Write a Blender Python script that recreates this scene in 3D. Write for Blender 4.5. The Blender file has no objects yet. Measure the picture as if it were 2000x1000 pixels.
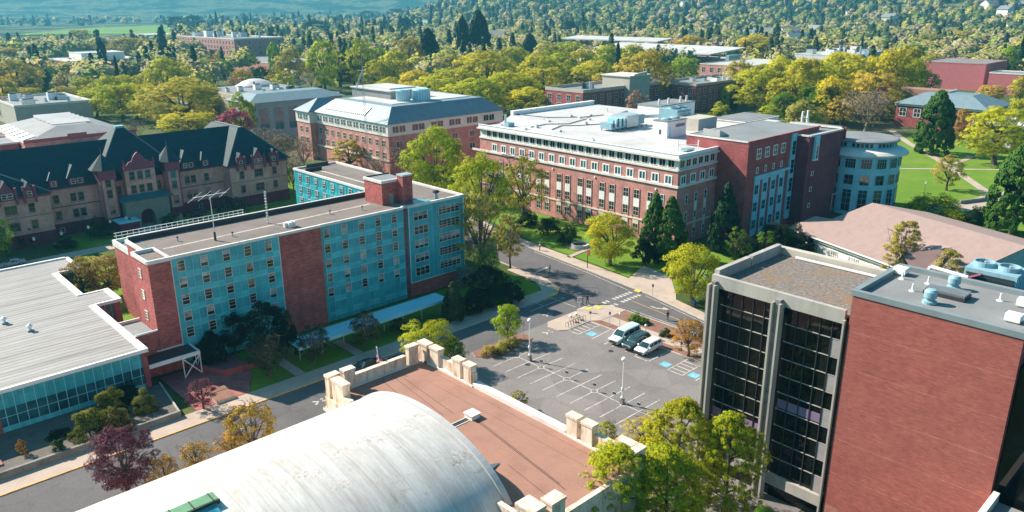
import bpy, math, random
import numpy as np
from mathutils import Vector, Matrix

# ------------------------------------------------------------------ camera, world, sun, exposure
scene = bpy.context.scene
COL = scene.collection
YAW, PITCH, ROLL = 0.814274, 0.314517, -0.005687
CAM_H = 52.0
cam_data = bpy.data.cameras.new("camera")
cam_data.sensor_width = 36.0
cam_data.lens = 36.0 * 1504.43 / 2000.0
cam_data.clip_start = 0.5
cam_data.clip_end = 30000.0
cam = bpy.data.objects.new("camera", cam_data)
COL.objects.link(cam)
cyw, syw, cpt, spt = math.cos(YAW), math.sin(YAW), math.cos(PITCH), math.sin(PITCH)
fwd = Vector((cyw * cpt, syw * cpt, -spt))
rgt = Vector((syw, -cyw, 0.0))
upv = rgt.cross(fwd)
cr, sr = math.cos(ROLL), math.sin(ROLL)
rgt2 = cr * rgt + sr * upv
upv2 = -sr * rgt + cr * upv
m = Matrix.Identity(4)
for i in range(3):
    m[i][0] = rgt2[i]; m[i][1] = upv2[i]; m[i][2] = -fwd[i]
m[0][3], m[1][3], m[2][3] = 0.0, 0.0, CAM_H
cam.matrix_world = m
scene.camera = cam
scene.render.resolution_x = 1024
scene.render.resolution_y = 512

SUN_AZ = math.radians(112.0)      # direction towards the sun, measured from +X
SUN_EL = math.radians(37.0)
world = bpy.data.worlds.new("World")
scene.world = world
world.use_nodes = True
wn = world.node_tree
for n in list(wn.nodes):
    wn.nodes.remove(n)
w_out = wn.nodes.new("ShaderNodeOutputWorld")
w_bg = wn.nodes.new("ShaderNodeBackground")
w_sky = wn.nodes.new("ShaderNodeTexSky")
w_sky.sky_type = 'NISHITA'
w_sky.sun_disc = False
w_sky.sun_elevation = SUN_EL
w_sky.sun_rotation = math.pi / 2 - SUN_AZ
w_tint = wn.nodes.new("ShaderNodeMixRGB")
w_tint.blend_type = 'MULTIPLY'
w_tint.inputs[0].default_value = 1.0
w_tint.inputs[2].default_value = (0.40, 0.95, 1.0, 1.0)
wn.links.new(w_sky.outputs[0], w_tint.inputs[1])
wn.links.new(w_tint.outputs[0], w_bg.inputs[0])
w_bg.inputs[1].default_value = 0.072
wn.links.new(w_bg.outputs[0], w_out.inputs[0])

sun_data = bpy.data.lights.new("sun", 'SUN')
sun_data.energy = 5.0
sun_data.angle = math.radians(0.5)
sun_data.color = (1.0, 0.87, 0.745)
sun = bpy.data.objects.new("sun", sun_data)
COL.objects.link(sun)
sdir = Vector((math.cos(SUN_AZ) * math.cos(SUN_EL), math.sin(SUN_AZ) * math.cos(SUN_EL), math.sin(SUN_EL)))
sun.rotation_euler = sdir.to_track_quat('Z', 'Y').to_euler()

scene.view_settings.view_transform = 'Standard'
scene.view_settings.look = 'None'
scene.view_settings.exposure = 1.25
scene.view_settings.gamma = 1.0
try:
    scene.cycles.volume_bounces = 0
    scene.cycles.max_bounces = 6
    scene.cycles.transparent_max_bounces = 16
except Exception:
    pass

RNG = random.Random(7)

# ------------------------------------------------------------------ materials
MATS = {}
def _nt(name):
    mt = bpy.data.materials.new(name)
    mt.use_nodes = True
    nt = mt.node_tree
    bs = nt.nodes.get("Principled BSDF")
    return mt, nt, bs
def _pos(nt):
    g = nt.nodes.new("ShaderNodeNewGeometry")
    return g.outputs["Position"]
def _noise(nt, vec, scale, detail=4.0, rough=0.6, stretch=None):
    if stretch:
        mp = nt.nodes.new("ShaderNodeMapping")
        mp.inputs["Scale"].default_value = stretch
        nt.links.new(vec, mp.inputs[0])
        vec = mp.outputs[0]
    n = nt.nodes.new("ShaderNodeTexNoise")
    n.inputs["Scale"].default_value = scale
    n.inputs["Detail"].default_value = detail
    n.inputs["Roughness"].default_value = rough
    nt.links.new(vec, n.inputs["Vector"])
    return n.outputs["Fac"]
def _ramp(nt, fac, stops):
    r = nt.nodes.new("ShaderNodeValToRGB")
    els = r.color_ramp.elements
    while len(els) < len(stops):
        els.new(0.5)
    for e, (p, c) in zip(els, stops):
        e.position = p
        e.color = (c[0], c[1], c[2], 1.0)
    nt.links.new(fac, r.inputs[0])
    return r.outputs[0]
def _mix(nt, fac, a, b, mode='MIX'):
    mx = nt.nodes.new("ShaderNodeMixRGB")
    mx.blend_type = mode
    for sock, v in ((mx.inputs[0], fac), (mx.inputs[1], a), (mx.inputs[2], b)):
        if hasattr(v, "links"):
            nt.links.new(v, sock)
        elif isinstance(v, (int, float)):
            sock.default_value = v
        else:
            sock.default_value = (v[0], v[1], v[2], 1.0)
    return mx.outputs[0]
def _bump(nt, bs, height, strength, dist=0.05):
    b = nt.nodes.new("ShaderNodeBump")
    b.inputs["Strength"].default_value = strength
    b.inputs["Distance"].default_value = dist
    nt.links.new(height, b.inputs["Height"])
    nt.links.new(b.outputs[0], bs.inputs["Normal"])
def mul(c, k):
    return tuple(min(1.0, x * k) for x in c)

def plain(name, col, rough=0.7, var=0.12, scale=0.6, metal=0.0, fine=0.0, stretch=None, spec=0.4, bump=0.0):
    """matt surface with blotchy wear"""
    if name in MATS:
        return MATS[name]
    mt, nt, bs = _nt(name)
    p = _pos(nt)
    f = _noise(nt, p, scale, 5.0, 0.65, stretch)
    c = _ramp(nt, f, [(0.28, mul(col, 1 - var * 1.6)), (0.5, col), (0.72, mul(col, 1 + var))])
    if fine > 0:
        f2 = _noise(nt, p, 9.0, 2.0, 0.6)
        c = _mix(nt, fine, c, _ramp(nt, f2, [(0.35, mul(col, 0.45)), (0.65, mul(col, 1.5))]))
        if bump > 0:
            _bump(nt, bs, f2, bump)
    nt.links.new(c, bs.inputs["Base Color"])
    bs.inputs["Roughness"].default_value = rough
    bs.inputs["Metallic"].default_value = metal
    bs.inputs["Specular IOR Level"].default_value = spec
    MATS[name] = mt
    return mt

def brick(name, c1, c2, mortar, bw=0.6, bh=0.2, band=None, rough=0.85, msize=0.02, blot=0.75):
    if name in MATS:
        return MATS[name]
    mt, nt, bs = _nt(name)
    p = _pos(nt)
    sx = nt.nodes.new("ShaderNodeSeparateXYZ"); nt.links.new(p, sx.inputs[0])
    ad = nt.nodes.new("ShaderNodeMath"); ad.operation = 'ADD'
    nt.links.new(sx.outputs[0], ad.inputs[0]); nt.links.new(sx.outputs[1], ad.inputs[1])
    cb = nt.nodes.new("ShaderNodeCombineXYZ")
    nt.links.new(ad.outputs[0], cb.inputs[0]); nt.links.new(sx.outputs[2], cb.inputs[1])
    bt = nt.nodes.new("ShaderNodeTexBrick")
    bt.inputs["Color1"].default_value = (*c1, 1); bt.inputs["Color2"].default_value = (*c2, 1)
    bt.inputs["Mortar"].default_value = (*mortar, 1)
    bt.inputs["Scale"].default_value = 1.0
    bt.inputs["Brick Width"].default_value = bw; bt.inputs["Row Height"].default_value = bh
    bt.inputs["Mortar Size"].default_value = msize
    nt.links.new(cb.outputs[0], bt.inputs["Vector"])
    f = _noise(nt, p, 0.35, 6.0, 0.7)
    c = _mix(nt, blot, bt.outputs["Color"], _ramp(nt, f, [(0.3, (0.55, 0.53, 0.53)), (0.7, (1.22, 1.18, 1.16))]), 'MULTIPLY')
    f3 = _noise(nt, p, 1.4, 4.0, 0.7, (1, 1, 3.5))
    c = _mix(nt, 0.55, c, _ramp(nt, f3, [(0.35, (0.7, 0.68, 0.68)), (0.6, (1.0, 1.0, 1.0)), (0.78, (1.35, 1.25, 1.2))]), 'MULTIPLY')
    f5 = _noise(nt, p, 1.0, 5.0, 0.8, (0.7, 0.7, 7.0))
    c = _mix(nt, 0.45, c, _ramp(nt, f5, [(0.38, (0.72, 0.7, 0.7)), (0.5, (1.0, 1.0, 1.0)), (0.62, (1.22, 1.16, 1.14))]), 'MULTIPLY')
    f4 = _noise(nt, p, 0.9, 5.0, 0.75, (1.6, 1.6, 0.12))
    c = _mix(nt, 0.4 * blot, c, _ramp(nt, f4, [(0.36, (0.6, 0.58, 0.58)), (0.5, (1.0, 1.0, 1.0)), (0.7, (1.12, 1.1, 1.1))]), 'MULTIPLY')
    if band:
        z0, dz = band
        s1 = nt.nodes.new("ShaderNodeMath"); s1.operation = 'SUBTRACT'
        nt.links.new(sx.outputs[2], s1.inputs[0]); s1.inputs[1].default_value = z0
        wob = nt.nodes.new("ShaderNodeMath"); wob.operation = 'MULTIPLY_ADD'
        nt.links.new(_noise(nt, p, 0.9, 2.0), wob.inputs[0]); wob.inputs[1].default_value = 0.12
        nt.links.new(s1.outputs[0], wob.inputs[2])
        md = nt.nodes.new("ShaderNodeMath"); md.operation = 'MODULO'
        nt.links.new(wob.outputs[0], md.inputs[0]); md.inputs[1].default_value = dz
        lt = nt.nodes.new("ShaderNodeMath"); lt.operation = 'LESS_THAN'
        nt.links.new(md.outputs[0], lt.inputs[0]); lt.inputs[1].default_value = 0.09
        fm = nt.nodes.new("ShaderNodeMath"); fm.operation = 'MULTIPLY'
        nt.links.new(lt.outputs[0], fm.inputs[0])
        nt.links.new(_ramp(nt, _noise(nt, p, 1.1, 5.0), [(0.38, (0.05,) * 3), (0.66, (0.5,) * 3)]), fm.inputs[1])
        c = _mix(nt, fm.outputs[0], c, (0.50, 0.26, 0.22))
    nt.links.new(c, bs.inputs["Base Color"])
    _bump(nt, bs, bt.outputs["Fac"], 0.25, 0.02)
    bs.inputs["Roughness"].default_value = rough
    bs.inputs["Specular IOR Level"].default_value = 0.25
    MATS[name] = mt
    return mt

def glass(name, col=(0.02, 0.03, 0.035), rough=0.06, spec=0.7):
    if name in MATS:
        return MATS[name]
    mt, nt, bs = _nt(name)
    p = _pos(nt)
    f = _noise(nt, p, 0.5, 2.0)
    nt.links.new(_ramp(nt, f, [(0.35, mul(col, 0.5)), (0.65, mul(col, 1.6))]), bs.inputs["Base Color"])
    bs.inputs["Roughness"].default_value = rough
    bs.inputs["Specular IOR Level"].default_value = spec
    bs.inputs["IOR"].default_value = 1.52
    # slight waviness so reflections are not mirror perfect
    _bump(nt, bs, _noise(nt, p, 0.8, 1.0), 0.08, 0.05)
    MATS[name] = mt
    return mt

def ribbed(name, c1, c2, period, axis, rough=0.5, duty=0.25, metal=0.0, stain=0.25):
    """standing-seam / corrugated roofing: dark seams every `period` metres along an axis"""
    if name in MATS:
        return MATS[name]
    mt, nt, bs = _nt(name)
    p = _pos(nt)
    sx = nt.nodes.new("ShaderNodeSeparateXYZ"); nt.links.new(p, sx.inputs[0])
    md = nt.nodes.new("ShaderNodeMath"); md.operation = 'PINGPONG'
    nt.links.new(sx.outputs[axis], md.inputs[0]); md.inputs[1].default_value = period / 2
    dv = nt.nodes.new("ShaderNodeMath"); dv.operation = 'DIVIDE'
    nt.links.new(md.outputs[0], dv.inputs[0]); dv.inputs[1].default_value = period / 2
    c = _ramp(nt, dv.outputs[0], [(0.0, c2), (duty, c2), (duty + 0.12, c1), (1.0, c1)])
    st = (0.15, 1.2, 1) if axis == 1 else (1.2, 0.15, 1)
    f = _noise(nt, p, 0.5, 6.0, 0.75, st)
    c = _mix(nt, stain * 2, c, _ramp(nt, f, [(0.3, (0.55, 0.5, 0.45)), (0.6, (1.0, 1.0, 1.0))]), 'MULTIPLY')
    nt.links.new(c, bs.inputs["Base Color"])
    _bump(nt, bs, dv.outputs[0], 0.3, 0.05)
    bs.inputs["Roughness"].default_value = rough
    bs.inputs["Metallic"].default_value = metal
    MATS[name] = mt
    return mt

def leafmat(name, trans=0.48, use_attr=False, bend=0.65, gap=0.52, vary=0.8):
    """foliage: hue comes from the object's own colour (or the tint stored per tree in a forest mesh);
    leaf normals lean towards the outside of the crown, as real leaves do"""
    mt, nt, bs = _nt(name)
    g = nt.nodes.new("ShaderNodeNewGeometry")
    if use_attr:
        a = nt.nodes.new("ShaderNodeAttribute"); a.attribute_name = "tint"; col = a.outputs["Color"]
        b = nt.nodes.new("ShaderNodeAttribute"); b.attribute_name = "lean"; outv = b.outputs["Vector"]
    else:
        oi = nt.nodes.new("ShaderNodeObjectInfo"); col = oi.outputs["Color"]
        tc = nt.nodes.new("ShaderNodeTexCoord")
        sb = nt.nodes.new("ShaderNodeVectorMath"); sb.operation = 'SUBTRACT'
        nt.links.new(tc.outputs["Object"], sb.inputs[0]); sb.inputs[1].default_value = (0, 0, 0.42)
        vt = nt.nodes.new("ShaderNodeVectorTransform"); vt.vector_type = 'NORMAL'; vt.convert_from = 'OBJECT'; vt.convert_to = 'WORLD'
        nt.links.new(sb.outputs[0], vt.inputs[0]); outv = vt.outputs[0]
    n1 = nt.nodes.new("ShaderNodeVectorMath"); n1.operation = 'NORMALIZE'; nt.links.new(outv, n1.inputs[0])
    sc = nt.nodes.new("ShaderNodeVectorMath"); sc.operation = 'SCALE'; nt.links.new(n1.outputs[0], sc.inputs[0]); sc.inputs["Scale"].default_value = bend
    s2 = nt.nodes.new("ShaderNodeVectorMath"); s2.operation = 'SCALE'; nt.links.new(g.outputs["Normal"], s2.inputs[0]); s2.inputs["Scale"].default_value = 1 - bend
    ad = nt.nodes.new("ShaderNodeVectorMath"); ad.operation = 'ADD'; nt.links.new(sc.outputs[0], ad.inputs[0]); nt.links.new(s2.outputs[0], ad.inputs[1])
    n2 = nt.nodes.new("ShaderNodeVectorMath"); n2.operation = 'NORMALIZE'; nt.links.new(ad.outputs[0], n2.inputs[0])
    rnd = _ramp(nt, g.outputs["Random Per Island"], [(0.0, (0.62, 0.66, 0.6)), (0.5, (1.0, 1.0, 1.0)), (1.0, (1.4, 1.32, 1.15))])
    c = _mix(nt, vary, col, rnd, 'MULTIPLY')
    f = _noise(nt, g.outputs["Position"], 0.45, 3.0)
    c = _mix(nt, 0.6, c, _ramp(nt, f, [(0.35, (0.8, 0.88, 0.8)), (0.65, (1.18, 1.08, 0.95))]), 'MULTIPLY')
    nt.links.new(c, bs.inputs["Base Color"]); nt.links.new(n2.outputs[0], bs.inputs["Normal"])
    bs.inputs["Roughness"].default_value = 0.75
    bs.inputs["Specular IOR Level"].default_value = 0.15
    tr = nt.nodes.new("ShaderNodeBsdfTranslucent")
    nt.links.new(c, tr.inputs["Color"]); nt.links.new(n2.outputs[0], tr.inputs["Normal"])
    ms = nt.nodes.new("ShaderNodeMixShader"); ms.inputs[0].default_value = trans
    nt.links.new(bs.outputs[0], ms.inputs[1]); nt.links.new(tr.outputs[0], ms.inputs[2])
    out = [n for n in nt.nodes if n.type == 'OUTPUT_MATERIAL'][0]
    # every card stands for a loose spray of leaves with gaps, so part of it is clear
    tp = nt.nodes.new("ShaderNodeBsdfTransparent")
    m2 = nt.nodes.new("ShaderNodeMixShader"); m2.inputs[0].default_value = gap
    nt.links.new(ms.outputs[0], m2.inputs[1]); nt.links.new(tp.outputs[0], m2.inputs[2])
    nt.links.new(m2.outputs[0], out.inputs[0])
    MATS[name] = mt
    return mt

def paving(name, col, var=0.14, patch=0.25, crack=0.6, cs=0.16):
    """asphalt: blotches, darker repair patches, oil spots and thin cracks"""
    mt, nt, bs = _nt(name)
    p = _pos(nt)
    c = _ramp(nt, _noise(nt, p, 0.10, 6.0, 0.65), [(0.3, mul(col, 1 - var * 1.6)), (0.5, col), (0.7, mul(col, 1 + var))])
    c = _mix(nt, 0.25, c, _ramp(nt, _noise(nt, p, 7.0, 2.0), [(0.35, mul(col, 0.5)), (0.65, mul(col, 1.45))]))
    vo = nt.nodes.new("ShaderNodeTexVoronoi"); vo.inputs["Scale"].default_value = 0.11; nt.links.new(p, vo.inputs["Vector"])
    bw = nt.nodes.new("ShaderNodeRGBToBW"); nt.links.new(vo.outputs["Color"], bw.inputs[0])
    c = _mix(nt, patch, c, _ramp(nt, bw.outputs[0], [(0.3, (0.72, 0.72, 0.74)), (0.6, (1.0, 1.0, 1.0)), (0.9, (1.12, 1.1, 1.08))]), 'MULTIPLY')
    c = _mix(nt, 0.55, c, _ramp(nt, _noise(nt, p, 0.75, 4.0, 0.7), [(0.62, (1, 1, 1)), (0.74, (0.55, 0.54, 0.54))]), 'MULTIPLY')
    wv = nt.nodes.new("ShaderNodeVectorMath"); wv.operation = 'ADD'
    nz = nt.nodes.new("ShaderNodeTexNoise"); nz.inputs["Scale"].default_value = 0.7; nt.links.new(p, nz.inputs["Vector"])
    nt.links.new(p, wv.inputs[0]); nt.links.new(nz.outputs["Color"], wv.inputs[1])
    ve = nt.nodes.new("ShaderNodeTexVoronoi"); ve.feature = 'DISTANCE_TO_EDGE'; ve.inputs["Scale"].default_value = cs; nt.links.new(wv.outputs[0], ve.inputs["Vector"])
    c = _mix(nt, crack, c, _ramp(nt, ve.outputs["Distance"], [(0.0, (0.35, 0.35, 0.36)), (0.012, (0.45, 0.45, 0.45)), (0.022, (1, 1, 1))]), 'MULTIPLY')
    nt.links.new(c, bs.inputs["Base Color"]); bs.inputs["Roughness"].default_value = 0.92; bs.inputs["Specular IOR Level"].default_value = 0.2
    MATS[name] = mt
    return mt

def panels(name, c1, c2, bw, bh, rough=0.35):
    """coated metal panels, each with its own slight tint"""
    mt, nt, bs = _nt(name)
    p = _pos(nt)
    sx = nt.nodes.new("ShaderNodeSeparateXYZ"); nt.links.new(p, sx.inputs[0])
    ad = nt.nodes.new("ShaderNodeMath"); ad.operation = 'ADD'
    nt.links.new(sx.outputs[0], ad.inputs[0]); nt.links.new(sx.outputs[1], ad.inputs[1])
    cb = nt.nodes.new("ShaderNodeCombineXYZ"); nt.links.new(ad.outputs[0], cb.inputs[0]); nt.links.new(sx.outputs[2], cb.inputs[1])
    bt = nt.nodes.new("ShaderNodeTexBrick"); bt.offset = 0.0
    bt.inputs["Color1"].default_value = (*c1, 1); bt.inputs["Color2"].default_value = (*c2, 1); bt.inputs["Mortar"].default_value = (*mul(c1, 0.6), 1)
    bt.inputs["Scale"].default_value = 1.0; bt.inputs["Brick Width"].default_value = bw; bt.inputs["Row Height"].default_value = bh; bt.inputs["Mortar Size"].default_value = 0.02
    nt.links.new(cb.outputs[0], bt.inputs["Vector"])
    f = _noise(nt, p, 0.3, 5.0, 0.7, (1, 1, 0.4))
    c = _mix(nt, 0.8, bt.outputs["Color"], _ramp(nt, f, [(0.3, (0.72, 0.72, 0.74)), (0.7, (1.18, 1.15, 1.12))]), 'MULTIPLY')
    nt.links.new(c, bs.inputs["Base Color"]); bs.inputs["Roughness"].default_value = rough; bs.inputs["Specular IOR Level"].default_value = 0.5
    MATS[name] = mt
    return mt

M = {}
M['asphalt'] = paving('asphalt', (0.125, 0.12, 0.122), crack=0.16)
M['lot'] = paving('lot_asphalt', (0.205, 0.188, 0.18), patch=0.4, crack=0.14)
M['pavement'] = plain('concrete_pavement', (0.42, 0.34, 0.28), 0.9, 0.14, 0.25, fine=0.12, spec=0.2)
M['kerb'] = plain('kerb_concrete', (0.46, 0.41, 0.36), 0.85, 0.14, 0.8)
M['yellow'] = plain('yellow_road_paint', (0.62, 0.36, 0.10), 0.7, 0.25, 1.5)
M['bright_yellow'] = plain('tactile_yellow', (0.55, 0.48, 0.08), 0.7, 0.1, 1.5)
M['white_line'] = plain('white_road_paint', (0.50, 0.47, 0.43), 0.7, 0.4, 1.3)
M['blue_paint'] = plain('blue_road_paint', (0.10, 0.42, 0.55), 0.7, 0.12, 1.5)
M['mulch'] = plain('bark_mulch', (0.22, 0.115, 0.08), 0.95, 0.3, 1.2, fine=0.4)
M['brick_paving'] = brick('brick_paving', (0.42, 0.15, 0.14), (0.34, 0.12, 0.12), (0.2, 0.16, 0.14), 0.4, 0.2)
M['concrete'] = plain('weathered_concrete', (0.37, 0.35, 0.315), 0.85, 0.2, 0.5, fine=0.08, stretch=(1, 1, 0.25))
M['dark_concrete'] = plain('dark_stained_concrete', (0.22, 0.21, 0.19), 0.9, 0.3, 0.8, fine=0.1)
M['white'] = plain('white_paint', (0.80, 0.80, 0.78), 0.55, 0.06, 0.6)
M['cream'] = plain('cream_trim', (0.66, 0.60, 0.50), 0.7, 0.1, 0.5)
M['offwhite'] = plain('weathered_white_trim', (0.70, 0.67, 0.62), 0.6, 0.12, 0.6)
M['metal'] = plain('galvanised_metal', (0.55, 0.57, 0.58), 0.4, 0.12, 0.8, metal=0.5)
M['dark_metal'] = plain('dark_metal', (0.05, 0.05, 0.055), 0.45, 0.15, 0.8, metal=0.3)
M['black'] = plain('black_rubber', (0.015, 0.015, 0.016), 0.8, 0.1)
M['glass'] = glass('dark_window_glass')
M['pale_glass'] = glass('pale_blind_window', (0.30, 0.32, 0.31), 0.25, 0.5)
M['teal_glass'] = glass('teal_reflecting_glass', (0.02, 0.10, 0.12), 0.08, 0.7)
M['teal'] = panels('teal_panel', (0.025, 0.33, 0.41), (0.045, 0.44, 0.51), 1.147, 2.62)
M['teal_light'] = panels('light_teal_panel', (0.05, 0.50, 0.57), (0.09, 0.60, 0.66), 1.147, 1.31)
M['brick_teal_hall'] = brick('rough_red_brick', (0.62, 0.15, 0.13), (0.36, 0.09, 0.085), (0.36, 0.17, 0.15), 0.6, 0.2)
M['brick_pink'] = brick('pink_red_brick', (0.64, 0.275, 0.235), (0.56, 0.235, 0.20), (0.58, 0.36, 0.32), 0.5, 0.16)
M['brick_dark'] = brick('deep_red_brick', (0.46, 0.12, 0.115), (0.36, 0.09, 0.09), (0.30, 0.11, 0.11), 0.5, 0.16)
M['brick_tower'] = brick('tower_red_brick', (0.41, 0.115, 0.09), (0.33, 0.085, 0.068), (0.34, 0.13, 0.11), 0.4, 0.13, band=(2.6, 3.9), blot=0.3)
M['brick_brown'] = brick('plum_brown_brick', (0.24, 0.075, 0.10), (0.20, 0.065, 0.085), (0.18, 0.07, 0.09), 0.5, 0.16)
M['old_brick'] = brick('buff_old_brick', (0.82, 0.43, 0.35), (0.74, 0.37, 0.30), (0.55, 0.31, 0.26), 0.5, 0.15)
M['maroon'] = plain('maroon_trim', (0.23, 0.05, 0.09), 0.6, 0.12, 0.6)
M['maroon_base'] = brick('maroon_stone_base', (0.20, 0.04, 0.07), (0.15, 0.03, 0.055), (0.10, 0.03, 0.045), 0.9, 0.45)
M['slate'] = plain('dark_teal_slate_roof', (0.010, 0.045, 0.055), 0.7, 0.15, 0.5, fine=0.15, stretch=(0.5, 0.5, 3), spec=0.25)
M['grey_slate'] = plain('grey_slate_roof', (0.17, 0.24, 0.27), 0.55, 0.1, 0.5, fine=0.05)
M['roof_gravel'] = plain('roof_gravel', (0.175, 0.145, 0.13), 0.95, 0.28, 0.25, fine=0.4)
def moss_roof():
    mt, nt, bs = _nt('mossy_gravel_roof')
    p = _pos(nt)
    c = _ramp(nt, _noise(nt, p, 2.5, 6.0, 0.8), [(0.35, (0.07, 0.06, 0.055)), (0.5, (0.17, 0.145, 0.13)), (0.65, (0.27, 0.235, 0.21))])
    c = _mix(nt, _ramp(nt, _noise(nt, p, 0.28, 6.0, 0.7), [(0.50, (0, 0, 0)), (0.64, (0.75, 0.75, 0.75))]), c, (0.22, 0.13, 0.05))
    c = _mix(nt, _ramp(nt, _noise(nt, p, 0.45, 5.0, 0.7, (1.3, 0.8, 1)), [(0.56, (0, 0, 0)), (0.7, (0.6, 0.6, 0.6))]), c, (0.12, 0.125, 0.05))
    nt.links.new(c, bs.inputs["Base Color"]); bs.inputs["Roughness"].default_value = 0.95
    MATS['mossy_gravel_roof'] = mt
    return mt
M['roof_moss'] = moss_roof()
M['roof_white'] = plain('white_membrane_roof', (0.50, 0.49, 0.475), 0.6, 0.14, 0.10, fine=0.06)
M['roof_grey'] = plain('grey_membrane_roof', (0.21, 0.215, 0.215), 0.75, 0.12, 0.2, fine=0.06)
M['roof_palegrey'] = plain('pale_grey_roof', (0.205, 0.215, 0.22), 0.7, 0.16, 0.15, fine=0.05)
M['roof_orange'] = plain('terracotta_felt_roof', (0.31, 0.165, 0.12), 0.9, 0.12, 0.35, fine=0.14)
M['roof_rose'] = plain('rose_brown_shingle', (0.32, 0.23, 0.205), 0.9, 0.09, 0.5, fine=0.14, stretch=(0.6, 1.5, 4))
M['roof_ribbed'] = ribbed('ribbed_metal_roof', (0.34, 0.32, 0.305), (0.235, 0.215, 0.205), 1.05, 1, 0.5, 0.22, stain=0.4)
M['aqua'] = plain('aqua_wall', (0.26, 0.60, 0.70), 0.6, 0.08, 0.4)
M['aqua_metal'] = plain('aqua_metal', (0.24, 0.40, 0.46), 0.5, 0.12, 0.9)
M['beige'] = plain('beige_stone', (0.46, 0.42, 0.36), 0.8, 0.1, 0.6)
M['bark'] = plain('bark', (0.11, 0.085, 0.065), 0.95, 0.3, 3.0)
M['twig'] = plain('pale_twig', (0.25, 0.19, 0.13), 0.95, 0.25, 3.0)
M['leaf'] = leafmat('leaf')
M['needle'] = leafmat('needle', trans=0.15, bend=0.5, gap=0.0)
M['forest'] = leafmat('forest_leaf', use_attr=True, trans=0.3, bend=0.93, gap=0.0, vary=0.2)

# ------------------------------------------------------------------ mesh + object helpers
class MB:
    """collects faces for ONE mesh object"""
    def __init__(s):
        s.v = []; s.f = []; s.mi = []; s.mats = []
    def m(s, mat):
        if mat not in s.mats:
            s.mats.append(mat)
        return s.mats.index(mat)
    def face(s, pts, mat):
        b = len(s.v); s.v.extend([tuple(p) for p in pts]); s.f.append(tuple(range(b, b + len(pts)))); s.mi.append(s.m(mat))
    def box(s, x0, x1, y0, y1, z0, z1, mat, top=None, bottom=True):
        if x1 < x0: x0, x1 = x1, x0
        if y1 < y0: y0, y1 = y1, y0
        b = len(s.v)
        s.v += [(x0, y0, z0), (x1, y0, z0), (x1, y1, z0), (x0, y1, z0), (x0, y0, z1), (x1, y0, z1), (x1, y1, z1), (x0, y1, z1)]
        fs = [(0, 1, 5, 4), (1, 2, 6, 5), (2, 3, 7, 6), (3, 0, 4, 7), (4, 5, 6, 7)] + ([(3, 2, 1, 0)] if bottom else [])
        i = s.m(mat); t = s.m(top) if top else i
        for k, f in enumerate(fs):
            s.f.append(tuple(b + q for q in f)); s.mi.append(t if k == 4 else i)
        return s
    def prism(s, poly, z0, z1, mat, top=None):
        b = len(s.v); n = len(poly)
        area = sum(poly[i][0] * poly[(i + 1) % n][1] - poly[(i + 1) % n][0] * poly[i][1] for i in range(n))
        if area < 0: poly = poly[::-1]
        z0s = z0 if hasattr(z0, '__len__') else [z0] * n
        z1s = z1 if hasattr(z1, '__len__') else [z1] * n
        s.v += [(p[0], p[1], z) for p, z in zip(poly, z0s)] + [(p[0], p[1], z) for p, z in zip(poly, z1s)]
        i = s.m(mat); t = s.m(top) if top else i
        for k in range(n):
            s.f.append((b + k, b + (k + 1) % n, b + n + (k + 1) % n, b + n + k)); s.mi.append(i)
        s.f.append(tuple(b + n + k for k in range(n))); s.mi.append(t)
        s.f.append(tuple(b + k for k in reversed(range(n)))); s.mi.append(i)
        return s
    def tube(s, p0, p1, r0, r1, mat, n=8, caps=True):
        p0 = Vector(p0); p1 = Vector(p1); d = (p1 - p0)
        if d.length < 1e-6: return s
        q = d.to_track_quat('Z', 'Y')
        b = len(s.v); i = s.m(mat)
        for P, R_ in ((p0, r0), (p1, r1)):
            for k in range(n):
                a = 2 * math.pi * k / n
                s.v.append(tuple(P + q @ Vector((math.cos(a) * R_, math.sin(a) * R_, 0))))
        for k in range(n):
            s.f.append((b + k, b + (k + 1) % n, b + n + (k + 1) % n, b + n + k)); s.mi.append(i)
        if caps:
            s.f.append(tuple(b + k for k in reversed(range(n)))); s.mi.append(i)
            s.f.append(tuple(b + n + k for k in range(n))); s.mi.append(i)
        return s
    def lathe(s, prof, mat, n=16, c=(0, 0, 0), a0=0.0, a1=2 * math.pi):
        b = len(s.v); i = s.m(mat); closed = abs(a1 - a0 - 2 * math.pi) < 1e-6
        na = n if closed else n + 1
        for (r_, z) in prof:
            for k in range(na):
                a = a0 + (a1 - a0) * k / n
                s.v.append((c[0] + r_ * math.cos(a), c[1] + r_ * math.sin(a), c[2] + z))
        for j in range(len(prof) - 1):
            for k in range(n):
                k2 = (k + 1) % na
                s.f.append((b + j * na + k, b + j * na + k2, b + (j + 1) * na + k2, b + (j + 1) * na + k)); s.mi.append(i)
        return s
    def build(s, name, parent=None, smooth=False, loc=None):
        """coordinates are world coordinates unless the parent is given, then they are made relative to it"""
        me = bpy.data.meshes.new(name)
        off = Vector((0, 0, 0))
        if parent is not None and parent.get("_abs", 0):
            off = wloc(parent)
        if off.length > 0:
            me.from_pydata([(x - off.x, y - off.y, z - off.z) for x, y, z in s.v], [], s.f)
        else:
            me.from_pydata(s.v, [], s.f)
        for mt in s.mats:
            me.materials.append(mt)
        me.polygons.foreach_set("material_index", s.mi)
        if smooth:
            me.polygons.foreach_set("use_smooth", [True] * len(s.f))
        me.update()
        o = bpy.data.objects.new(name, me)
        COL.objects.link(o)
        if parent is not None:
            o.parent = parent
            if parent.get("_abs", 0):
                o["_abs"] = 1; o["_w"] = list(off)
        if loc is not None:
            o.location = loc
        return o
def wloc(o):
    return Vector(o["_w"]) if "_w" in o else Vector((0, 0, 0))

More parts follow.
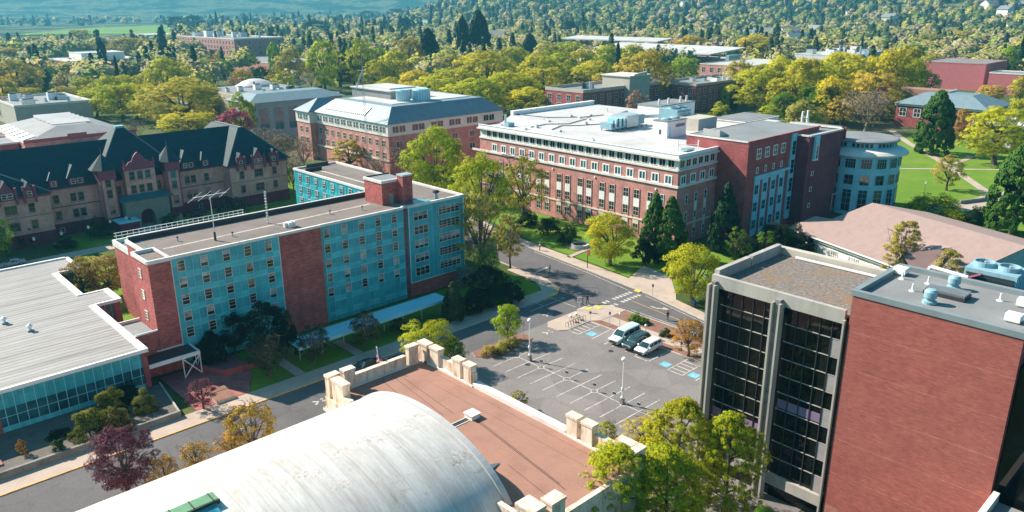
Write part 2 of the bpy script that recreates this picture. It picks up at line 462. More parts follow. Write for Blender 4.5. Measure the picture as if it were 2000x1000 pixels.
def tag(o, label=None, cat=None, group=None, kind=None):
    if label: o["label"] = label
    if cat: o["category"] = cat
    if group: o["group"] = group
    if kind: o["kind"] = kind
    return o
def thing(name, label, cat, loc=(0, 0, 0), group=None, absolute=True, rotz=0.0):
    """an Empty at the thing's base; with absolute=True its parts are written in world coordinates"""
    o = bpy.data.objects.new(name, None)
    o.empty_display_size = 0.5
    COL.objects.link(o)
    o.location = loc
    o.rotation_euler = (0, 0, rotz)
    if absolute:
        o["_abs"] = 1; o["_w"] = list(loc)
    return tag(o, label, cat, group)
KIDS = {}
def reg(parent, child):
    KIDS.setdefault(parent.name, []).append(child)
    return child
def dup(root, loc=None, rotz=None, label=None, scale=None, color=None):
    kids = [k for k in bpy.data.objects if k.parent == root]
    r = root.copy(); COL.objects.link(r)
    if loc is not None: r.location = loc
    if rotz is not None: r.rotation_euler = (0, 0, rotz)
    if scale is not None: r.scale = scale
    if label: r["label"] = label
    for k in kids:
        c = k.copy(); COL.objects.link(c); c.parent = r
        if color is not None: c.color = color
        for g in [g for g in bpy.data.objects if g.parent == k]:
            d = g.copy(); COL.objects.link(d); d.parent = c
    return r
def structure(name, mb, **kw):
    return tag(mb.build(name, **kw), kind='structure')

# windows ---------------------------------------------------------------
WPROTO = {}
def window_mesh(key, w, h, nx, ny, fm, gm, fw=0.07, sill=None, proud=0.06, rows=None, blind=None):
    """meshes of one window looking towards -Y, its centre bottom at the origin: (glass, frame)"""
    if key in WPROTO:
        return WPROTO[key]
    g = MB()
    if blind is None:
        g.box(-w / 2, w / 2, -0.02, 0.03, 0, h, gm)
    else:   # pale blind over part of the height
        zb = h * (1 - blind)
        g.box(-w / 2, w / 2, -0.02, 0.03, 0, zb, gm)
        g.box(-w / 2, w / 2, -0.02, 0.03, zb, h, M['pale_glass'])
    f = MB()
    y0, y1 = -proud - 0.02, 0.02
    f.box(-w / 2 - fw, -w / 2, y0, y1, -fw, h + fw, fm); f.box(w / 2, w / 2 + fw, y0, y1, -fw, h + fw, fm)
    f.box(-w / 2, w / 2, y0, y1, -fw, 0, fm); f.box(-w / 2, w / 2, y0, y1, h, h + fw, fm)
    for i in range(1, nx):
        x = -w / 2 + w * i / nx
        f.box(x - fw * 0.35, x + fw * 0.35, y0 * 0.7, -0.021, 0, h, fm)
    for j in (rows if rows else [k / ny for k in range(1, ny)]):
        z = h * j
        f.box(-w / 2, w / 2, y0 * 0.7 - 0.004, -0.022, z - fw * 0.35, z + fw * 0.35, fm)
    if sill:
        f.box(-w / 2 - 0.12, w / 2 + 0.12, -proud - 0.12, 0.05, -fw - sill, -fw - 0.003, fm)
    def mesh(mb, nm):
        me = bpy.data.meshes.new(nm); me.from_pydata(mb.v, [], mb.f)
        for mt in mb.mats: me.materials.append(mt)
        me.polygons.foreach_set("material_index", mb.mi); me.update()
        return me
    WPROTO[key] = (mesh(g, "window"), mesh(f, "window_frame"))
    return WPROTO[key]
FACE_ROT = {'-Y': 0.0, '+X': math.pi / 2, '+Y': math.pi, '-X': -math.pi / 2}
def put_window(parent, proto, x, y, z, facing='-Y', rot=None, name="window"):
    gm, fm = proto
    o = bpy.data.objects.new(name, gm); COL.objects.link(o)
    o.parent = parent
    off = wloc(parent)
    o.location = (x - off.x, y - off.y, z - off.z)
    o.rotation_euler = (0, 0, FACE_ROT[facing] if rot is None else rot)
    f = bpy.data.objects.new("window_frame", fm); COL.objects.link(f)
    f.parent = o
    return o
# fix: glass slightly proud of the wall
# ------------------------------------------------------------------ ground
def sheet(name, poly, z, mat, label=None):
    mb = MB(); mb.face([(x, y, z) for x, y in poly], mat)
    return structure(name, mb)
def strip(x0, x1, y0, y1):
    return [(x0, y0), (x1, y0), (x1, y1), (x0, y1)]

def ground_material():
    mt, nt, bs = _nt("campus_ground")
    p = _pos(nt)
    f = _noise(nt, p, 0.012, 6.0, 0.65)
    f2 = _noise(nt, p, 0.6, 5.0, 0.7)
    c = _ramp(nt, f, [(0.35, (0.045, 0.075, 0.022)), (0.5, (0.075, 0.11, 0.03)), (0.62, (0.12, 0.11, 0.07)), (0.75, (0.07, 0.10, 0.03))])
    c = _mix(nt, 0.6, c, _ramp(nt, f2, [(0.3, (0.6, 0.6, 0.55)), (0.7, (1.3, 1.25, 1.2))]), 'MULTIPLY')
    nt.links.new(c, bs.inputs["Base Color"]); bs.inputs["Roughness"].default_value = 1.0
    bs.inputs["Specular IOR Level"].default_value = 0.1
    return mt
M['ground'] = ground_material()
def lawn_material():
    mt, nt, bs = _nt("mown_lawn")
    p = _pos(nt)
    c = _ramp(nt, _noise(nt, p, 0.07, 7.0, 0.7), [(0.3, (0.075, 0.17, 0.02)), (0.5, (0.13, 0.23, 0.022)), (0.62, (0.19, 0.26, 0.035)), (0.75, (0.22, 0.21, 0.07))])
    c = _mix(nt, 0.5, c, _ramp(nt, _noise(nt, p, 0.4, 5.0, 0.75, (1.0, 0.35, 1)), [(0.32, (0.66, 0.74, 0.6)), (0.5, (1, 1, 1)), (0.68, (1.25, 1.12, 1.2))]), 'MULTIPLY')
    c = _mix(nt, 0.35, c, _ramp(nt, _noise(nt, p, 4.0, 3.0), [(0.35, (0.05, 0.11, 0.012)), (0.65, (0.20, 0.31, 0.04))]))
    nt.links.new(c, bs.inputs["Base Color"]); bs.inputs["Roughness"].default_value = 1.0; bs.inputs["Specular IOR Level"].default_value = 0.1
    return mt
M['lawn'] = lawn_material()
M['field'] = plain('far_green_field', (0.16, 0.27, 0.03), 0.95, 0.15, 0.01, spec=0.1)

gmb = MB()
gmb.face([(-9000, -9000, 0), (9000, -9000, 0), (9000, 9000, 0), (-9000, 9000, 0)], M['ground'])
structure('ground', gmb)

sheet('lawn', strip(36, 101, 96.4, 110.5), 0.03, M['lawn'])
sheet('lawn', [(113.5, 78), (116.2, 86), (118.5, 100), (120, 118), (128, 150), (139.5, 172), (139.5, 97), (160, 84), (150, 78)], 0.03, M['lawn'])
sheet('lawn', [(208, 66), (232, 58), (262, 52), (330, 60), (345, 92), (330, 125), (300, 135), (240, 100), (215, 90)], 0.03, M['lawn'])
sheet('lawn', [(150, 20), (235, 15), (262, 50), (205, 64), (180, 60), (168, 50)], 0.03, M['lawn'])
sheet('lawn', [(40, 188), (120, 186), (130, 215), (110, 225), (40, 200)], 0.03, M['lawn'])
sheet('lawn', [(170, 330), (290, 300), (330, 360), (230, 420)], 0.03, M['lawn'])
sheet('lawn', [(33, 128), (44, 124), (44, 186), (33, 186)], 0.03, M['lawn'])
sheet('field', [(380, 1900), (700, 1650), (1000, 2050), (1030, 2600), (700, 2400)], 0.6, M['field'])

sheet('street', [(-80, 79.6), (52.5, 79.6), (52.5, 85), (103, 85), (103, 93), (-80, 93)], 0.05, M['asphalt'])
sheet('parking_lot', [(52.6, 30), (94, 30), (94, 80.4), (89.2, 80.6), (89.2, 84.99), (52.6, 84.99)], 0.052, M['lot'])
sheet('street', [(98, 10), (104.5, 10), (106.5, 55), (108.2, 66), (111.6, 80.5), (114, 98), (116, 115), (118.5, 130), (128, 165),
                 (119, 165), (110, 140), (105.6, 120), (104.7, 110), (104.2, 100), (102.6, 95), (99.4, 93), (99.4, 85), (102.4, 84), (102.9, 78), (102, 55)], 0.056, M['asphalt'])
sheet('footpath', [(-80, 93.15), (99.4, 93.15), (102.3, 95.2), (104.0, 100), (104.5, 110), (102.3, 110), (101.5, 101), (99, 96.6), (-80, 96.6)], 0.15, M['pavement'])
sheet('footpath', [(104.8, 10), (107.6, 10), (110.8, 66), (113.2, 75.8), (115.7, 77.6), (123, 84), (124.5, 92), (116.2, 89.2), (117.2, 98), (119.0, 115), (121, 130), (129.5, 162),
                   (128.3, 162), (118.8, 130), (116.3, 115), (114.3, 98), (111.9, 80.5), (108.5, 66), (106.8, 55)], 0.14, M['pavement'])
sheet('footpath', [(117.5, 106.3), (125, 107.2), (125, 108.4), (117.7, 107.4)], 0.14, M['pavement'])
sheet('footpath', [(95.8, 20), (98.4, 20), (98.4, 79), (95.8, 79)], 0.13, M['pavement'])
sheet('mulch_bed', [(98.42, 20), (101.6, 20), (102.4, 79), (98.42, 79)], 0.12, M['mulch'])
sheet('mulch_bed', [(94.2, 20), (95.78, 20), (95.78, 80), (94.2, 80)], 0.13, M['mulch'])
# paved corner island with kerb
isl = [(87.1, 83.6), (87.3, 81.2), (88.6, 80.3), (94.2, 80.2), (95.8, 79.05), (102.6, 79.05), (102.2, 82.6), (100.4, 84.4), (97, 85.0), (88.6, 85.0)]
mb = MB(); mb.prism(isl, 0.0, 0.15, M['kerb'], M['pavement']); structure('footpath', mb)
mb = MB(); mb.prism([(70.6, 83.2), (71.4, 82.2), (80.6, 81.5), (82.0, 82.0), (82.2, 83.6), (81.2, 84.9), (71.2, 84.7)], 0.0, 0.16, M['kerb'], M['mulch']); structure('traffic_island', mb)
# kerbs as real steps
def kerb(name, pts, w, z, mat):
    mb = MB()
    for (a, b) in zip(pts, pts[1:]):
        d = Vector((b[0] - a[0], b[1] - a[1])); n = Vector((-d.y, d.x)).normalized() * w
        mb.prism([(a[0], a[1]), (b[0], b[1]), (b[0] + n.x, b[1] + n.y), (a[0] + n.x, a[1] + n.y)], 0.0, z, mat)
    return structure(name, mb)
kerb('kerb', [(-80, 92.98), (60, 92.98)], 0.2, 0.17, M['yellow'])
kerb('kerb', [(60, 92.98), (96.5, 92.98)], 0.16, 0.17, M['kerb'])
kerb('kerb', [(96.5, 92.98), (99.4, 93.0), (102.4, 95.1), (104.1, 100)], 0.22, 0.172, M['yellow'])
kerb('kerb', [(104.1, 100), (104.6, 110), (105.5, 120)], 0.2, 0.17, M['kerb'])
kerb('kerb', [(104.6, 10), (106.6, 55), (108.3, 66), (111.7, 80.5), (114.1, 98), (116.1, 115), (118.6, 130), (128.1, 165)], -0.2, 0.16, M['kerb'])
kerb('kerb', [(94.0, 30), (94.0, 80.1)], -0.18, 0.16, M['kerb'])
kerb('kerb', [(102.05, 20), (102.55, 78.9)], 0.2, 0.16, M['kerb'])
# brick-paved forecourt between the low glass hall and the tall slab, with the raised planting bed
sheet('brick_paving', [(32.5, 96.7), (40, 96.7), (44, 104), (44, 110), (32.5, 110)], 0.16, M['brick_paving'])
sheet('footpath', [(57.4, 96.7), (59.0, 96.7), (59.0, 103.5), (57.4, 103.5)], 0.16, M['pavement'])
sheet('footpath', [(47.2, 96.7), (48.8, 96.7), (48.8, 103.5), (47.2, 103.5)], 0.16, M['pavement'])
M['bed_soil'] = plain('planting_bed_soil', (0.13, 0.115, 0.10), 0.95, 0.35, 0.5, fine=0.5)
sheet('planting_bed', [(-40, 96.9), (30.2, 96.9), (31.4, 107.0), (-40, 107.0)], 0.75, M['bed_soil'])
# service road and forecourt of the old hall, garden paths, plaza by the round tower
sheet('footpath', [(-20, 180), (60, 183.5), (60, 187.6), (-20, 186.2)], 0.06, M['pavement'])
sheet('footpath', [(50, 187.9), (66, 188.6), (66, 203), (58, 203), (56, 192), (50, 190.5)], 0.065, M['pavement'])
sheet('footpath', [(52, 172), (95, 177), (95, 180.5), (60, 183)], 0.07, M['pavement'])
sheet('footpath', [(34, 112), (44, 112), (44, 124), (34, 124)], 0.07, M['mulch'])
def path(pts, w, z=0.06):
    mb = MB()
    for a, b in zip(pts, pts[1:]):
        d = Vector((b[0] - a[0], b[1] - a[1])); n = Vector((-d.y, d.x)).normalized() * w / 2
        e = d.normalized() * w * 0.3
        mb.face([(a[0] - n.x - e.x, a[1] - n.y - e.y, z), (b[0] - n.x + e.x, b[1] - n.y + e.y, z), (b[0] + n.x + e.x, b[1] + n.y + e.y, z), (a[0] + n.x - e.x, a[1] + n.y - e.y, z)], M['pavement'])
        z += 0.004
    structure('footpath', mb)
path([(345, 128), (318, 111), (283, 85.6), (243, 60)], 2.6)
path([(262, 98), (290.4, 66.3), (298, 57)], 1.6, 0.085)
path([(281, 84), (303.7, 84.5), (330, 75)], 1.9, 0.11)
sheet('plaza', [(214, 66), (226, 57), (246, 53), (262, 45), (266, 52), (250, 62.6), (232, 64), (218, 70)], 0.05, M['pavement'])
sheet('footpath', [(205, 290), (330, 250), (345, 262), (215, 302)], 0.06, M['pavement'])
sheet('footpath', [(165, 320), (290, 285), (292, 290), (167, 326)], 0.07, M['pavement'])

# painted markings ----------------------------------------------------------
def mark(name, segs, w, z, mat):
    mb = MB()
    for (ax, ay, bx, by) in segs:
        d = Vector((bx - ax, by - ay)); n = Vector((-d.y, d.x)).normalized() * w / 2
        mb.face([(ax - n.x, ay - n.y, z), (bx - n.x, by - n.y, z), (bx + n.x, by + n.y, z), (ax + n.x, ay + n.y, z)], mat)
    return structure(name, mb)
ZM = 0.062
segs = []
ys = [78.9 - 2.63 * k for k in range(11)]
for i, y in enumerate(ys):
    a = 0.0
    if i % 2 == 1:
        segs.append((70.4, y, 80.1, y - 0.05))
    else:
        segs.append((70.4, y, 74.8, y)); segs.append((76.0, y - 0.02, 80.1, y - 0.05))
mark('parking_stall_lines', segs, 0.13, ZM, M['white_line'])
csegs = []
for i in range(0, len(ys) - 2, 2):
    y0, y1 = ys[i], ys[i + 2]
    csegs += [(75.4, y0 - 0.6, 75.4, y1 + 0.6)]
for i in range(0, len(ys), 2):
    y = ys[i]
    csegs += [(74.8, y, 75.4, y - 0.6), (76.0, y, 75.4, y - 0.6)] + ([(74.8, y, 75.4, y + 0.6), (76.0, y, 75.4, y + 0.6)] if i else [])
mark('parking_stall_lines', csegs, 0.13, ZM + 0.004, M['white_line'])
s2 = [(88.7, 75.1, 94, 75.5), (88.8, 71.0, 90.2, 71.0), (88.8, 68.3, 90.2, 68.3), (88.8, 66.3, 93.6, 66.3), (88.7, 63.6, 93.9, 63.6), (88.6, 66.3, 88.6, 63.8),
      (88.6, 72.4, 90.0, 72.4)]
def hatch(x0, x1, y0, y1, n):
    r_ = [(x0, y0, x1, y0), (x0, y1, x1, y1), (x0, y0, x0, y1), (x1, y0, x1, y1)]
    for k in range(1, n + 1):
        x = x0 + (x1 - x0) * k / (n + 1)
        r_.append((x, y0, x, y1))
    return r_
s2 += hatch(88.6, 94.0, 77.9, 80.2, 4) + hatch(88.4, 93.7, 57.3, 59.9, 4) + hatch(88.4, 93.7, 50.3, 52.9, 4) + [(88.4, 55.0, 93.5, 55.0)]
mark('access_aisle_hatching', s2, 0.17, ZM + 0.008, M['white_line'])
for (x, y) in ((90.3, 76.5), (89.7, 61.2), (89.7, 56.1)):
    mb = MB(); mb.box(x - 0.75, x + 0.75, y - 0.75, y + 0.75, 0.02, 0.066, M['blue_paint'])
    for a, b in (((-0.1, 0.45), (-0.1, -0.05)), ((-0.1, -0.05), (0.3, -0.05)), ((0.3, -0.05), (0.45, -0.45)), ((-0.1, 0.2), (0.2, 0.2))):
        dx, dy = b[0] - a[0], b[1] - a[1]; L = math.hypot(dx, dy); nx, ny = -dy / L * 0.07, dx / L * 0.07
        mb.face([(x + a[0] - nx, y + a[1] - ny, 0.071), (x + b[0] - nx, y + b[1] - ny, 0.071), (x + b[0] + nx, y + b[1] + ny, 0.071), (x + a[0] + nx, y + a[1] + ny, 0.071)], M['white_line'])
    mb.lathe([(0.42, 0.071), (0.30, 0.071)], M['white_line'], 14, (x - 0.1, y - 0.15, 0.0), 2.0, 5.6)
    structure('wheelchair_symbol', mb)
# crosswalk bars, lane lines, turn arrow, bus box, sharrows
cw = []
for k in range(9):
    if k in (2,): continue
    x = 102.6 + k * 0.95
    cw += [(x, 84.6, x, 83.7), (x, 82.6, x, 81.7)]
mark('crosswalk', cw, 0.55, 0.066, M['white_line'])
mark('lane_line', [(103.4, 78.6, 102.9, 62), (102.9, 62, 102.3, 45), (110.9, 81, 107.6, 66), (107.6, 66, 106.0, 54), (113.2, 97.9, 110.9, 85.2), (115.3, 115, 113.2, 98)], 0.14, 0.067, M['white_line'])
mark('centre_line', [(107.0, 81.2, 105.6, 69.5), (105.6, 69.5, 104.3, 55)], 0.13, 0.068, M['yellow'])
mark('stop_bar', [(96.6, 85.3, 99.8, 85.2), (105.3, 104.8, 109.6, 105.4)], 0.45, 0.067, M['white_line'])
mark('lane_line', [(97.3, 92.6, 97.3, 86.4)], 0.14, 0.066, M['white_line'])
mark('bus_box', [(90.3, 92.6, 97.4, 92.7), (97.4, 92.7, 99.3, 90.9), (99.3, 90.9, 90.0, 90.6), (93.5, 92.6, 93.5, 90.7)], 0.14, 0.067, M['white_line'])
mb = MB()
mb.face([(107.2, 77.2, 0.067), (107.2, 75.4, 0.067), (107.45, 75.4, 0.067), (107.45, 77.2, 0.067)], M['white_line'])
mb.face([(107.3, 75.6, 0.068), (107.9, 74.6, 0.068), (108.2, 74.8, 0.068), (107.5, 75.9, 0.068)], M['white_line'])
mb.face([(107.5, 74.9, 0.069), (108.7, 75.3, 0.069), (108.3, 73.9, 0.069)], M['white_line'])
structure('turn_arrow', mb)
def sharrow(x, y):
    mb = MB(); z = 0.067
    mb.face([(x - 0.6, y + 0.5, z), (x - 0.3, y + 0.6, z), (x + 0.35, y, z), (x, y, z)], M['white_line'])
    mb.face([(x - 0.6, y - 0.5, z), (x, y, z), (x + 0.35, y, z), (x - 0.3, y - 0.6, z)], M['white_line'])
    mb.lathe([(0.22, z), (0.12, z)], M['white_line'], 10, (x + 0.9, y - 0.3, 0)); mb.lathe([(0.22, z), (0.12, z)], M['white_line'], 10, (x + 0.9, y + 0.35, 0))
    structure('bicycle_lane_symbol', mb)
for q in ((18.5, 87.0), (35.2, 88.6), (45.5, 87.6), (90.8, 87.4), (85.2, 82.0), (53.4, 87.3)):
    sharrow(*q)
mb = MB()
for (x, y, w, h) in ((98.3, 84.2, 0.65, 0.5), (99.8, 83.3, 0.5, 0.65), (111.7, 83.5, 0.5, 0.65), (98.7, 93.5, 0.8, 0.4)):
    mb.box(x - w, x + w, y - h, y + h, 0.10, 0.185, M['bright_yellow'])
structure('tactile_paving', mb)
mb = MB()
for (x, y, a) in ((78.3, 79.9, 0.55), (74.6, 75.7, 0.0), (87.4, 70.0, 0.0)):
    mb.lathe([(0.42, 0.069), (0.0, 0.069)], M['dark_metal'], 14, (x, y, 0))
structure('manhole_covers', mb)

# raised planting-bed walls
def wall_run(name, label, pts, w, z0, z1, mat, cat='wall'):
    mb = MB()
    for a, b in zip(pts, pts[1:]):
        d = Vector((b[0] - a[0], b[1] - a[1])); n = Vector((-d.y, d.x)).normalized() * w
        mb.prism([(a[0], a[1]), (b[0], b[1]), (b[0] + n.x, b[1] + n.y), (a[0] + n.x, a[1] + n.y)], z0, z1, mat)
    o = mb.build(name); tag(o, label, cat); return o
wall_run('retaining_wall', 'low stained concrete wall of the planting bed beside the street', [(-40, 96.5), (30.4, 96.5)], 0.4, 0, 1.0, M['dark_concrete'])
wall_run('retaining_wall', 'thin concrete edge of the planting bed beside the brick forecourt', [(30.4, 96.9), (31.6, 107.2)], 0.22, 0, 0.95, M['concrete'])
wall_run('retaining_wall', 'low curved wall at the edge of the lawn behind the willowy shrub', [(228, 64), (236, 60.6), (245, 61.2)], 0.5, 0, 1.0, M['dark_concrete'])
mb = MB(); mb.box(8.5, 10.4, 98.6, 100.0, 0.74, 0.95, plain('rust_board', (0.30, 0.13, 0.09), 0.8, 0.2, 2.0))
tag(mb.build('utility_cover'), 'square rust-coloured cover lying on the planting bed at the left edge', 'utility cover')
mb = MB(); mb.box(35.2, 38.0, 99.2, 100.4, 0.1, 0.6, M['brick_paving'], M['mulch']); mb.box(35.2, 38.0, 96.4, 99.18, 0.1, 0.55, M['kerb'], M['mulch'])
tag(mb.build('tree_planter'), 'square brick planter under the small purple tree on the forecourt', 'planter')
mb = MB()
for a, b in (((36.5, 110.4), (39.6, 103.8)), ((39.6, 103.8), (45.2, 103.6))):
    d = Vector((b[0] - a[0], b[1] - a[1])); n = Vector((-d.y, d.x)).normalized() * 0.35
    mb.prism([a, b, (b[0] + n.x, b[1] + n.y), (a[0] + n.x, a[1] + n.y)], 0.1, 1.1, M['brick_dark'])
tag(mb.build('garden_wall'), 'low dark brick wall in the shade beside the hall entrance canopy', 'wall')
# fountain basin
f = thing('fountain', 'round stone fountain basin on the lawn in front of the long brick building', 'fountain', (125.3, 110.4, 0))
mb = MB(); mb.lathe([(2.9, 0), (2.9, 0.12), (0, 0.12)], M['pavement'], 28, (125.3, 110.4, 0)); mb.build('base', f)
mb = MB(); mb.lathe([(2.0, 0.1), (2.0, 0.75), (1.6, 0.75), (1.6, 0.3), (0, 0.3)], M['offwhite'], 28, (125.3, 110.4, 0)); mb.build('basin', f)
mb = MB(); mb.lathe([(1.58, 0.5), (0, 0.5)], M['glass'], 24, (125.3, 110.4, 0)); mb.build('water', f)
# ------------------------------------------------------------------ tall teal residence slab
wr = random.Random(3)
b = thing('residence_hall', 'five-storey residence block clad in teal panels with two brick shafts and a flat gravel roof', 'building', (62, 118, 0))
mb = MB(); T = M['teal']
# main walls
ZT = 17.6
mb.box(36.8, 53.9, 111.4, 125.0, 0, ZT - 0.4, T); mb.box(61.3, 78.2, 111.4, 125.0, 0, ZT - 0.4, T)
mb.box(79.1, 92.2, 111.3, 126.0, 2.8, ZT - 0.4, T); mb.box(81.5, 92.2, 126.0, 157.6, 0, ZT - 0.4, T)
mb.build('wall', b)
for q in ((79.1, 92.2, 111.4, 125.9, 0, 2.79), (33.6, 36.79, 111.2, 117.6, 0, 17.12), (53.91, 61.29, 111.15, 124.9, 0, 17.12), (78.21, 79.09, 111.9, 125.0, 0, 17.12), (92.21, 92.35, 111.4, 157.6, 0, 17.1), (35.2, 36.79, 117.61, 124.9, 0, 17.1)):
    mb = MB(); mb.box(*q, M['brick_teal_hall']); mb.build('brick_panel', b)
mb = MB()
mb.box(30.45, 33.59, 111.4, 119.0, 0, 4.6, M['brick_teal_hall']); mb.box(30.45, 33.59, 111.35, 111.39, 3.95, 7.0, M['brick_teal_hall'])
mb.box(30.45, 33.65, 111.2, 111.34, 6.95, 7.2, M['white']); mb.box(30.45, 33.59, 111.4, 119.0, 4.61, 6.3, M['brick_teal_hall'], M['roof_palegrey'])
mb.box(30.5, 33.6, 118.9, 119.15, 6.31, 6.75, M['offwhite']); mb.box(33.0, 36.8, 111.05, 111.19, 3.8, 3.95, M['white'])
mb.build('brick_annexe', b)
# roof deck with raised white coping
mb = MB(); G = M['roof_gravel']
mb.box(36.9, 81.4, 111.8, 124.7, ZT - 0.6, ZT - 0.39, G); mb.box(79.2, 92.0, 111.7, 126.1, ZT - 0.58, ZT - 0.385, G); mb.box(81.7, 92.0, 126.2, 157.4, ZT - 0.6, ZT - 0.39, G)
mb.box(33.8, 36.55, 111.45, 117.4, 17.125, 17.16, G); mb.box(35.4, 36.75, 117.76, 124.7, 17.11, 17.15, G)
mb.build('roof', b)
mb = MB(); W = M['offwhite']
def cope(mb, x0, x1, y0, y1, z0=17.15, z1=ZT, mat=None):
    mb.box(x0, x1, y0, y1, z0, z1, mat or W)
cope(mb, 36.7, 53.95, 111.25, 111.65); cope(mb, 53.95, 61.25, 111.05, 111.5, 17.2, ZT + 0.02); cope(mb, 61.25, 78.15, 111.25, 111.65); cope(mb, 78.15, 79.05, 111.7, 112.1)
cope(mb, 79.05, 92.35, 111.15, 111.6); cope(mb, 92.0, 92.5, 111.6, 157.7); cope(mb, 81.35, 81.75, 126.0, 157.7); cope(mb, 81.75, 92.0, 157.35, 157.75)
cope(mb, 33.5, 36.7, 111.1, 111.45, 17.1, 17.65); cope(mb, 33.45, 33.8, 111.45, 117.7, 17.1, 17.64); cope(mb, 33.8, 36.9, 117.4, 117.75, 17.1, 17.66); cope(mb, 36.55, 36.9, 111.65, 117.4, 17.3, 17.63)
cope(mb, 35.0, 35.4, 117.75, 125.0, 17.1, 17.62)
cope(mb, 35.4, 81.3, 124.75, 125.15, 17.1, ZT + 0.45)
mb.build('coping', b)
for q in ((35.5, 81.3, 124.5, 124.74, 17.22, ZT + 0.4), (82.0, 86.0, 153.0, 153.2, 17.2, 18.0), (84.5, 90.0, 157.0, 157.3, 17.3, 18.0)):
    mb = MB(); mb.box(*q, M['dark_metal']); mb.build('parapet_flashing', b)
mb = MB()
pale = plain('pale_roof_seam', (0.42, 0.37, 0.33), 0.9, 0.25, 0.8)
mb.face([(38, 117.0, 17.218), (76, 118.5, 17.218), (76, 119.1, 17.218), (38, 117.5, 17.218)], pale)
mb.face([(85.0, 128, 17.218), (85.7, 128, 17.218), (85.5, 154, 17.218), (84.9, 154, 17.218)], pale)
mb.build('roof_seam', b)
# light spandrels and mullions of the curtain wall
WX_L = [38.23 + 3.44 * i for i in range(5)]; WX_M = [62.4 + 3.42 * i for i in range(5)]
WZ = [15.9, 13.28, 10.65, 8.05, 5.45]
sp = MB(); mu = MB(); LT = M['teal_light']
for xs, xr in ((WX_L, 53.8), (WX_M, 78.1)):
    for i, x in enumerate(xs):
        for j in range(6):
            zz = (WZ[j] if j < 5 else 2.85) - 1.95
            x0 = x + 0.62; x1 = min(x + 3.44 - 0.62, xr)
            if wr.random() < 0.94: sp.box(x0, x1, 111.36, 111.395, zz, zz + 0.95, LT)
            if wr.random() < 0.25: sp.box(x - 0.58, x + 0.58, 111.36, 111.395, zz + 0.2, zz + 0.8, LT)
    x = xs[0] - 1.15
    k = 0
    while x < xr:
        mu.box(x + 0.55, x + 0.61, 111.32, 111.355, 0.2, 17.15, M['aqua']); x += 1.147
    for j in range(6):
        zz = (WZ[j] if j < 5 else 2.85) - 1.98
        mu.box(xs[0] - 1.3, xr, 111.335, 111.352, zz, zz + 0.04, M['aqua'])
mu.box(79.15, 79.3, 111.2, 111.29, 2.8, 17.1, M['offwhite']); mu.box(92.05, 92.2, 111.2, 111.29, 2.8, 17.1, M['offwhite'])
mu.box(36.8, 36.95, 111.3, 111.39, 0.3, 17.1, M['offwhite']); mu.box(53.75, 53.9, 111.3, 111.39, 0.3, 17.1, M['offwhite']); mu.box(79.1, 92.2, 111.2, 111.28, 2.7, 2.85, M['offwhite'])
for k in range(1, 12):
    mu.box(79.1 + 1.09 * k, 79.15 + 1.09 * k, 111.23, 111.29, 2.86, 17.1, M['aqua'])
for j in range(5):
    sp.box(84.1, 85.2, 111.26, 111.295, 14.3 - 2.62 * j, 17.0 - 2.62 * j - 0.15, M['teal'])
# back wing, facing -X
for k in range(17):
    y = 157.0 - 1.75 * k
    mu.box(81.42, 81.46, y - 0.03, y + 0.03, 0.3, 17.1, M['aqua'])
for j in range(6):
    for k in range(9):
        y = 155.0 - 3.46 * k
        sp.box(81.46, 81.495, y - 2.8, y - 0.65, WZ[0] - 1.9 - 2.62 * j, WZ[0] - 1.0 - 2.62 * j, LT)
    mu.box(81.425, 81.455, 126.2, 157.3, WZ[0] - 2.0 - 2.62 * j, WZ[0] - 1.95 - 2.62 * j, M['aqua'])
sp.build('cladding', b); mu.build('mullion_grid', b)
protos = [window_mesh('res%d' % k, 1.02, 1.55, 1, 3, M['cream'], M['glass'], 0.07, rows=rows, blind=bl) for k, (rows, bl) in enumerate((([0.36, 0.7], None), ([0.36, 0.7], 0.33), ([0.36], 0.64), ([0.4, 0.7], 0.3), ([0.5], 1.0)))]
pick = [0, 1, 2, 3, 1, 0, 4]
for xs in (WX_L, WX_M):
    for x in xs:
        for j, z in enumerate(WZ):
            put_window(b, protos[wr.choice(pick)], x, 111.36, z - 0.78)
g3 = [window_mesh('res3_%d' % k, 3.1, 1.5, 3, 2, M['cream'], M['glass'], 0.08, blind=bl) for k, bl in enumerate((None, 0.5, 0.72))]
g5 = [window_mesh('res5_%d' % k, 4.9, 1.5, 5, 3, M['cream'], M['glass'], 0.08, blind=bl) for k, bl in enumerate((None, 0.35, 0.6))]
for j in range(5):
    z = 15.35 - 2.68 * j - 0.75
    put_window(b, g3[(1, 0, 2, 1, 0)[j]], 81.95, 111.28, z); put_window(b, g5[(1, 0, 2, 0, 1)[j]], 88.6, 111.28, z + 0.1)
for k in range(8):
    for j in range(5):
        put_window(b, protos[wr.choice(pick)], 81.47, 155.0 - 3.46 * k, WZ[j] - 0.9, '-X')
slit = window_mesh('slit', 1.0, 1.3, 1, 3, M['cream'], M['pale_glass'], 0.07)
for j in range(4):
    put_window(b, slit, 33.58, 115.0, 14.3 - 3.3 * j, '-X')
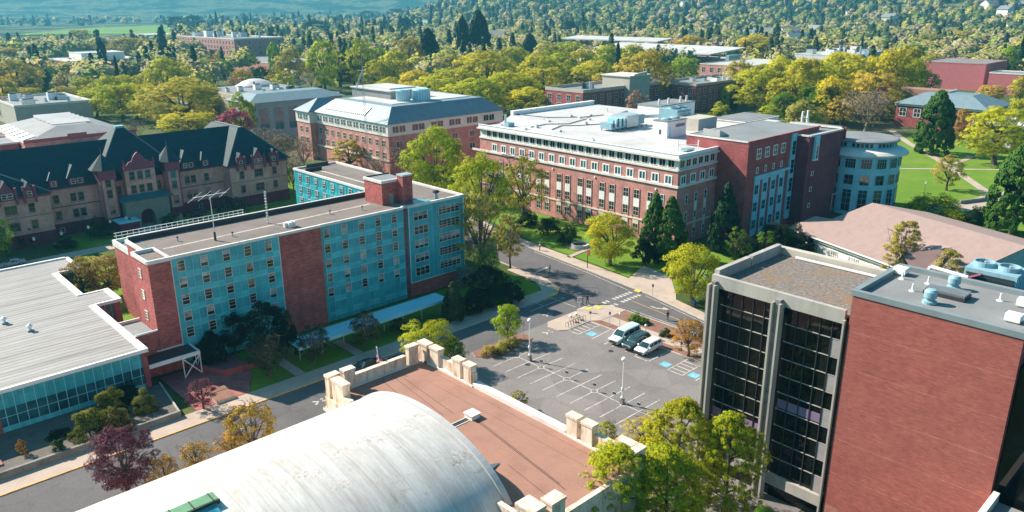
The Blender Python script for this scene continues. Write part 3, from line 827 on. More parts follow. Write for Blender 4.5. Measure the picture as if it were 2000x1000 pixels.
# penthouse, chimney
mb = MB(); mb.box(76.9, 82.3, 115.9, 121.6, 17.2, 21.4, M['brick_teal_hall']); mb.build('lift_penthouse', b)
mb = MB(); mb.box(77.1, 82.1, 116.1, 121.4, 21.41, 21.6, M['roof_palegrey']); mb.box(76.75, 82.45, 115.75, 116.1, 21.3, 21.8, W); mb.box(76.75, 77.1, 116.1, 121.7, 21.3, 21.8, W); mb.box(77.1, 82.4, 121.4, 121.7, 21.3, 21.8, M['dark_metal']); mb.build('penthouse_coping', b)
mb = MB(); mb.box(80.2, 82.3, 113.9, 115.7, 17.2, 22.4, M['brick_teal_hall']); mb.box(80.1, 82.4, 113.8, 115.8, 22.41, 22.7, M['metal']); mb.build('chimney', b)
mb = MB(); mb.box(78.4, 79.3, 115.8, 115.88, 17.2, 19.3, plain('door_tan', (0.3, 0.27, 0.2), 0.6)); mb.build('door', b)
mb = MB(); mb.box(78.5, 86, 112.2, 115.6, 17.222, 17.24, plain('teal_roof_felt', (0.16, 0.30, 0.30), 0.3, 0.5, 0.9)); mb.build('roof_patch', b)  # blotchy teal-grey felt patch on the gravel in front of the penthouse
# rear block with railing
mb = MB(); mb.box(38.0, 62.0, 126.5, 142.0, 0, 12.6, M['brick_teal_hall'], M['roof_palegrey']); mb.box(37.8, 62.2, 141.8, 142.2, 12.3, 13.3, W); mb.box(37.8, 38.2, 126.5, 141.8, 12.3, 13.3, W); mb.box(61.8, 62.2, 126.5, 141.8, 12.3, 13.3, W)
mb.build('rear_block', b)
mb = MB()
for k in range(25):
    x = 38.5 + k * 0.97
    mb.box(x, x + 0.07, 141.9, 141.97, 13.3, 14.4, M['white'])
for z in (13.85, 14.4): mb.box(38.2, 62, 141.88, 141.99, z, z + 0.07, M['white'])
mb.build('roof_railing', b)
# rooftop aerials, unit, dish
a = thing('rooftop_aerial', 'tall roof mast carrying a horizontal ham-radio beam aerial on the teal residence', 'aerial', (45.6, 116, 17.2))
mb = MB(); mb.tube((45.6, 116, 17.2), (45.6, 116, 24.5), 0.09, 0.07, M['metal']); mb.tube((45.6, 116, 17.2), (45.6, 116, 18.6), 0.2, 0.18, M['dark_metal']); mb.build('mast', a)
mb = MB(); mb.tube((43.6, 117.6, 24.1), (47.6, 114.4, 24.9), 0.06, 0.06, M['metal'])
for t in (0.05, 0.35, 0.65, 0.95):
    c = Vector((43.6, 117.6, 24.1)).lerp(Vector((47.6, 114.4, 24.9)), t)
    dv = Vector((0.62, 0.78, 0)) * (3.6 - 0.5 * t)
    mb.tube(c - dv, c, 0.02, 0.035, M['white'], 6); mb.tube(c, c + dv, 0.035, 0.02, M['white'], 6)
mb.build('beam', a)
mb = MB(); mb.tube((56.2, 119.5, 17.2), (56.2, 119.5, 22.6), 0.13, 0.1, M['offwhite'], 4); mb.tube((56.2, 119.5, 22.3), (56.2, 119.5, 22.7), 0.2, 0.2, M['metal'])
for k in range(10): mb.box(56.02, 56.38, 119.32, 119.68, 17.5 + k * 0.5, 17.54 + k * 0.5, M['offwhite'])
tag(mb.build('lattice_mast'), 'short pale lattice mast standing on the teal residence roof behind the brick shaft', 'mast')
mb = MB(); mb.box(57.4, 58.6, 114.4, 115.5, 17.22, 18.1, M['white']); mb.box(56.9, 57.35, 114.9, 115.6, 17.22, 18.0, M['offwhite']); mb.box(57.5, 58.5, 114.36, 114.4, 17.4, 17.9, M['metal'])
tag(mb.build('ventilation_unit'), 'small white ventilation unit on the gravel roof above the middle brick shaft', 'roof unit')
d = thing('satellite_dish', 'black satellite dish on a pale stand at the far edge of the teal residence roof', 'satellite dish', (87.3, 113.4, 17.2))
mb = MB(); mb.tube((87.3, 113.4, 17.2), (87.3, 113.4, 18.2), 0.4, 0.3, M['aqua_metal']); mb.build('stand', d)
mb = MB(); mb.lathe([(0.75, 0.25), (0.5, 0.08), (0, 0)], M['black'], 14, (87.3, 113.4, 18.3)); mb.lathe([(0.75, 0.25), (0.55, 0.5), (0, 0.62)], M['black'], 14, (87.3, 113.4, 18.3)); mb.build('reflector', d, smooth=True)
for k, (x, y) in enumerate(((41.2, 119.8), (48.5, 116.2), (66.9, 117.5), (72.5, 115.9))):
    mb = MB(); mb.tube((x, y, 17.2), (x, y, 17.8), 0.12, 0.12, M['metal']); mb.tube((x, y, 17.8), (x, y, 18.0), 0.22, 0.1, M['dark_metal'])
    tag(mb.build('vent_pipe'), ['dark-capped vent pipe left of the beam aerial mast', 'dark-capped vent pipe just right of the beam aerial mast', 'dark-capped vent pipe right of the white roof unit', 'dark-capped vent pipe nearest the brick penthouse'][k], 'vent pipe', 'vent pipes on the teal residence roof')
# walkway canopy along the front and the entrance canopy
c = thing('walkway_canopy', 'long pale teal flat canopy roof over the walkway in front of the teal residence', 'canopy', (63, 101, 0))
mb = MB(); mb.prism([(49.4, 103.2), (49.4, 99.2), (78.6, 99.8), (78.6, 103.4)], 2.95, 3.15, M['aqua']); mb.build('roof', c)
mb = MB(); mb.prism([(49.3, 99.19), (49.3, 98.9), (78.7, 99.5), (78.7, 99.79)], 2.75, 3.25, M['aqua']); mb.build('fascia', c)
for k in range(8):
    mb = MB(); mb.tube((50.5 + 3.9 * k, 101.3, 0), (50.5 + 3.9 * k, 101.3, 2.95), 0.09, 0.09, M['metal'], 8); mb.build('post', c)
c = thing('entrance_canopy', 'dark flat entrance canopy with a white edge and crossed white braces', 'canopy', (34, 109, 0))
mb = MB(); mb.box(30.6, 37.6, 107.6, 111.3, 3.3, 3.55, M['dark_metal']); mb.build('roof', c)
mb = MB(); mb.box(30.5, 37.8, 107.3, 107.59, 3.2, 3.75, M['white']); mb.box(37.61, 37.85, 107.6, 111.0, 3.2, 3.7, M['white']); mb.build('fascia', c)
mb = MB()
for p, q in (((35.2, 107.4, 0.1), (35.2, 107.4, 3.3)), ((37.7, 107.4, 0.1), (37.7, 107.4, 3.3)), ((35.2, 107.4, 0.2), (37.7, 107.4, 3.2)), ((35.2, 107.4, 3.2), (37.7, 107.4, 0.2)), ((37.7, 109.2, 0.1), (37.7, 109.2, 3.3)), ((37.7, 107.4, 3.2), (37.7, 109.2, 0.2))):
    mb.tube(p, q, 0.09, 0.09, M['white'], 6)
mb.build('brace', c)

# ------------------------------------------------------------------ low glass hall with ribbed roof
b = thing('glass_hall', 'low hall with a broad pale ribbed metal roof and teal glass front', 'building', (0, 130, 0))
mb = MB(); ZA = 6.5
poly = [(-45, 107), (30.3, 107), (30.3, 130.4), (34.2, 130.4), (34.2, 136.6), (30.3, 136.6), (30.3, 152), (34.4, 152), (34.4, 160.5), (-45, 160.5)]
inner = [(-45, 107.1), (30.2, 107.1), (30.2, 130.5), (34.1, 130.5), (34.1, 136.5), (30.2, 136.5), (30.2, 152.1), (34.3, 152.1), (34.3, 160.4), (-45, 160.4)]
mb.prism(inner, 0, ZA - 0.25, M['teal_glass']); mb.build('wall', b)
mb = MB(); mb.prism(inner, ZA - 0.24, ZA - 0.02, M['offwhite'], M['roof_ribbed']); mb.build('roof', b)
mb = MB()
def edge(mb, x0, x1, y0, y1, z0, z1, mat): mb.box(x0, x1, y0, y1, z0, z1, mat)
edge(mb, -45, 29.6, 106.8, 107.15, 6.1, 6.62, M['white']); edge(mb, 29.6, 30.6, 106.8, 130.2, 6.1, 6.64, M['white']); edge(mb, 30.6, 34.5, 130.1, 130.5, 6.1, 6.63, M['white'])
edge(mb, 33.6, 34.5, 130.5, 136.8, 6.1, 6.66, M['white']); edge(mb, 30.6, 33.6, 136.4, 136.8, 6.1, 6.62, M['white']); edge(mb, 29.6, 30.6, 136.5, 151.8, 6.1, 6.65, M['white'])
edge(mb, 30.6, 34.6, 151.8, 152.2, 6.1, 6.63, M['white']); edge(mb, 34.0, 34.6, 152.2, 160.7, 6.1, 6.62, M['white']); edge(mb, -45, 34.0, 160.2, 160.7, 6.1, 6.75, M['white'])
mb.build('coping', b)
mb = MB(); x = 29.2
while x > -20:
    mb.box(x - 0.04, x + 0.04, 106.98, 107.08, 0.7, 6.1, M['aqua']); x -= 1.17
for z in (1.35, 2.7): mb.box(-45, 29.6, 107.0, 107.07, z, z + 0.06, M['aqua'])
mb.box(-45, 29.6, 107.03, 107.09, 0.0, 1.32, M['teal_light']); mb.box(-45, 29.6, 107.045, 107.095, 3.9, 6.09, M['teal'])
for k in range(4):
    mb.box(30.9 + 0.95 * k, 30.95 + 0.95 * k, 130.42, 130.49, 0.3, 6.1, M['aqua'])
mb.build('curtain_wall', b)
for q in ((29.62, 30.35, 106.88, 107.6, 0, 6.09), (11.4, 12.1, 106.9, 107.09, 0.7, 3.0), (33.3, 34.3, 130.35, 131.2, 0, 6.09), (30.35, 31, 130.35, 130.6, 0, 6.09)):
    mb = MB(); mb.box(*q, M['brick_dark']); mb.build('brick_pier', b)
mb = MB(); z = ZA + 0.0
for y in (112, 117.6, 123.2, 128.8, 134.4, 140, 146):
    mb.face([(-30, y, z), (29.5, y, z), (29.5, y + 0.07, z), (-30, y + 0.07, z)], M['dark_concrete'])
mb.build('roof_joints', b)
for k, (x, y, lab) in enumerate(((18.2, 131.5, 'small white vent hood on the ribbed roof, the farther of the two close together'), (20.3, 125.6, 'small white vent hood on the ribbed roof, the nearer one with the aqua base'), (16.2, 136.0, 'grey vent hood at the left edge of the ribbed roof'))):
    t = thing('vent_hood', lab, 'roof vent', (x, y, 6.5), 'vents on the ribbed roof')
    mb = MB(); mb.box(x - 0.4, x + 0.4, y - 0.35, y + 0.35, 6.5, 6.75, M['aqua_metal']); mb.build('base', t)
    mb = MB(); mb.tube((x, y, 6.75), (x, y, 7.3), 0.22, 0.22, M['white']); mb.lathe([(0.42, 7.25), (0.42, 7.4), (0.1, 7.65), (0, 7.65)], M['white'], 12, (x, y, 0)); mb.build('hood', t)
t = thing('skylight', 'blue-framed louvred roof light at the left edge of the ribbed roof', 'skylight', (15.2, 127.3, 6.5))
mb = MB(); mb.box(13.2, 15.9, 126.2, 128.2, 6.5, 7.0, M['aqua_metal']); mb.build('curb', t)
mb = MB(); mb.box(13.35, 15.75, 126.35, 128.05, 7.01, 7.06, M['glass']);
for k in range(5): mb.box(13.4 + k * 0.5, 13.5 + k * 0.5, 126.4, 128.0, 7.07, 7.11, M['white'])
mb.build('pane', t)

# ------------------------------------------------------------------ crenellated fieldhouse with barrel roof
CR = plain('rust_streaked_cream', (0.60, 0.49, 0.38), 0.85, 0.16, 1.2, fine=0.1, stretch=(1, 1, 0.3))
def stained_plaster():
    mt, nt, bs = _nt('stained_plaster')
    p = _pos(nt)
    f = _noise(nt, p, 1.0, 6.0, 0.72, (1.2, 1.2, 0.28))
    c = _ramp(nt, f, [(0.36, (0.42, 0.24, 0.14)), (0.46, (0.68, 0.53, 0.40)), (0.58, (0.78, 0.68, 0.56))])
    nt.links.new(c, bs.inputs["Base Color"]); bs.inputs["Roughness"].default_value = 0.9
    bs.inputs["Specular IOR Level"].default_value = 0.15
    _bump(nt, bs, f, 0.2, 0.03)
    return mt
CR = stained_plaster()
def stained_cap():
    mt, nt, bs = _nt('lichen_stained_cap')
    p = _pos(nt)
    f = _noise(nt, p, 2.2, 7.0, 0.75)
    c = _ramp(nt, f, [(0.38, (0.50, 0.25, 0.14)), (0.47, (0.72, 0.60, 0.46)), (0.62, (0.66, 0.56, 0.47))])
    nt.links.new(c, bs.inputs["Base Color"]); bs.inputs["Roughness"].default_value = 0.9
    return mt
CAP = stained_cap()
b = thing('fieldhouse', 'cream crenellated fieldhouse with a flat terracotta roof in the foreground', 'building', (45, 54, 0))
mb = MB(); mb.box(37.9, 51.9, 37.1, 70.9, 0, 10.3, CR); mb.build('wall', b)
mb = MB(); mb.box(38.3, 51.3, 37.6, 70.4, 10.31, 10.5, M['roof_orange']); mb.build('roof', b)
felt = plain('tarred_seam', (0.09, 0.05, 0.045), 0.9, 0.2, 2.0)
mb = MB()
for (x0, y0, x1, y1, w) in ((46.0, 69.5, 44.6, 58.0, 0.03), (46.8, 69.6, 45.6, 57.5, 0.03), (44.4, 69.0, 43.6, 62.5, 0.035), (46.4, 54.8, 44.2, 40.0, 0.05), (46.6, 54.6, 44.5, 41.0, 0.04), (43.2, 46.5, 42.2, 39.2, 0.03), (48.2, 66, 48.3, 41, 0.012), (50.0, 66, 50.0, 41, 0.012),
                         (42.0, 38.6, 41.1, 38.6, 0.03), (43.1, 39.3, 41.9, 39.3, 0.03)):
    d = Vector((x1 - x0, y1 - y0)); n = Vector((-d.y, d.x)).normalized() * w
    mb.face([(x0 - n.x, y0 - n.y, 10.515), (x1 - n.x, y1 - n.y, 10.515), (x1 + n.x, y1 + n.y, 10.515), (x0 + n.x, y0 + n.y, 10.515)], felt)
mb.build('roof_seams', b)
mb = MB()
mb.box(51.0, 51.9, 46.4, 60.7, 10.31, 11.0, M['offwhite'])
mb.box(51.25, 51.9, 60.9, 66.95, 10.31, 12.0, CR); mb.box(51.3, 51.88, 42.6, 46.3, 10.31, 11.9, CR); mb.box(51.25, 51.9, 39.9, 42.5, 10.31, 12.0, CR)
mb.box(50.9, 51.24, 38.4, 46.39, 10.5, 10.72, M['offwhite']); mb.box(50.9, 51.24, 60.71, 69.8, 10.5, 10.72, M['offwhite'])
mb.box(41.6, 48.7, 70.3, 70.9, 10.31, 11.9, CR); mb.box(41.3, 50.8, 70.05, 70.29, 10.5, 10.68, M['offwhite'])
mb.box(41.0, 50.0, 37.1, 37.6, 10.31, 11.1, CR)
mb.box(37.9, 38.5, 65.8, 67.0, 10.31, 11.6, CR)
mb.box(37.9, 38.4, 39.6, 42.3, 10.31, 11.1, CR)
mb.build('parapet', b)
def merlon(x0, x1, y0, y1, zt=13.0, zb=10.31):
    mb = MB(); mb.box(x0, x1, y0, y1, zb, zt - 0.3, CR); mb.box(x0 - 0.08, x1 + 0.08, y0 - 0.08, y1 + 0.08, zt - 0.28, zt, CAP); return mb.build('merlon', b)
for q in ((51.0, 51.85, 62.95, 64.3), (51.0, 51.85, 61.0, 62.3), (51.0, 51.85, 44.8, 46.2), (51.0, 51.85, 42.8, 44.2), (51.0, 51.85, 38.0, 39.75),
          (51.0, 51.85, 67.0, 68.6), (50.9, 51.9, 69.15, 70.85), (49.0, 50.4, 70.1, 70.85), (38.0, 39.4, 70.0, 70.85), (40.0, 41.4, 70.0, 70.85), (38.0, 38.9, 67.1, 69.4),
          (50.2, 51.85, 37.0, 37.75), (39.3, 40.9, 37.0, 38.2), (37.3, 38.8, 37.3, 39.2)):
    merlon(*q)
mb = MB(); mb.box(37.7, 41.5, 70.9, 71.15, 8.6, 8.9, M['cream']); mb.box(37.6, 37.89, 66.0, 71.1, 8.6, 8.9, M['cream']); mb.box(51.9, 52.1, 37, 71, 9.6, 9.85, M['cream']); mb.build('string_course', b)
mb = MB(); mb.box(46.0, 47.1, 55.0, 56.2, 10.5, 11.0, M['white']); mb.box(45.9, 47.2, 54.9, 56.3, 11.0, 11.08, M['white']); tag(mb.build('roof_hatch'), 'small white hatch standing in the middle of the terracotta roof', 'roof hatch')
mb = MB()
for k in range(3): mb.box(42.3 + k * 1.22, 43.45 + k * 1.22, 55.3, 55.9, 10.5, 10.56, M['dark_metal'])
mb.box(41.8, 45.95, 55.2, 55.29, 10.5, 10.57, M['offwhite']); mb.box(41.8, 45.95, 55.91, 56.0, 10.5, 10.57, M['offwhite']); tag(mb.build('walkway_grating'), 'dark grated walkway running to the white hatch on the terracotta roof', 'walkway')
mb = MB(); mb.face([(40.0, 47.9, 10.6), (42.9, 47.2, 10.56), (40.0, 46.6, 10.6)], M['aqua_metal']); mb.face([(40.0, 47.25, 11.4), (42.9, 47.2, 10.56), (40.0, 47.9, 10.6)], M['aqua_metal']); mb.face([(40.0, 46.6, 10.6), (42.9, 47.2, 10.56), (40.0, 47.25, 11.4)], M['white']); tag(mb.build('roof_cricket'), 'small pointed metal wedge between the barrel roof and the terracotta roof', 'roof wedge')
# barrel vault
def barrel_material():
    mt, nt, bs = _nt('weathered_silver_vault')
    p = _pos(nt)
    sx = nt.nodes.new("ShaderNodeSeparateXYZ"); nt.links.new(p, sx.inputs[0])
    f = _noise(nt, p, 0.55, 7.0, 0.72, (0.9, 0.35, 0.35))
    dirt = _ramp(nt, f, [(0.30, (0.42, 0.36, 0.32)), (0.38, (0.56, 0.51, 0.46)), (0.48, (0.60, 0.57, 0.53)), (0.6, (0.68, 0.65, 0.61))])
    f2 = _noise(nt, p, 1.0, 7.0, 0.8, (2.6, 0.10, 0.10))
    streak = _ramp(nt, f2, [(0.36, (0.66, 0.66, 0.66)), (0.60, (1.0, 1.0, 1.0))])
    c = _mix(nt, 0.75, dirt, streak, 'MULTIPLY')
    pp = nt.nodes.new("ShaderNodeMath"); pp.operation = 'PINGPONG'; nt.links.new(sx.outputs[0], pp.inputs[0]); pp.inputs[1].default_value = 1.22
    c = _mix(nt, 0.5, c, _ramp(nt, pp.outputs[0], [(0.0, (0.6, 0.6, 0.6)), (0.035, (0.7, 0.7, 0.7)), (0.06, (1, 1, 1))]), 'MULTIPLY')
    # patches where coating has worn to brown
    f3 = _noise(nt, p, 0.28, 8.0, 0.8, (0.6, 1.0, 1.0))
    mk = _ramp(nt, f3, [(0.535, (0, 0, 0)), (0.61, (0.85, 0.85, 0.85))])
    c = _mix(nt, mk, c, _ramp(nt, _noise(nt, p, 3.0, 6.0, 0.8), [(0.38, (0.24, 0.17, 0.12)), (0.48, (0.50, 0.44, 0.38)), (0.56, (0.66, 0.63, 0.58))]))
    nt.links.new(c, bs.inputs["Base Color"])
    bs.inputs["Roughness"].default_value = 0.5; bs.inputs["Metallic"].default_value = 0.08
    return mt
VB = barrel_material()
YC, HW, Z0, RISE = 54.0, 12.6, 9.4, 5.75
prof = []
for k in range(41):
    t = -1 + 2 * k / 40
    ang = t * math.pi / 2 * 0.88
    prof.append((YC + HW * math.sin(ang) / math.sin(math.pi / 2 * 0.88), Z0 + RISE * (math.cos(ang) - math.cos(math.pi / 2 * 0.88)) / (1 - math.cos(math.pi / 2 * 0.88))))
v = thing('barrel_vault_hall', 'long silvery barrel-vaulted drill hall in the bottom left foreground', 'building', (0, 54, 0))
mb = MB()
b0 = len(mb.v); xs = [39.1 - 4.0 * k for k in range(26)]
for x in xs:
    for (y, z) in prof: mb.v.append((x, y, z))
n = len(prof)
for i in range(len(xs) - 1):
    for j in range(n - 1):
        mb.f.append((b0 + i * n + j, b0 + i * n + j + 1, b0 + (i + 1) * n + j + 1, b0 + (i + 1) * n + j)); mb.mi.append(mb.m(VB))
o = mb.build('roof', v, smooth=True)
mb = MB()
for (y, z), (y2, z2) in zip(prof, prof[1:]):
    mb.face([(39.05, y, 8.0), (39.05, y2, 8.0), (39.05, y2, z2 - 0.01), (39.05, y, z - 0.01)], M['offwhite'])
mb.box(-62, 37.7, YC - HW - 0.15, YC - HW + 0.3, 0, 9.5, CR); mb.box(-62, 37.7, YC + HW - 0.3, YC + HW + 0.15, 0, 9.5, CR)
mb.build('wall', v)
mb = MB()
for (y, z), (y2, z2) in zip(prof, prof[1:]):
    mb.prism([(38.7, y), (39.35, y), (39.35, y2), (38.7, y2)], [z + 0.004, z + 0.004, z2 + 0.004, z2 + 0.004], [z + 0.16, z + 0.16, z2 + 0.16, z2 + 0.16], M['roof_white'])
mb.build('end_rib', v)
t = thing('roof_monitor', 'raised roof monitor with green copper cladding on the ridge of the barrel vault', 'roof monitor', (12, 55, 14.5))
GRN = plain('green_copper', (0.10, 0.25, 0.13), 0.6, 0.2, 0.9)
mb = MB(); mb.box(2, 18.2, 52.7, 54.0, 14.6, 15.5, GRN); mb.build('wall', t)
mb = MB(); mb.box(1.8, 18.45, 52.95, 54.1, 15.51, 15.7, GRN)
for k in range(12): mb.box(18.0 - 1.5 * k, 18.08 - 1.5 * k, 52.95, 54.1, 15.71, 15.76, M['dark_metal'])
mb.box(1.8, 18.5, 52.8, 52.94, 15.3, 15.68, M['dark_metal'])
mb.build('roof', t)
mb = MB(); mb.prism([(2, 50.4), (18.1, 50.4), (18.1, 52.79), (2, 52.79)], [14.2, 14.2, 15.1, 15.1], [14.95, 14.95, 15.42, 15.42], glass('blue_roof_glazing', (0.05, 0.30, 0.42), 0.15)); mb.build('glazing', t)
f = thing('flagpole', 'short flagpole with a drooping flag fixed behind the fieldhouse parapet', 'flagpole', (45.7, 71.6, 8.0))
mb = MB(); mb.tube((45.7, 71.2, 8.2), (45.7, 71.9, 13.4), 0.07, 0.05, M['white']); mb.lathe([(0, 0.12), (0.1, 0), (0, -0.12)], M['white'], 8, (45.7, 71.93, 13.5)); mb.build('pole', f)
mb = MB()
red = plain('flag_red', (0.40, 0.05, 0.07), 0.8); blu = plain('flag_blue', (0.05, 0.07, 0.20), 0.8)
for k in range(9):
    z1 = 12.9 - 0.28 * k; z0 = z1 - 0.28
    w0, w1 = 0.16 + 0.055 * k, 0.16 + 0.055 * (k + 1)
    mt = blu if k < 3 else (red if k % 2 else M['white'])
    mb.face([(45.75, 71.85 - 0.07 * k, z1), (45.75 + w0, 71.75 - 0.07 * k, z1 - 0.1), (45.75 + w1, 71.68 - 0.07 * k, z0 - 0.1), (45.75, 71.78 - 0.07 * k, z0)], mt)
    if k < 7: mb.face([(45.76, 71.86 - 0.07 * k, z1), (45.66 - w0 * 0.6, 71.95 - 0.07 * k, z1 - 0.1), (45.66 - w1 * 0.6, 71.92 - 0.07 * k, z0 - 0.1), (45.76, 71.79 - 0.07 * k, z0)], M['white'] if k % 2 else red)
mb.build('flag', f)
# ------------------------------------------------------------------ long brick building with pale roof and its wings
b = thing('long_brick_building', 'long red-brick campus building with a pale flat roof, white window band and deep eaves', 'building', (150, 120, 0))
BP, BD, CW = M['brick_pink'], M['brick_dark'], M['offwhite']
mb = MB()
main = [(140, 95.3), (140, 161.0), (148, 161.0), (163, 172), (200, 172), (200, 95.3)]
mb.prism(main, 0, 17.3, BP); mb.build('wall', b)
mb = MB(); mb.prism([(140.12, 95.42), (140.12, 160.9), (148.1, 160.9), (163.1, 171.9), (199.9, 171.9), (199.9, 95.42)], 17.31, 19.75, CW); mb.build('window_band', b)
mb = MB(); mb.box(139.75, 139.99, 95.1, 161, 17.25, 17.65, CW); mb.box(139.75, 155.3, 95.05, 95.29, 17.25, 17.66, CW)
mb.box(139.7, 139.99, 95.0, 164, 13.55, 14.05, CW); mb.box(139.71, 155.2, 94.95, 95.29, 13.55, 14.04, CW)
mb.box(139.8, 139.99, 95.1, 161, 4.5, 4.85, M['cream']); mb.box(139.82, 155.2, 95.08, 95.29, 4.5, 4.84, M['cream'])
mb.build('ledge', b)
mb = MB(); mb.prism([(139.35, 94.7), (139.35, 161.6), (148.4, 161.8), (163.4, 173.1), (201, 173.1), (201, 104), (177.4, 104), (177.4, 98), (155.2, 98), (155.2, 94.7)], 19.76, 20.15, CW, M['roof_white']); mb.build('roof', b)
mb = MB(); mb.prism([(139.7, 95.2), (155.2, 95.2), (155.2, 95.5), (140.0, 95.5), (140.0, 161.2), (139.7, 161.2)], 20.16, 20.95, M['white']); mb.box(163, 200.6, 171.8, 173, 20.16, 21.3, M['white'])
mb.box(139.6, 155.2, 95.1, 95.55, 20.951, 21.05, M['white']); mb.box(139.6, 140.1, 95.55, 161.2, 20.951, 21.05, M['white']); mb.box(163, 200.8, 171.6, 173.1, 21.301, 21.4, M['white']); mb.build('parapet', b)
mb = MB()
for z0, z1 in ((9.5, 11.5), (5.5, 7.4), (1.4, 3.3)): pass
pairs = [138.0, 135.0, 130.8, 127.9, 123.7, 120.8, 116.7, 113.6, 109.4, 106.3, 102.4, 99.2, 142.2, 145.2, 149.5, 152.5, 156.8]
for y in pairs[:10] + pairs[12:]:
    mb.box(139.9, 139.985, y - 0.85, y + 0.85, 7.45, 9.45, M['white']); mb.box(139.9, 139.985, y - 0.85, y + 0.85, 3.4, 4.48, M['cream'])
    mb.box(139.93, 139.98, y - 1.05, y - 0.86, 1.2, 11.7, M['maroon']); mb.box(139.93, 139.98, y + 0.86, y + 1.05, 1.2, 11.7, M['maroon'])
mb.box(139.9, 139.985, 101.5, 103.3, 7.45, 9.45, M['white'])
for x in (147.4, 151.2):
    mb.box(x - 0.5, x + 0.5, 95.2, 95.285, 7.2, 9.6, M['white']); mb.box(x - 0.5, x + 0.5, 95.2, 95.285, 3.4, 5.7, M['cream'])
mb.build('facade_infill', b)
wt = window_mesh('band', 1.6, 1.5, 2, 1, M['white'], M['glass'], 0.08)
w2 = window_mesh('row2', 1.5, 1.6, 2, 1, M['white'], M['teal_glass'], 0.3, proud=0.05)
w3 = window_mesh('strip3', 1.45, 1.95, 2, 2, M['cream'], M['glass'], 0.09)
w4 = window_mesh('narrow', 0.8, 2.0, 1, 2, M['white'], M['teal_glass'], 0.1)
for k in range(26): put_window(b, wt, 140.1, 97.3 + 2.4 * k, 18.0, '-X')
for k in range(6): put_window(b, wt, 141.4 + 2.38 * k, 95.4, 18.0, '-Y')
for k in range(17): put_window(b, w2, 139.98, 97.8 + 3.57 * k, 14.35, '-X')
for k in range(4): put_window(b, w2, 142.0 + 3.74 * k, 95.28, 14.35, '-Y')
for y in pairs:
    if y == 99.2: put_window(b, w4, 139.98, y, 9.5, '-X'); continue
    for z in (9.5, 5.45, 1.4): put_window(b, w3, 139.98, y, z, '-X')
for z in (9.5, 5.5, 1.2):
    for x in (143.7, 147.4, 151.2): put_window(b, w4, x, 95.28, z, '-Y')
dm = MB()
for y in (101, 119, 133): dm.box(139.8, 139.98, y - 0.2, y + 0.2, 12.3, 12.7, M['white'])
dm.build('wall_lights', b)

w = thing('brick_wing', 'deep red brick wing with a tall teal-framed window bay beside the long building', 'building', (165, 95, 0))
mb = MB(); mb.prism([(155.3, 87.6), (174.6, 87.6), (174.6, 87.7), (189, 87.7), (189, 104), (155.3, 104)], 0, 22.6, M['brick_dark']); mb.build('wall', w)
mb = MB(); mb.prism([(155.5, 87.8), (188.8, 87.8), (188.8, 103.8), (155.5, 103.8)], 22.61, 22.75, M['roof_palegrey']); mb.build('roof', w)
mb = MB(); mb.box(155.2, 189.1, 87.45, 87.79, 22.61, 22.95, BD); mb.box(155.15, 155.49, 87.8, 104, 22.61, 22.9, CW); mb.box(155.5, 189, 103.81, 104.1, 22.61, 22.9, CW); mb.build('coping', w)
mb = MB(); mb.box(159, 172.9, 87.4, 87.59, 0.2, 14.0, M['aqua']); mb.box(158.6, 175, 87.1, 87.59, 14.01, 14.6, M['aqua'])
for x in (161.9, 165.6, 169.4): mb.box(x - 0.45, x + 0.45, 87.3, 87.39, 0.2, 13.4, BD)
mb.build('window_bay', w)
mb = MB(); mb.box(174.7, 177.1, 87.3, 87.65, 1.5, 22.5, M['aqua']); mb.build('corner_strip', w)
wa = window_mesh('w1big', 1.55, 2.0, 2, 2, M['white'], M['glass'], 0.22)
wb = window_mesh('w1small', 0.55, 1.2, 1, 1, M['white'], M['glass'], 0.14)
wc = window_mesh('w1bay', 1.5, 2.1, 2, 2, M['aqua'], M['glass'], 0.09)
wd = window_mesh('w1strip', 1.6, 3.3, 1, 3, M['aqua'], M['glass'], 0.09)
for k in range(4):
    put_window(w, wa, 160 + 3.7 * k, 87.58, 18.6); put_window(w, wb, 159.9 + 3.7 * k, 87.58, 15.2)
    for z in (10.3, 6.2, 2.0): put_window(w, wc, 159.95 + 3.78 * k, 87.38, z)
for z in (17.4, 12.9, 8.4, 3.8): put_window(w, wd, 175.9, 87.28, z)
mb = MB(); mb.prism([(157.5, 96.5), (161.5, 96.5), (161.5, 101), (157.5, 101)], 22.76, [24.3, 22.8, 22.8, 24.3], M['roof_white']); mb.build('roof_hood', w)

w = thing('stair_tower', 'plum-brown stair tower with a slim window slot between brick wing and round pavilion', 'building', (186, 86, 0))
mb = MB(); mb.prism([(177.3, 84.3), (177.3, 87.25), (189.1, 87.25), (189.1, 98), (193.6, 98), (193.6, 83.7)], 0, 21.7, M['brick_brown'])
mb.build('wall', w)
mb = MB(); mb.box(193.61, 197.5, 85.2, 98, 0, 22.0, M['brick_brown']); mb.box(193.3, 193.59, 83.5, 83.69, 0, 1, M['brick_brown']); mb.box(197.2, 197.5, 84.4, 85.2, 0, 22.0, BD); mb.build('side_wall', w)
mb = MB(); mb.box(177.6, 193.3, 84.4, 97.7, 21.71, 21.8, M['roof_palegrey']); mb.box(193.7, 197.4, 85.4, 97.9, 22.01, 22.15, M['roof_palegrey']); mb.build('roof', w)
mb = MB(); mb.prism([(177.2, 84.0), (193.7, 83.5), (193.7, 83.9), (177.2, 84.4)], 21.81, 22.2, CW); mb.box(177.1, 177.5, 84.4, 97, 21.81, 22.2, CW); mb.box(193.5, 193.9, 84, 98, 22.01, 22.4, CW); mb.build('coping', w)
mb = MB(); mb.box(179.3, 181.2, 83.5, 84.1, 16.2, 21.8, M['aqua']); mb.box(179.1, 181.3, 83.4, 84.1, 15.9, 16.19, M['white']); mb.build('window_slot', w)
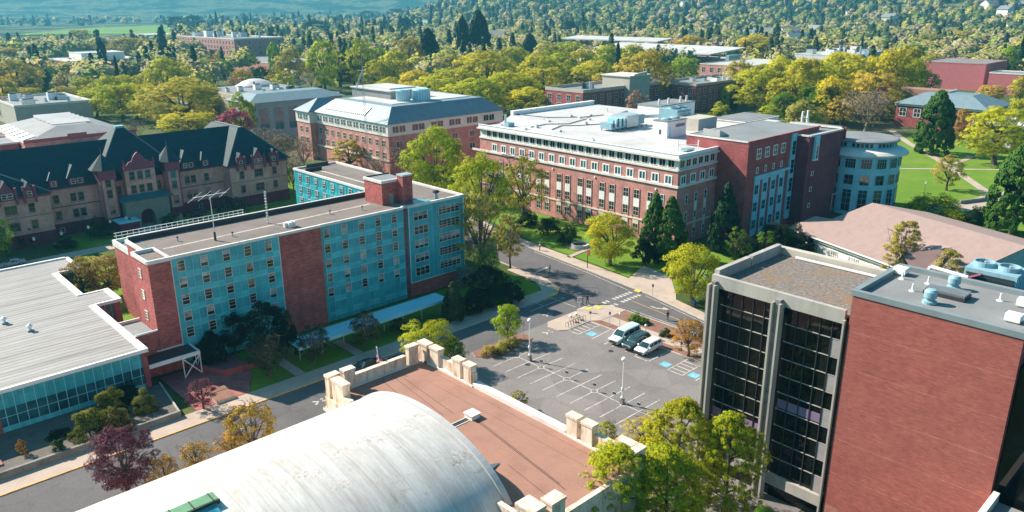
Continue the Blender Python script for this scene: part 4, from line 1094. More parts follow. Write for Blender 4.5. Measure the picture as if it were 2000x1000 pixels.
put_window(w, window_mesh('slot', 1.0, 3.4, 1, 3, M['white'], M['glass'], 0.08), 180.2, 83.48, 16.3)
ws = window_mesh('stairwin', 0.9, 0.9, 1, 1, M['white'], M['glass'], 0.12)
for z in (12.1, 8.2, 4.1): put_window(w, ws, 180.4, 84.16, z)
mb = MB(); mb.tube((191.5, 83.4, 1.2), (191.5, 83.4, 5.6), 0.1, 0.1, M['metal'], 6); mb.tube((191.5, 83.4, 5.6), (193.4, 82.6, 5.9), 0.1, 0.1, M['metal'], 6); mb.build('downpipe', w)

w = thing('round_pavilion', 'round aqua pavilion with tall windows, a flared cornice and a pale disc roof', 'building', (205, 83, 0))
CX, CY, RW = 205.0, 83.0, 9.5
A = M['aqua']
mb = MB(); mb.lathe([(RW, 0), (RW, 15.2)], A, 64, (CX, CY, 0)); mb.build('wall', w, smooth=True)
mb = MB(); mb.lathe([(RW, 15.0), (RW + 0.5, 15.2), (RW + 1.7, 15.35), (RW + 1.7, 15.75), (RW + 0.9, 16.3), (RW - 1.2, 17.0), (RW - 1.5, 17.0)], M['offwhite'], 64, (CX, CY, 0)); mb.build('cornice', w)
mb = MB(); mb.lathe([(RW - 1.5, 16.9), (RW - 1.5, 18.4)], A, 48, (CX, CY, 0)); mb.build('drum', w)
mb = MB(); mb.lathe([(RW - 1.5, 18.35), (RW - 0.7, 18.4), (RW - 0.7, 18.75), (RW - 1.2, 19.0), (0, 19.35)], M['roof_palegrey'], 64, (CX, CY, 0)); mb.build('roof', w)
mb = MB(); mb.lathe([(RW + 0.12, 7.0), (RW + 0.12, 7.3)], A, 64, (CX, CY, 0)); mb.lathe([(RW + 0.1, 11.2), (RW + 0.1, 11.4)], A, 64, (CX, CY, 0)); mb.build('string_course', w)
r1 = window_mesh('rw1', 2.4, 2.3, 4, 1, A, M['glass'], 0.08, rows=[0.75]); r2 = window_mesh('rw2', 2.1, 2.4, 2, 2, M['aqua_metal'], M['glass'], 0.08); r3 = window_mesh('rw3', 2.1, 5.6, 2, 1, A, M['glass'], 0.09, rows=[0.35, 0.62, 0.86]); r4 = window_mesh('rw4', 0.75, 0.95, 1, 1, A, M['glass'], 0.05)
for k in range(16):
    a = math.radians(22.5 * k + 9)
    if math.cos(a - math.radians(225)) < -0.1: continue
    x, y = CX + (RW + 0.08) * math.cos(a), CY + (RW + 0.08) * math.sin(a)
    for p_, z in ((r1, 12.2), (r2, 8.0), (r3, 1.0)): put_window(w, p_, x, y, z, rot=a + math.pi / 2)
for k in range(48):
    a = math.radians(7.5 * k)
    if math.cos(a - math.radians(225)) < 0 or k % 6 == 0: continue
    put_window(w, r4, CX + (RW - 1.44) * math.cos(a), CY + (RW - 1.44) * math.sin(a), 17.25, rot=a + math.pi / 2)

# rooftop plant of the long brick building (each unit a thing)
def louvres(mb, x0, x1, y0, y1, z0, z1, mat, n):
    for k in range(n): mb.box(x0 + (x1 - x0) * (k + 0.2) / n, x0 + (x1 - x0) * (k + 0.7) / n, y0, y1, z0, z1, mat)
t = thing('plant_room', 'cubic white plant room with small slots standing on the pale roof', 'plant room', (164, 115, 20.15))
mb = MB(); mb.box(160, 168.2, 113, 117.4, 20.16, 24.2, M['white']); mb.build('wall', t)
mb = MB(); mb.box(159.9, 168.3, 112.9, 117.5, 24.21, 24.45, M['roof_palegrey']); mb.lathe([(1.3, 24.46), (1.3, 24.6), (0.9, 24.9), (0, 24.9)], M['aqua_metal'], 16, (162.5, 115.2, 0)); mb.lathe([(1.3, 24.46), (1.3, 24.6), (0.9, 24.9), (0, 24.9)], M['aqua_metal'], 16, (166, 115.2, 0)); mb.build('roof', t)
mb = MB(); louvres(mb, 163.5, 167.5, 112.93, 112.99, 22.6, 23.4, M['dark_metal'], 8); mb.box(159.93, 159.99, 114.8, 115.4, 21.0, 22.2, M['glass']); mb.box(160.9, 161.4, 112.9, 112.99, 20.3, 23, M['aqua']); mb.build('slots', t)
t = thing('cooling_units', 'aqua cooling units behind a grey louvred screen on the pale roof', 'cooling unit', (179, 117, 20.15))
mb = MB(); mb.box(174.5, 183.2, 113.5, 120, 20.16, 23.4, M['beige']); louvres(mb, 174.5, 183.2, 113.42, 113.49, 20.5, 23.2, M['aqua_metal'], 26); mb.build('screen', t)
mb = MB()
mb.box(175.5, 182, 121, 127, 20.16, 25.0, M['aqua_metal']); mb.lathe([(1.5, 25), (1.5, 25.5), (1.1, 25.5)], M['aqua_metal'], 18, (177.5, 123.5, 0)); mb.lathe([(1.5, 25), (1.5, 25.5), (1.1, 25.5)], M['aqua_metal'], 18, (180.7, 123.5, 0)); louvres(mb, 175.5, 182, 120.9, 120.99, 21.2, 24.3, M['white'], 10); mb.build('casing', t)
t = thing('air_handler', 'long cluster of pale air handlers and ducts in the middle of the pale roof', 'air handler', (163, 132, 20.15))
mb = MB(); mb.box(158.5, 161, 129.6, 133.4, 20.7, 22.3, M['aqua_metal']); mb.box(161.05, 164.6, 129.8, 133.0, 20.7, 23.2, M['aqua']); mb.box(164.65, 169.5, 129.2, 134.4, 20.7, 23.8, M['metal']); mb.box(170, 174.5, 131, 136, 20.7, 23.2, M['aqua_metal']); mb.build('casing', t)
mb = MB()
for k in range(6): mb.tube((159 + 0.9 * k, 129.2, 21.2), (159 + 0.9 * k, 129.2, 23.1 + 0.2 * (k % 3)), 0.16, 0.16, M['white'] if k % 2 else M['dark_metal'], 8)
mb.tube((166, 136, 22.4), (178, 128.5, 22.6), 0.5, 0.5, M['metal'], 10); mb.tube((172, 138, 22.6), (178, 140, 22.6), 0.5, 0.5, M['metal'], 10); mb.build('ducts', t)
mb = MB()
for k in range(8): mb.box(158.7 + 2.1 * k, 158.85 + 2.1 * k, 129.4, 129.55, 20.16, 20.7, M['dark_metal']); mb.box(158.7 + 2.1 * k, 158.85 + 2.1 * k, 133, 133.15, 20.16, 20.7, M['dark_metal'])
mb.build('legs', t)
t = thing('penthouse', 'white rooftop penthouse with pipe stacks at the back of the pale roof', 'plant room', (190, 134, 20.15))
mb = MB(); mb.box(181, 198, 130.5, 138.5, 20.16, 24.6, M['white']); louvres(mb, 181, 187, 130.4, 130.49, 21, 24, M['aqua_metal'], 12); mb.build('wall', t)
mb = MB(); mb.box(180.8, 198.2, 130.3, 138.7, 24.61, 24.85, M['roof_palegrey']); mb.build('roof', t)
mb = MB()
for x in (183, 187.5, 193.5, 196.5): mb.tube((x, 132.5, 24.85), (x, 132.5, 26.4), 0.35, 0.3, M['offwhite'], 10)
mb.build('stacks', t)
t = thing('raised_roof', 'raised pale grey roof block with white edges at the far right of the pale roof', 'roof block', (198, 112, 20.15))
mb = MB(); mb.box(190, 208, 108.8, 119.6, 0, 21.4, M['offwhite']); mb.build('wall', t)
mb = MB(); mb.box(189.8, 208.2, 108.6, 119.8, 21.41, 21.55, M['offwhite']); mb.box(190.3, 207.7, 109.1, 119.3, 21.56, 21.65, M['roof_palegrey']); mb.box(189, 201, 104.2, 108.5, 20.9, 21.3, M['roof_white']); mb.build('roof', t)
mb = MB()
for x, y in ((199.5, 97.5), (202.5, 97.5)): mb.tube((x, y, 20), (x, y, 24.6), 0.4, 0.3, M['white'], 8)
mb.tube((199.5, 97.5, 23.4), (202.5, 97.5, 22.2), 0.12, 0.12, M['metal'], 6)
mb.box(198.2, 203.5, 96, 99, 0, 20.4, M['offwhite'])
tag(mb.build('antenna_frame'), 'pair of white antenna posts joined by a bar near the round pavilion roof', 'antenna')
t = thing('corner_antenna', 'low white antenna frame near the front corner of the pale roof', 'antenna', (150, 99, 20.15))
mb = MB(); mb.tube((147.6, 101.0, 20.16), (147.6, 101.0, 22.7), 0.12, 0.12, M['white'], 8); mb.tube((150.6, 97.6, 20.16), (150.6, 97.6, 22.7), 0.15, 0.15, M['white'], 8); mb.build('post', t)
mb = MB(); mb.box(147.6, 150.6, 98.5, 100.2, 20.4, 20.8, M['aqua_metal']); mb.tube((147.6, 101, 21.6), (150.6, 97.6, 21.6), 0.06, 0.06, M['white'], 6); mb.build('frame', t)
mb = MB(); mb.tube((146.0, 157.0, 20.16), (146, 157, 23.4), 0.35, 0.3, M['metal'], 8); mb.box(145.2, 147.5, 155, 156.6, 20.16, 21.2, M['aqua_metal'])
tag(mb.build('exhaust_stack'), 'grey exhaust stack at the far left corner of the pale roof', 'exhaust stack')
r5 = random.Random(17)
for k in range(26):
    x, y = r5.uniform(142, 198), r5.uniform(100, 160)
    if 157 < x < 200 and 108 < y < 142: continue
    mb = MB(); q = r5.random()
    if q < 0.5: mb.tube((x, y, 20.16), (x, y, 20.16 + r5.uniform(0.5, 1.2)), 0.13, 0.13, M['metal'], 8); nm_, lb_ = 'vent_pipe', 'thin metal vent pipe standing on the pale roof of the long brick building'
    else: mb.box(x - 0.5, x + 0.5, y - 0.4, y + 0.4, 20.16, 20.16 + r5.uniform(0.3, 0.8), M['offwhite']); mb.box(x - 0.4, x + 0.4, y - 0.3, y + 0.3, 20.97, 21.0, M['metal']); nm_, lb_ = 'roof_curb', 'low boxy curb on the pale roof of the long brick building'
    tag(mb.build(nm_), lb_, nm_.replace('_', ' '), nm_.replace('_', ' ') + 's on the pale roof')
mb = MB()
for k in range(15): mb.box(176 + 1.9 * k, 176.06 + 1.9 * k, 104.3, 104.36, 20.16, 21.3, M['metal'])
mb.tube((176, 104.33, 21.3), (202.6, 104.33, 21.3), 0.03, 0.03, M['metal'], 5); mb.tube((176, 104.33, 20.75), (202.6, 104.33, 20.75), 0.03, 0.03, M['metal'], 5)
tag(mb.build('guard_rail'), 'thin metal guard rail running across the pale roof behind the brick wing', 'guard rail')
hose = plain('dark_roof_hose', (0.16, 0.16, 0.16), 0.8)
mb = MB()
for pts in (((149, 150), (156, 151), (161, 147), (172, 150), (180, 155)), ((150, 143), (157, 146), (160, 143), (170, 139)), ((164.5, 172), (166, 160), (174, 153), (182, 152))):
    for a, c_ in zip(pts, pts[1:]): mb.tube((a[0], a[1], 20.3), (c_[0], c_[1], 20.3), 0.13, 0.13, hose, 5)
tag(mb.build('roof_hose'), 'dark hoses and safety lines winding over the pale roof left of the air handlers', 'roof line')

# ------------------------------------------------------------------ concrete and brick tower at the right
b = thing('concrete_tower', 'concrete-framed tower with dark glass bays and a mossy gravel roof at the right', 'building', (78, 30, 0))
CO, DG = M['concrete'], glass('tower_dark_glass', (0.006, 0.007, 0.007), 0.03, 0.35)
mb = MB(); mb.box(71.0, 84.6, -20, 42.2, 0, 23.0, DG); mb.build('glass_wall', b)
for q in ((70.5, 70.99, 28.0, 42.8, 22.5, 23.9), (70.5, 70.99, 28.0, 34.15, 1.7, 2.95), (70.7, 70.99, 34.9, 41.8, 1.7, 2.9)):
    mb = MB(); mb.box(*q, CO); mb.build('fascia', b)
for y0, y1 in ((42.45, 42.75), (41.8, 42.02), (34.98, 35.2), (34.15, 34.36), (27.8, 27.98)):
    mb = MB(); mb.box(69.55 if y0 > 30 else 70.1, 70.49, y0, y1, 0, 23.0, CO); mb.build('pillar', b)
for y0, y1 in ((42.02, 42.45), (34.36, 34.98)):
    mb = MB(); mb.box(69.95, 70.49, y0, y1, 0, 23.3, M['dark_concrete']); mb.build('pillar', b)
mb = MB(); mb.box(71.0, 84.6, 27.5, 42.2, 23.01, 23.2, M['roof_moss']); mb.box(81.6, 90, -20, 27.5, 23.01, 23.2, M['roof_grey']); mb.build('roof', b)
mb = MB(); mb.box(71.0, 77.6, 42.21, 42.8, 0, 24.4, CO); mb.box(77.9, 84.6, 42.21, 42.8, 0, 24.4, CO); mb.box(77.6, 77.9, 42.3, 42.7, 0, 24.1, CO)
mb.box(84.61, 85.5, 25.0, 42.8, 0, 24.0, M['beige']); mb.box(84.61, 90.5, -20, 24.99, 0, 23.6, M['beige']); mb.build('parapet', b)
mb = MB(); mb.box(83.9, 84.15, 27.6, 40.0, 23.3, 23.5, M['white']); mb.build('roof_pipe', b)
mull = MB()
for ys_ in ((41.7, 35.2), (34.1, 28.0)):
    n_ = 5
    for k in range(1, n_): 
        y = ys_[0] + (ys_[1] - ys_[0]) * k / n_
        mull.box(70.86, 70.99, y - 0.04, y + 0.04, 2.95, 22.5, M['dark_metal'])
    for j in range(1, 10):
        z = 22.5 - 1.955 * j
        mull.box(70.9, 70.985, ys_[1], ys_[0], z - 0.035, z + 0.035, M['concrete'])
mull.build('mullions', b)
blind = plain('pale_curtain', (0.30, 0.28, 0.28), 0.8, 0.1, 1.0); lil = plain('lilac_blind', (0.22, 0.15, 0.24), 0.7, 0.1)
for j in range(5):
    mb = MB(); z = 22.5 - 1.955 * (2 * j + 2); mb.box(70.93, 70.992, 28.08, 29.15, z + 0.08, z + 1.87, blind); mb.build('curtain', b)
for (y0, y1, j) in ((40.4, 41.6, 8), (39.1, 40.3, 8), (37.85, 39.0, 8), (36.6, 37.7, 8), (35.3, 36.4, 8), (32.95, 34.0, 6), (31.7, 32.8, 6), (30.5, 31.6, 6), (29.3, 30.4, 6)):
    mb = MB(); z = 22.5 - 1.955 * j; mb.box(70.935, 70.99, y0, y1, z + 0.2, z + 1.2, lil); mb.build('blind', b)

b = thing('brick_tower_block', 'tall windowless red-brick block with a grey roof filling the right edge', 'building', (76, 20, 0))
mb = MB(); mb.box(70.3, 81.5, 13.3, 27.45, 0, 25.7, M['brick_tower']); mb.build('wall', b)
mb = MB(); mb.box(70.75, 81.0, 13.7, 27.0, 25.71, 25.8, M['roof_grey']); mb.build('roof', b)
COP = plain('slate_grey_coping', (0.20, 0.24, 0.25), 0.5, 0.1)
mb = MB(); mb.box(70.2, 70.74, 13.2, 27.55, 25.71, 26.25, COP); mb.box(81.01, 81.6, 13.2, 27.55, 25.71, 26.25, COP); mb.box(70.75, 81.0, 27.01, 27.56, 25.71, 26.3, COP); mb.box(70.75, 81.0, 13.19, 13.69, 25.71, 26.25, COP); mb.build('coping', b)
mb = MB(); mb.box(71.9, 72.6, 5, 13.29, 0, 24.0, DG)
for k in range(11): mb.box(71.8, 71.89, 5, 13.29, 22.5 - 1.955 * k, 22.6 - 1.955 * k, M['dark_concrete'])
for k in range(6): mb.box(71.75, 71.79, 12.1 - 1.2 * k, 12.2 - 1.2 * k, 0, 24, M['dark_concrete'])
mb.build('glass_bay', b)
b = thing('low_entrance_block', 'flat-roofed low block with a white edge at the bottom right corner', 'building', (63, 5, 0))
mb = MB(); mb.box(58, 70.29, -12, 13.0, 0, 10.3, CO); mb.build('wall', b)
mb = MB(); mb.box(58.3, 70.2, -11.7, 12.6, 10.31, 10.45, M['roof_grey']); mb.build('roof', b)
mb = MB(); mb.box(57.9, 70.29, 12.61, 13.1, 10.31, 11.3, M['offwhite']); mb.build('parapet', b)
# plant on the brick block roof
def vent(x, y, z, kind, label):
    t = thing('roof_vent', label, 'roof vent', (x, y, z), 'vents on the brick block roof')
    mb = MB()
    if kind == 'mushroom':
        mb.lathe([(0.62, 0), (0.62, 0.25), (0.42, 0.3), (0.42, 0.55), (0.55, 0.6), (0.55, 1.15), (0.4, 1.35), (0, 1.4)], M['aqua_metal'], 18, (x, y, z)); mb.build('housing', t, smooth=False)
    elif kind == 'box':
        mb.prism([(x - 0.55, y - 0.6), (x + 0.55, y - 0.6), (x + 0.55, y + 0.6), (x - 0.55, y + 0.6)], z + 0.15, z + 0.75, M['white']); mb.build('hood', t)
        mb = MB(); mb.box(x - 0.4, x + 0.4, y - 0.45, y + 0.45, z, z + 0.15, M['metal']); mb.build('curb', t)
    else:
        mb.tube((x, y, z), (x, y, z + 0.12), 0.32, 0.2, M['white'], 12); mb.tube((x, y, z + 0.12), (x, y, z + 0.75), 0.1, 0.07, M['white'], 10); mb.build('pipe', t)
ZR = 25.8
vent(79.4, 26.6, ZR, 'box', 'small white boxy vent in the far left corner of the grey roof')
vent(78.0, 25.9, ZR, 'cone', 'short white vent pipe beside the boxy corner vent')
vent(78.4, 23.6, ZR, 'cone', 'white vent pipe in the middle of the grey roof behind the fin coil')
vent(75.2, 23.9, ZR, 'cone', 'white vent pipe nearest the front edge of the grey roof')
vent(73.0, 21.6, ZR, 'mushroom', 'round aqua exhaust fan at the front edge of the grey roof')
vent(78.6, 21.4, ZR, 'mushroom', 'round aqua exhaust fan standing behind the fin coil')
vent(78.3, 17.3, ZR, 'cone', 'lone white vent pipe right of the fin coil')
vent(78.2, 15.3, ZR, 'box', 'large white boxy vent at the right end of the grey roof')
vent(73.6, 15.0, ZR, 'box', 'white boxy vent at the front right edge of the grey roof')
t = thing('fin_coil', 'low rack of grey cooling fins lying on the grey roof between the two round fans', 'cooling coil', (76.2, 21.2, ZR))
mb = MB(); mb.box(75.3, 77.3, 19.4, 23.0, ZR + 0.02, ZR + 0.35, M['dark_metal']); mb.build('frame', t)
mb = MB()
for k in range(22): mb.box(75.35, 77.25, 19.5 + 0.16 * k, 19.55 + 0.16 * k, ZR + 0.36, ZR + 0.62, M['metal'])
mb.build('fins', t)
t = thing('cooling_tower', 'aqua cooling tower with two round fans and dark louvres behind the brick block', 'cooling tower', (84.5, 19.6, 23.2))
mb = MB(); mb.box(82.6, 86.4, 17.2, 21.8, 23.3, 27.0, M['aqua_metal']); mb.build('casing', t)
for y in (18.4, 20.6):
    mb = MB(); mb.lathe([(0.98, 27.01), (0.98, 27.45), (0.86, 27.45), (0.86, 27.1)], M['aqua_metal'], 24, (84.5, y, 0))
    for k in range(5):
        a = k * 2 * math.pi / 5; mb.prism([(84.5, y), (84.5 + 0.8 * math.cos(a), y + 0.8 * math.sin(a)), (84.5 + 0.8 * math.cos(a + 0.35), y + 0.8 * math.sin(a + 0.35))], 27.2, 27.24, M['metal'])
    mb.build('fan', t)
mb = MB()
for k in range(9): mb.box(82.5, 82.59, 17.4, 21.6, 23.6 + 0.35 * k, 23.82 + 0.35 * k, M['dark_metal'])
for k in range(5): mb.box(82.7 + 0.75 * k, 82.8 + 0.75 * k, 17.1, 17.19, 23.4, 26.9, M['aqua'])
mb.build('louvres', t)
mb = MB(); mb.tube((82.4, 25.2, 24.2), (82.4, 24.8, 26.3), 0.22, 0.22, M['white'], 10); mb.tube((82.4, 24.8, 26.3), (82.4, 21.3, 26.0), 0.22, 0.22, M['white'], 10); mb.tube((82.4, 21.3, 26.0), (82.4, 20.2, 26.6), 0.14, 0.14, M['maroon'], 8)
mb.build('pipe', t)

# ------------------------------------------------------------------ hip-roofed hall behind the tower
e = Vector((-.361, -.932)); nn = Vector((.932, -.361)); P0 = Vector((174, 66.5))
def hp(t, s, z): q = P0 + e * t + nn * s; return (q.x, q.y, z)
b = thing('shingle_roof_hall', 'single-storey hall with a huge rose-brown shingle roof and cream walls', 'building', (158, 50, 0))
mb = MB()
def hprism(ts, z0, z1, mat, top=None): mb.prism([hp(t, s, 0)[:2] for t, s in ts], z0, z1, mat, top)
hprism([(-3, -19), (34.5, -19), (34.5, 17), (-3, 17)], 0, 4.9, M['offwhite']); mb.build('wall', b)
mb = MB(); RR = M['roof_rose']
mb.face([hp(0, 0, 9.5), hp(0, -20, 5.0), hp(36, -20, 5.0), hp(36, 0, 9.5)], RR)
mb.face([hp(0, 0, 9.5), hp(36, 0, 9.5), hp(36, 18, 5.4), hp(0, 18, 5.4)], RR)
mb.face([hp(0, -11.5, 6.9), hp(-3.8, -12.5, 6.8), hp(-3.8, -20, 5.0), hp(0, -20, 5.0)], RR)
mb.face([hp(0, -11.5, 6.9), hp(0, -5, 5.2), hp(-3.8, -5, 5.0), hp(-3.8, -12.5, 6.8)], RR)
mb.face([hp(0.02, 0, 9.4), hp(0.02, 18, 5.3), hp(0.02, 18, 4.9), hp(0.02, -20, 4.9)], M['offwhite'])
mb.face([hp(28, -9, 8.2), hp(26, -19.5, 7.6), hp(26, -21, 5.3), hp(24, -14, 6.36), hp(20, -8, 7.72)], RR)
mb.face([hp(28, -9, 8.2), hp(33, -20, 5.2), hp(31, -21.5, 5.2), hp(26, -19.5, 7.6)], plain('rose_shingle_shaded', (0.27, 0.17, 0.155), 0.9, 0.1, 0.5, fine=0.1))  # shade of the gable slope turned from the sun, mixed into its shingle colour
mb.build('roof', b)
mb = MB()
for a_, c_, z0, z1 in (((-1.5, -20.05), (36, -20.05), 4.75, 4.98),):
    p0, p1 = hp(*a_, 0), hp(*c_, 0); mb.prism([p0[:2], p1[:2], (p1[0] - nn.x * 0.2, p1[1] - nn.y * 0.2), (p0[0] - nn.x * 0.2, p0[1] - nn.y * 0.2)], z0, z1, M['white'])
mb.face([hp(36.02, -20, 4.9), hp(36.02, 18, 5.3), hp(36.02, 0, 9.4)], M['aqua_metal']); mb.build('fascia', b)
wg = window_mesh('garage', 2.4, 2.0, 4, 2, M['white'], M['pale_glass'], 0.12)
for t_ in (3.5, 9, 14.5, 20):
    q = hp(t_, -19.02, 1.2); put_window(b, wg, q[0], q[1], q[2], rot=math.atan2(-nn.x, nn.y))

# ------------------------------------------------------------------ old hall with slate roofs, bays and towers
b = thing('old_hall', 'Victorian hall of buff brick with maroon trim, steep dark slate roofs, pyramid tower and dormers', 'building', (62, 215, 0))
OB, MR, MS, SL = M['old_brick'], M['maroon'], M['maroon_base'], M['slate']
mb = MB()
mb.box(41.3, 84.2, 203, 220, 3.0, 11.2, OB); mb.box(8, 41.29, 198.5, 231.5, 3.0, 11.2, OB); mb.box(84.21, 100.5, 198.5, 231.5, 3.0, 11.2, OB)
mb.box(-40, 7.99, 203, 220, 3.0, 11.2, OB)
mb.build('wall', b)
mb = MB(); mb.box(-40, 84.3, 202.8, 220.2, 0, 2.99, MS); mb.box(7.8, 41.5, 198.3, 202.79, 0, 2.98, MS); mb.box(84.0, 100.7, 198.3, 231.7, 0, 2.98, MS); mb.build('stone_base', b)
mb = MB(); mb.box(-40, 84.2, 202.7, 202.99, 11.21, 11.75, MR); mb.box(7.7, 41.6, 198.1, 202.69, 11.21, 11.8, MR); mb.box(83.9, 100.8, 198.1, 231.9, 11.21, 11.8, MR)
mb.box(-40, 84, 202.85, 203.0, 6.9, 7.1, plain('dark_string_band', (0.14, 0.08, 0.07), 0.8)); mb.box(8, 41.3, 198.4, 198.5, 6.9, 7.1, M['dark_concrete']); mb.box(84.3, 100.5, 198.4, 198.5, 6.9, 7.1, M['dark_concrete']); mb.build('cornice', b)  # dark string courses run along the walls at mid height
mb = MB()
def hiproof(x0, x1, y0, y1, z0, z1, rx0, rx1, ry0, ry1, mat):
    mb.face([(x0, y0, z0), (x1, y0, z0), (rx1, ry0, z1), (rx0, ry0, z1)], mat); mb.face([(x1, y1, z0), (x0, y1, z0), (rx0, ry1, z1), (rx1, ry1, z1)], mat)
    mb.face([(x0, y1, z0), (x0, y0, z0), (rx0, ry0, z1), (rx0, ry1, z1)], mat); mb.face([(x1, y0, z0), (x1, y1, z0), (rx1, ry1, z1), (rx1, ry0, z1)], mat)
    if rx1 > rx0 and ry1 > ry0: mb.face([(rx0, ry0, z1), (rx1, ry0, z1), (rx1, ry1, z1), (rx0, ry1, z1)], mat)
hiproof(-41, 86, 202.2, 220.4, 11.6, 20.5, -33, 92, 211.2, 211.21, SL)
hiproof(7.2, 42, 197.8, 232, 11.8, 20.5, 23, 26, 205.7, 223, SL)
hiproof(83.4, 101.4, 197.8, 232, 11.8, 20.5, 91.0, 92.6, 205.7, 223, SL)
hiproof(53.0, 71.4, 200.6, 225, 13.6, 23.0, 61.3, 63.2, 210.5, 212.5, SL)
mb.build('roof', b)
mb = MB()
for p, q in (((7.2, 197.8, 11.9), (23, 205.7, 20.55)), ((42, 197.8, 11.9), (26, 205.7, 20.55)), ((83.4, 197.8, 11.9), (91, 205.7, 20.55)), ((101.4, 197.8, 11.9), (92.6, 205.7, 20.55)), ((91, 205.7, 20.55), (92.6, 205.7, 20.55)), ((53, 200.6, 13.7), (61.3, 210.5, 23.05)), ((71.4, 200.6, 13.7), (63.2, 210.5, 23.05)), ((92.0, 205.7, 20.5), (92.0, 223, 20.5)),
             ((92.6, 223, 20.5), (101.4, 232, 11.9))):
    mb.tube(p, q, 0.13, 0.13, M['roof_palegrey'], 5)
mb.box(61.2, 63.3, 210.4, 212.6, 23.01, 23.5, M['aqua_metal']); mb.build('ridge_capping', b)
def corner_tower(x0, x1, y0, ztop, zap):
    mb = MB(); mb.box(x0, x1, y0, 204, 3.0, 12.4, OB); mb.build('tower_wall', b)
    mb = MB(); mb.box(x0 - 0.25, x1 + 0.25, y0 - 0.25, 204.3, 12.41, ztop - 0.3, MR)
    mb.box(x0 - 0.05, x0 + 0.3, y0 - 0.08, y0 - 0.01, 3.0, 12.4, MR); mb.box(x1 - 0.3, x1 + 0.05, y0 - 0.08, y0 - 0.01, 3.0, 12.4, MR); mb.box(x0 - 0.1, x1 + 0.1, y0 - 0.1, 203, 0, 2.99, MS); mb.build('tower_trim', b)
    mb = MB(); cx, cy = (x0 + x1) / 2, (y0 + 204) / 2; k = 1.9; n = 8
    ring = [(cx + (x1 - x0) / 2 * 1.95 * math.cos(math.pi / 8 + i * math.pi / 4), cy + (204 - y0) / 2 * 1.75 * math.sin(math.pi / 8 + i * math.pi / 4), ztop - 0.3) for i in range(8)]
    for i in range(8): mb.face([ring[i], ring[(i + 1) % 8], (cx, cy, zap)], SL)
    mb.tube((cx, cy, zap - 0.2), (cx, cy, zap + 1.6), 0.1, 0.02, M['roof_palegrey'], 6)
    mb.build('tower_roof', b)
corner_tower(52.8, 56.2, 199.9, 15.2, 18.6); corner_tower(68.4, 71.6, 199.9, 15.2, 18.6)
mb = MB(); mb.box(58.6, 65.8, 200.2, 203.2, 7.5, 13.9, OB); mb.build('centre_wall', b)
mb = MB(); mb.prism([(58.5, 200.0), (65.9, 200.0), (65.9, 200.5), (58.5, 200.5)], 13.91, 15.3, MR)
g = [(59.4, 15.31), (65.1, 15.31), (64.6, 15.9), (63.8, 16.1), (63.3, 17.2), (62.6, 18.0), (62.2, 18.2), (61.8, 18.0), (61.1, 17.2), (60.6, 16.1), (59.8, 15.9)]
n0 = len(mb.v)
mb.face([(x, 200.05, z) for x, z in g], MR); mb.face([(x, 200.45, z) for x, z in reversed(g)], MR)
for (a_, c_) in zip(g, g[1:] + g[:1]): mb.face([(a_[0], 200.45, a_[1]), (c_[0], 200.45, c_[1]), (c_[0], 200.05, c_[1]), (a_[0], 200.05, a_[1])], MR)
for x in (58.7, 65.7): mb.tube((x, 200.2, 15.3), (x, 200.2, 16.6), 0.35, 0.1, MR, 6)
mb.build('gable', b)
mb = MB(); mb.lathe([(0.75, 0), (0.55, 0.04)], MR, 14, (0, 0, 0)); o = mb.build('gable_rosette', b); o.location = (62.2 - 62, 199.98 - 215, 14.6); o.rotation_euler = (math.pi / 2, 0, 0)
stone = plain('grey_green_stone', (0.20, 0.22, 0.18), 0.85, 0.15, 0.8)
mb = MB(); mb.box(56.8, 60.1, 197.6, 203, 0, 6.9, stone); mb.box(63.5, 67.3, 197.6, 203, 0, 6.9, stone)
pts = []
for k in range(13):
    a_ = math.pi * k / 12; pts.append((61.8 - 1.7 * math.cos(a_), 2.6 + 1.75 * math.sin(a_)))
for (x0, z0), (x1, z1) in zip(pts, pts[1:]): mb.prism([(x0, 197.6), (x1, 197.6), (x1, 203), (x0, 203)], [z0, z1, z1, z0], 6.89, stone)
mb.build('porch', b)
mb = MB(); mb.box(60.1, 63.5, 200.5, 200.8, 0, 4.4, M['maroon_base']); mb.build('door', b)
mb = MB(); mb.prism([(55.6, 196.8), (68.4, 196.8), (67.4, 200.0), (56.4, 200.0)], [6.95, 6.95, 7.6, 7.6], [7.1, 7.1, 7.9, 7.9], plain('verdigris_roof', (0.02, 0.13, 0.15), 0.5)); mb.build('porch_roof', b)
mb = MB(); mb.prism([(53.6, 193.4), (58.6, 193.4), (58.6, 198.6), (53.6, 198.6)], 2.7, 2.95, M['aqua']); mb.box(53.9, 58.3, 193.8, 198.2, 0, 2.69, MS); mb.build('side_entrance', b)
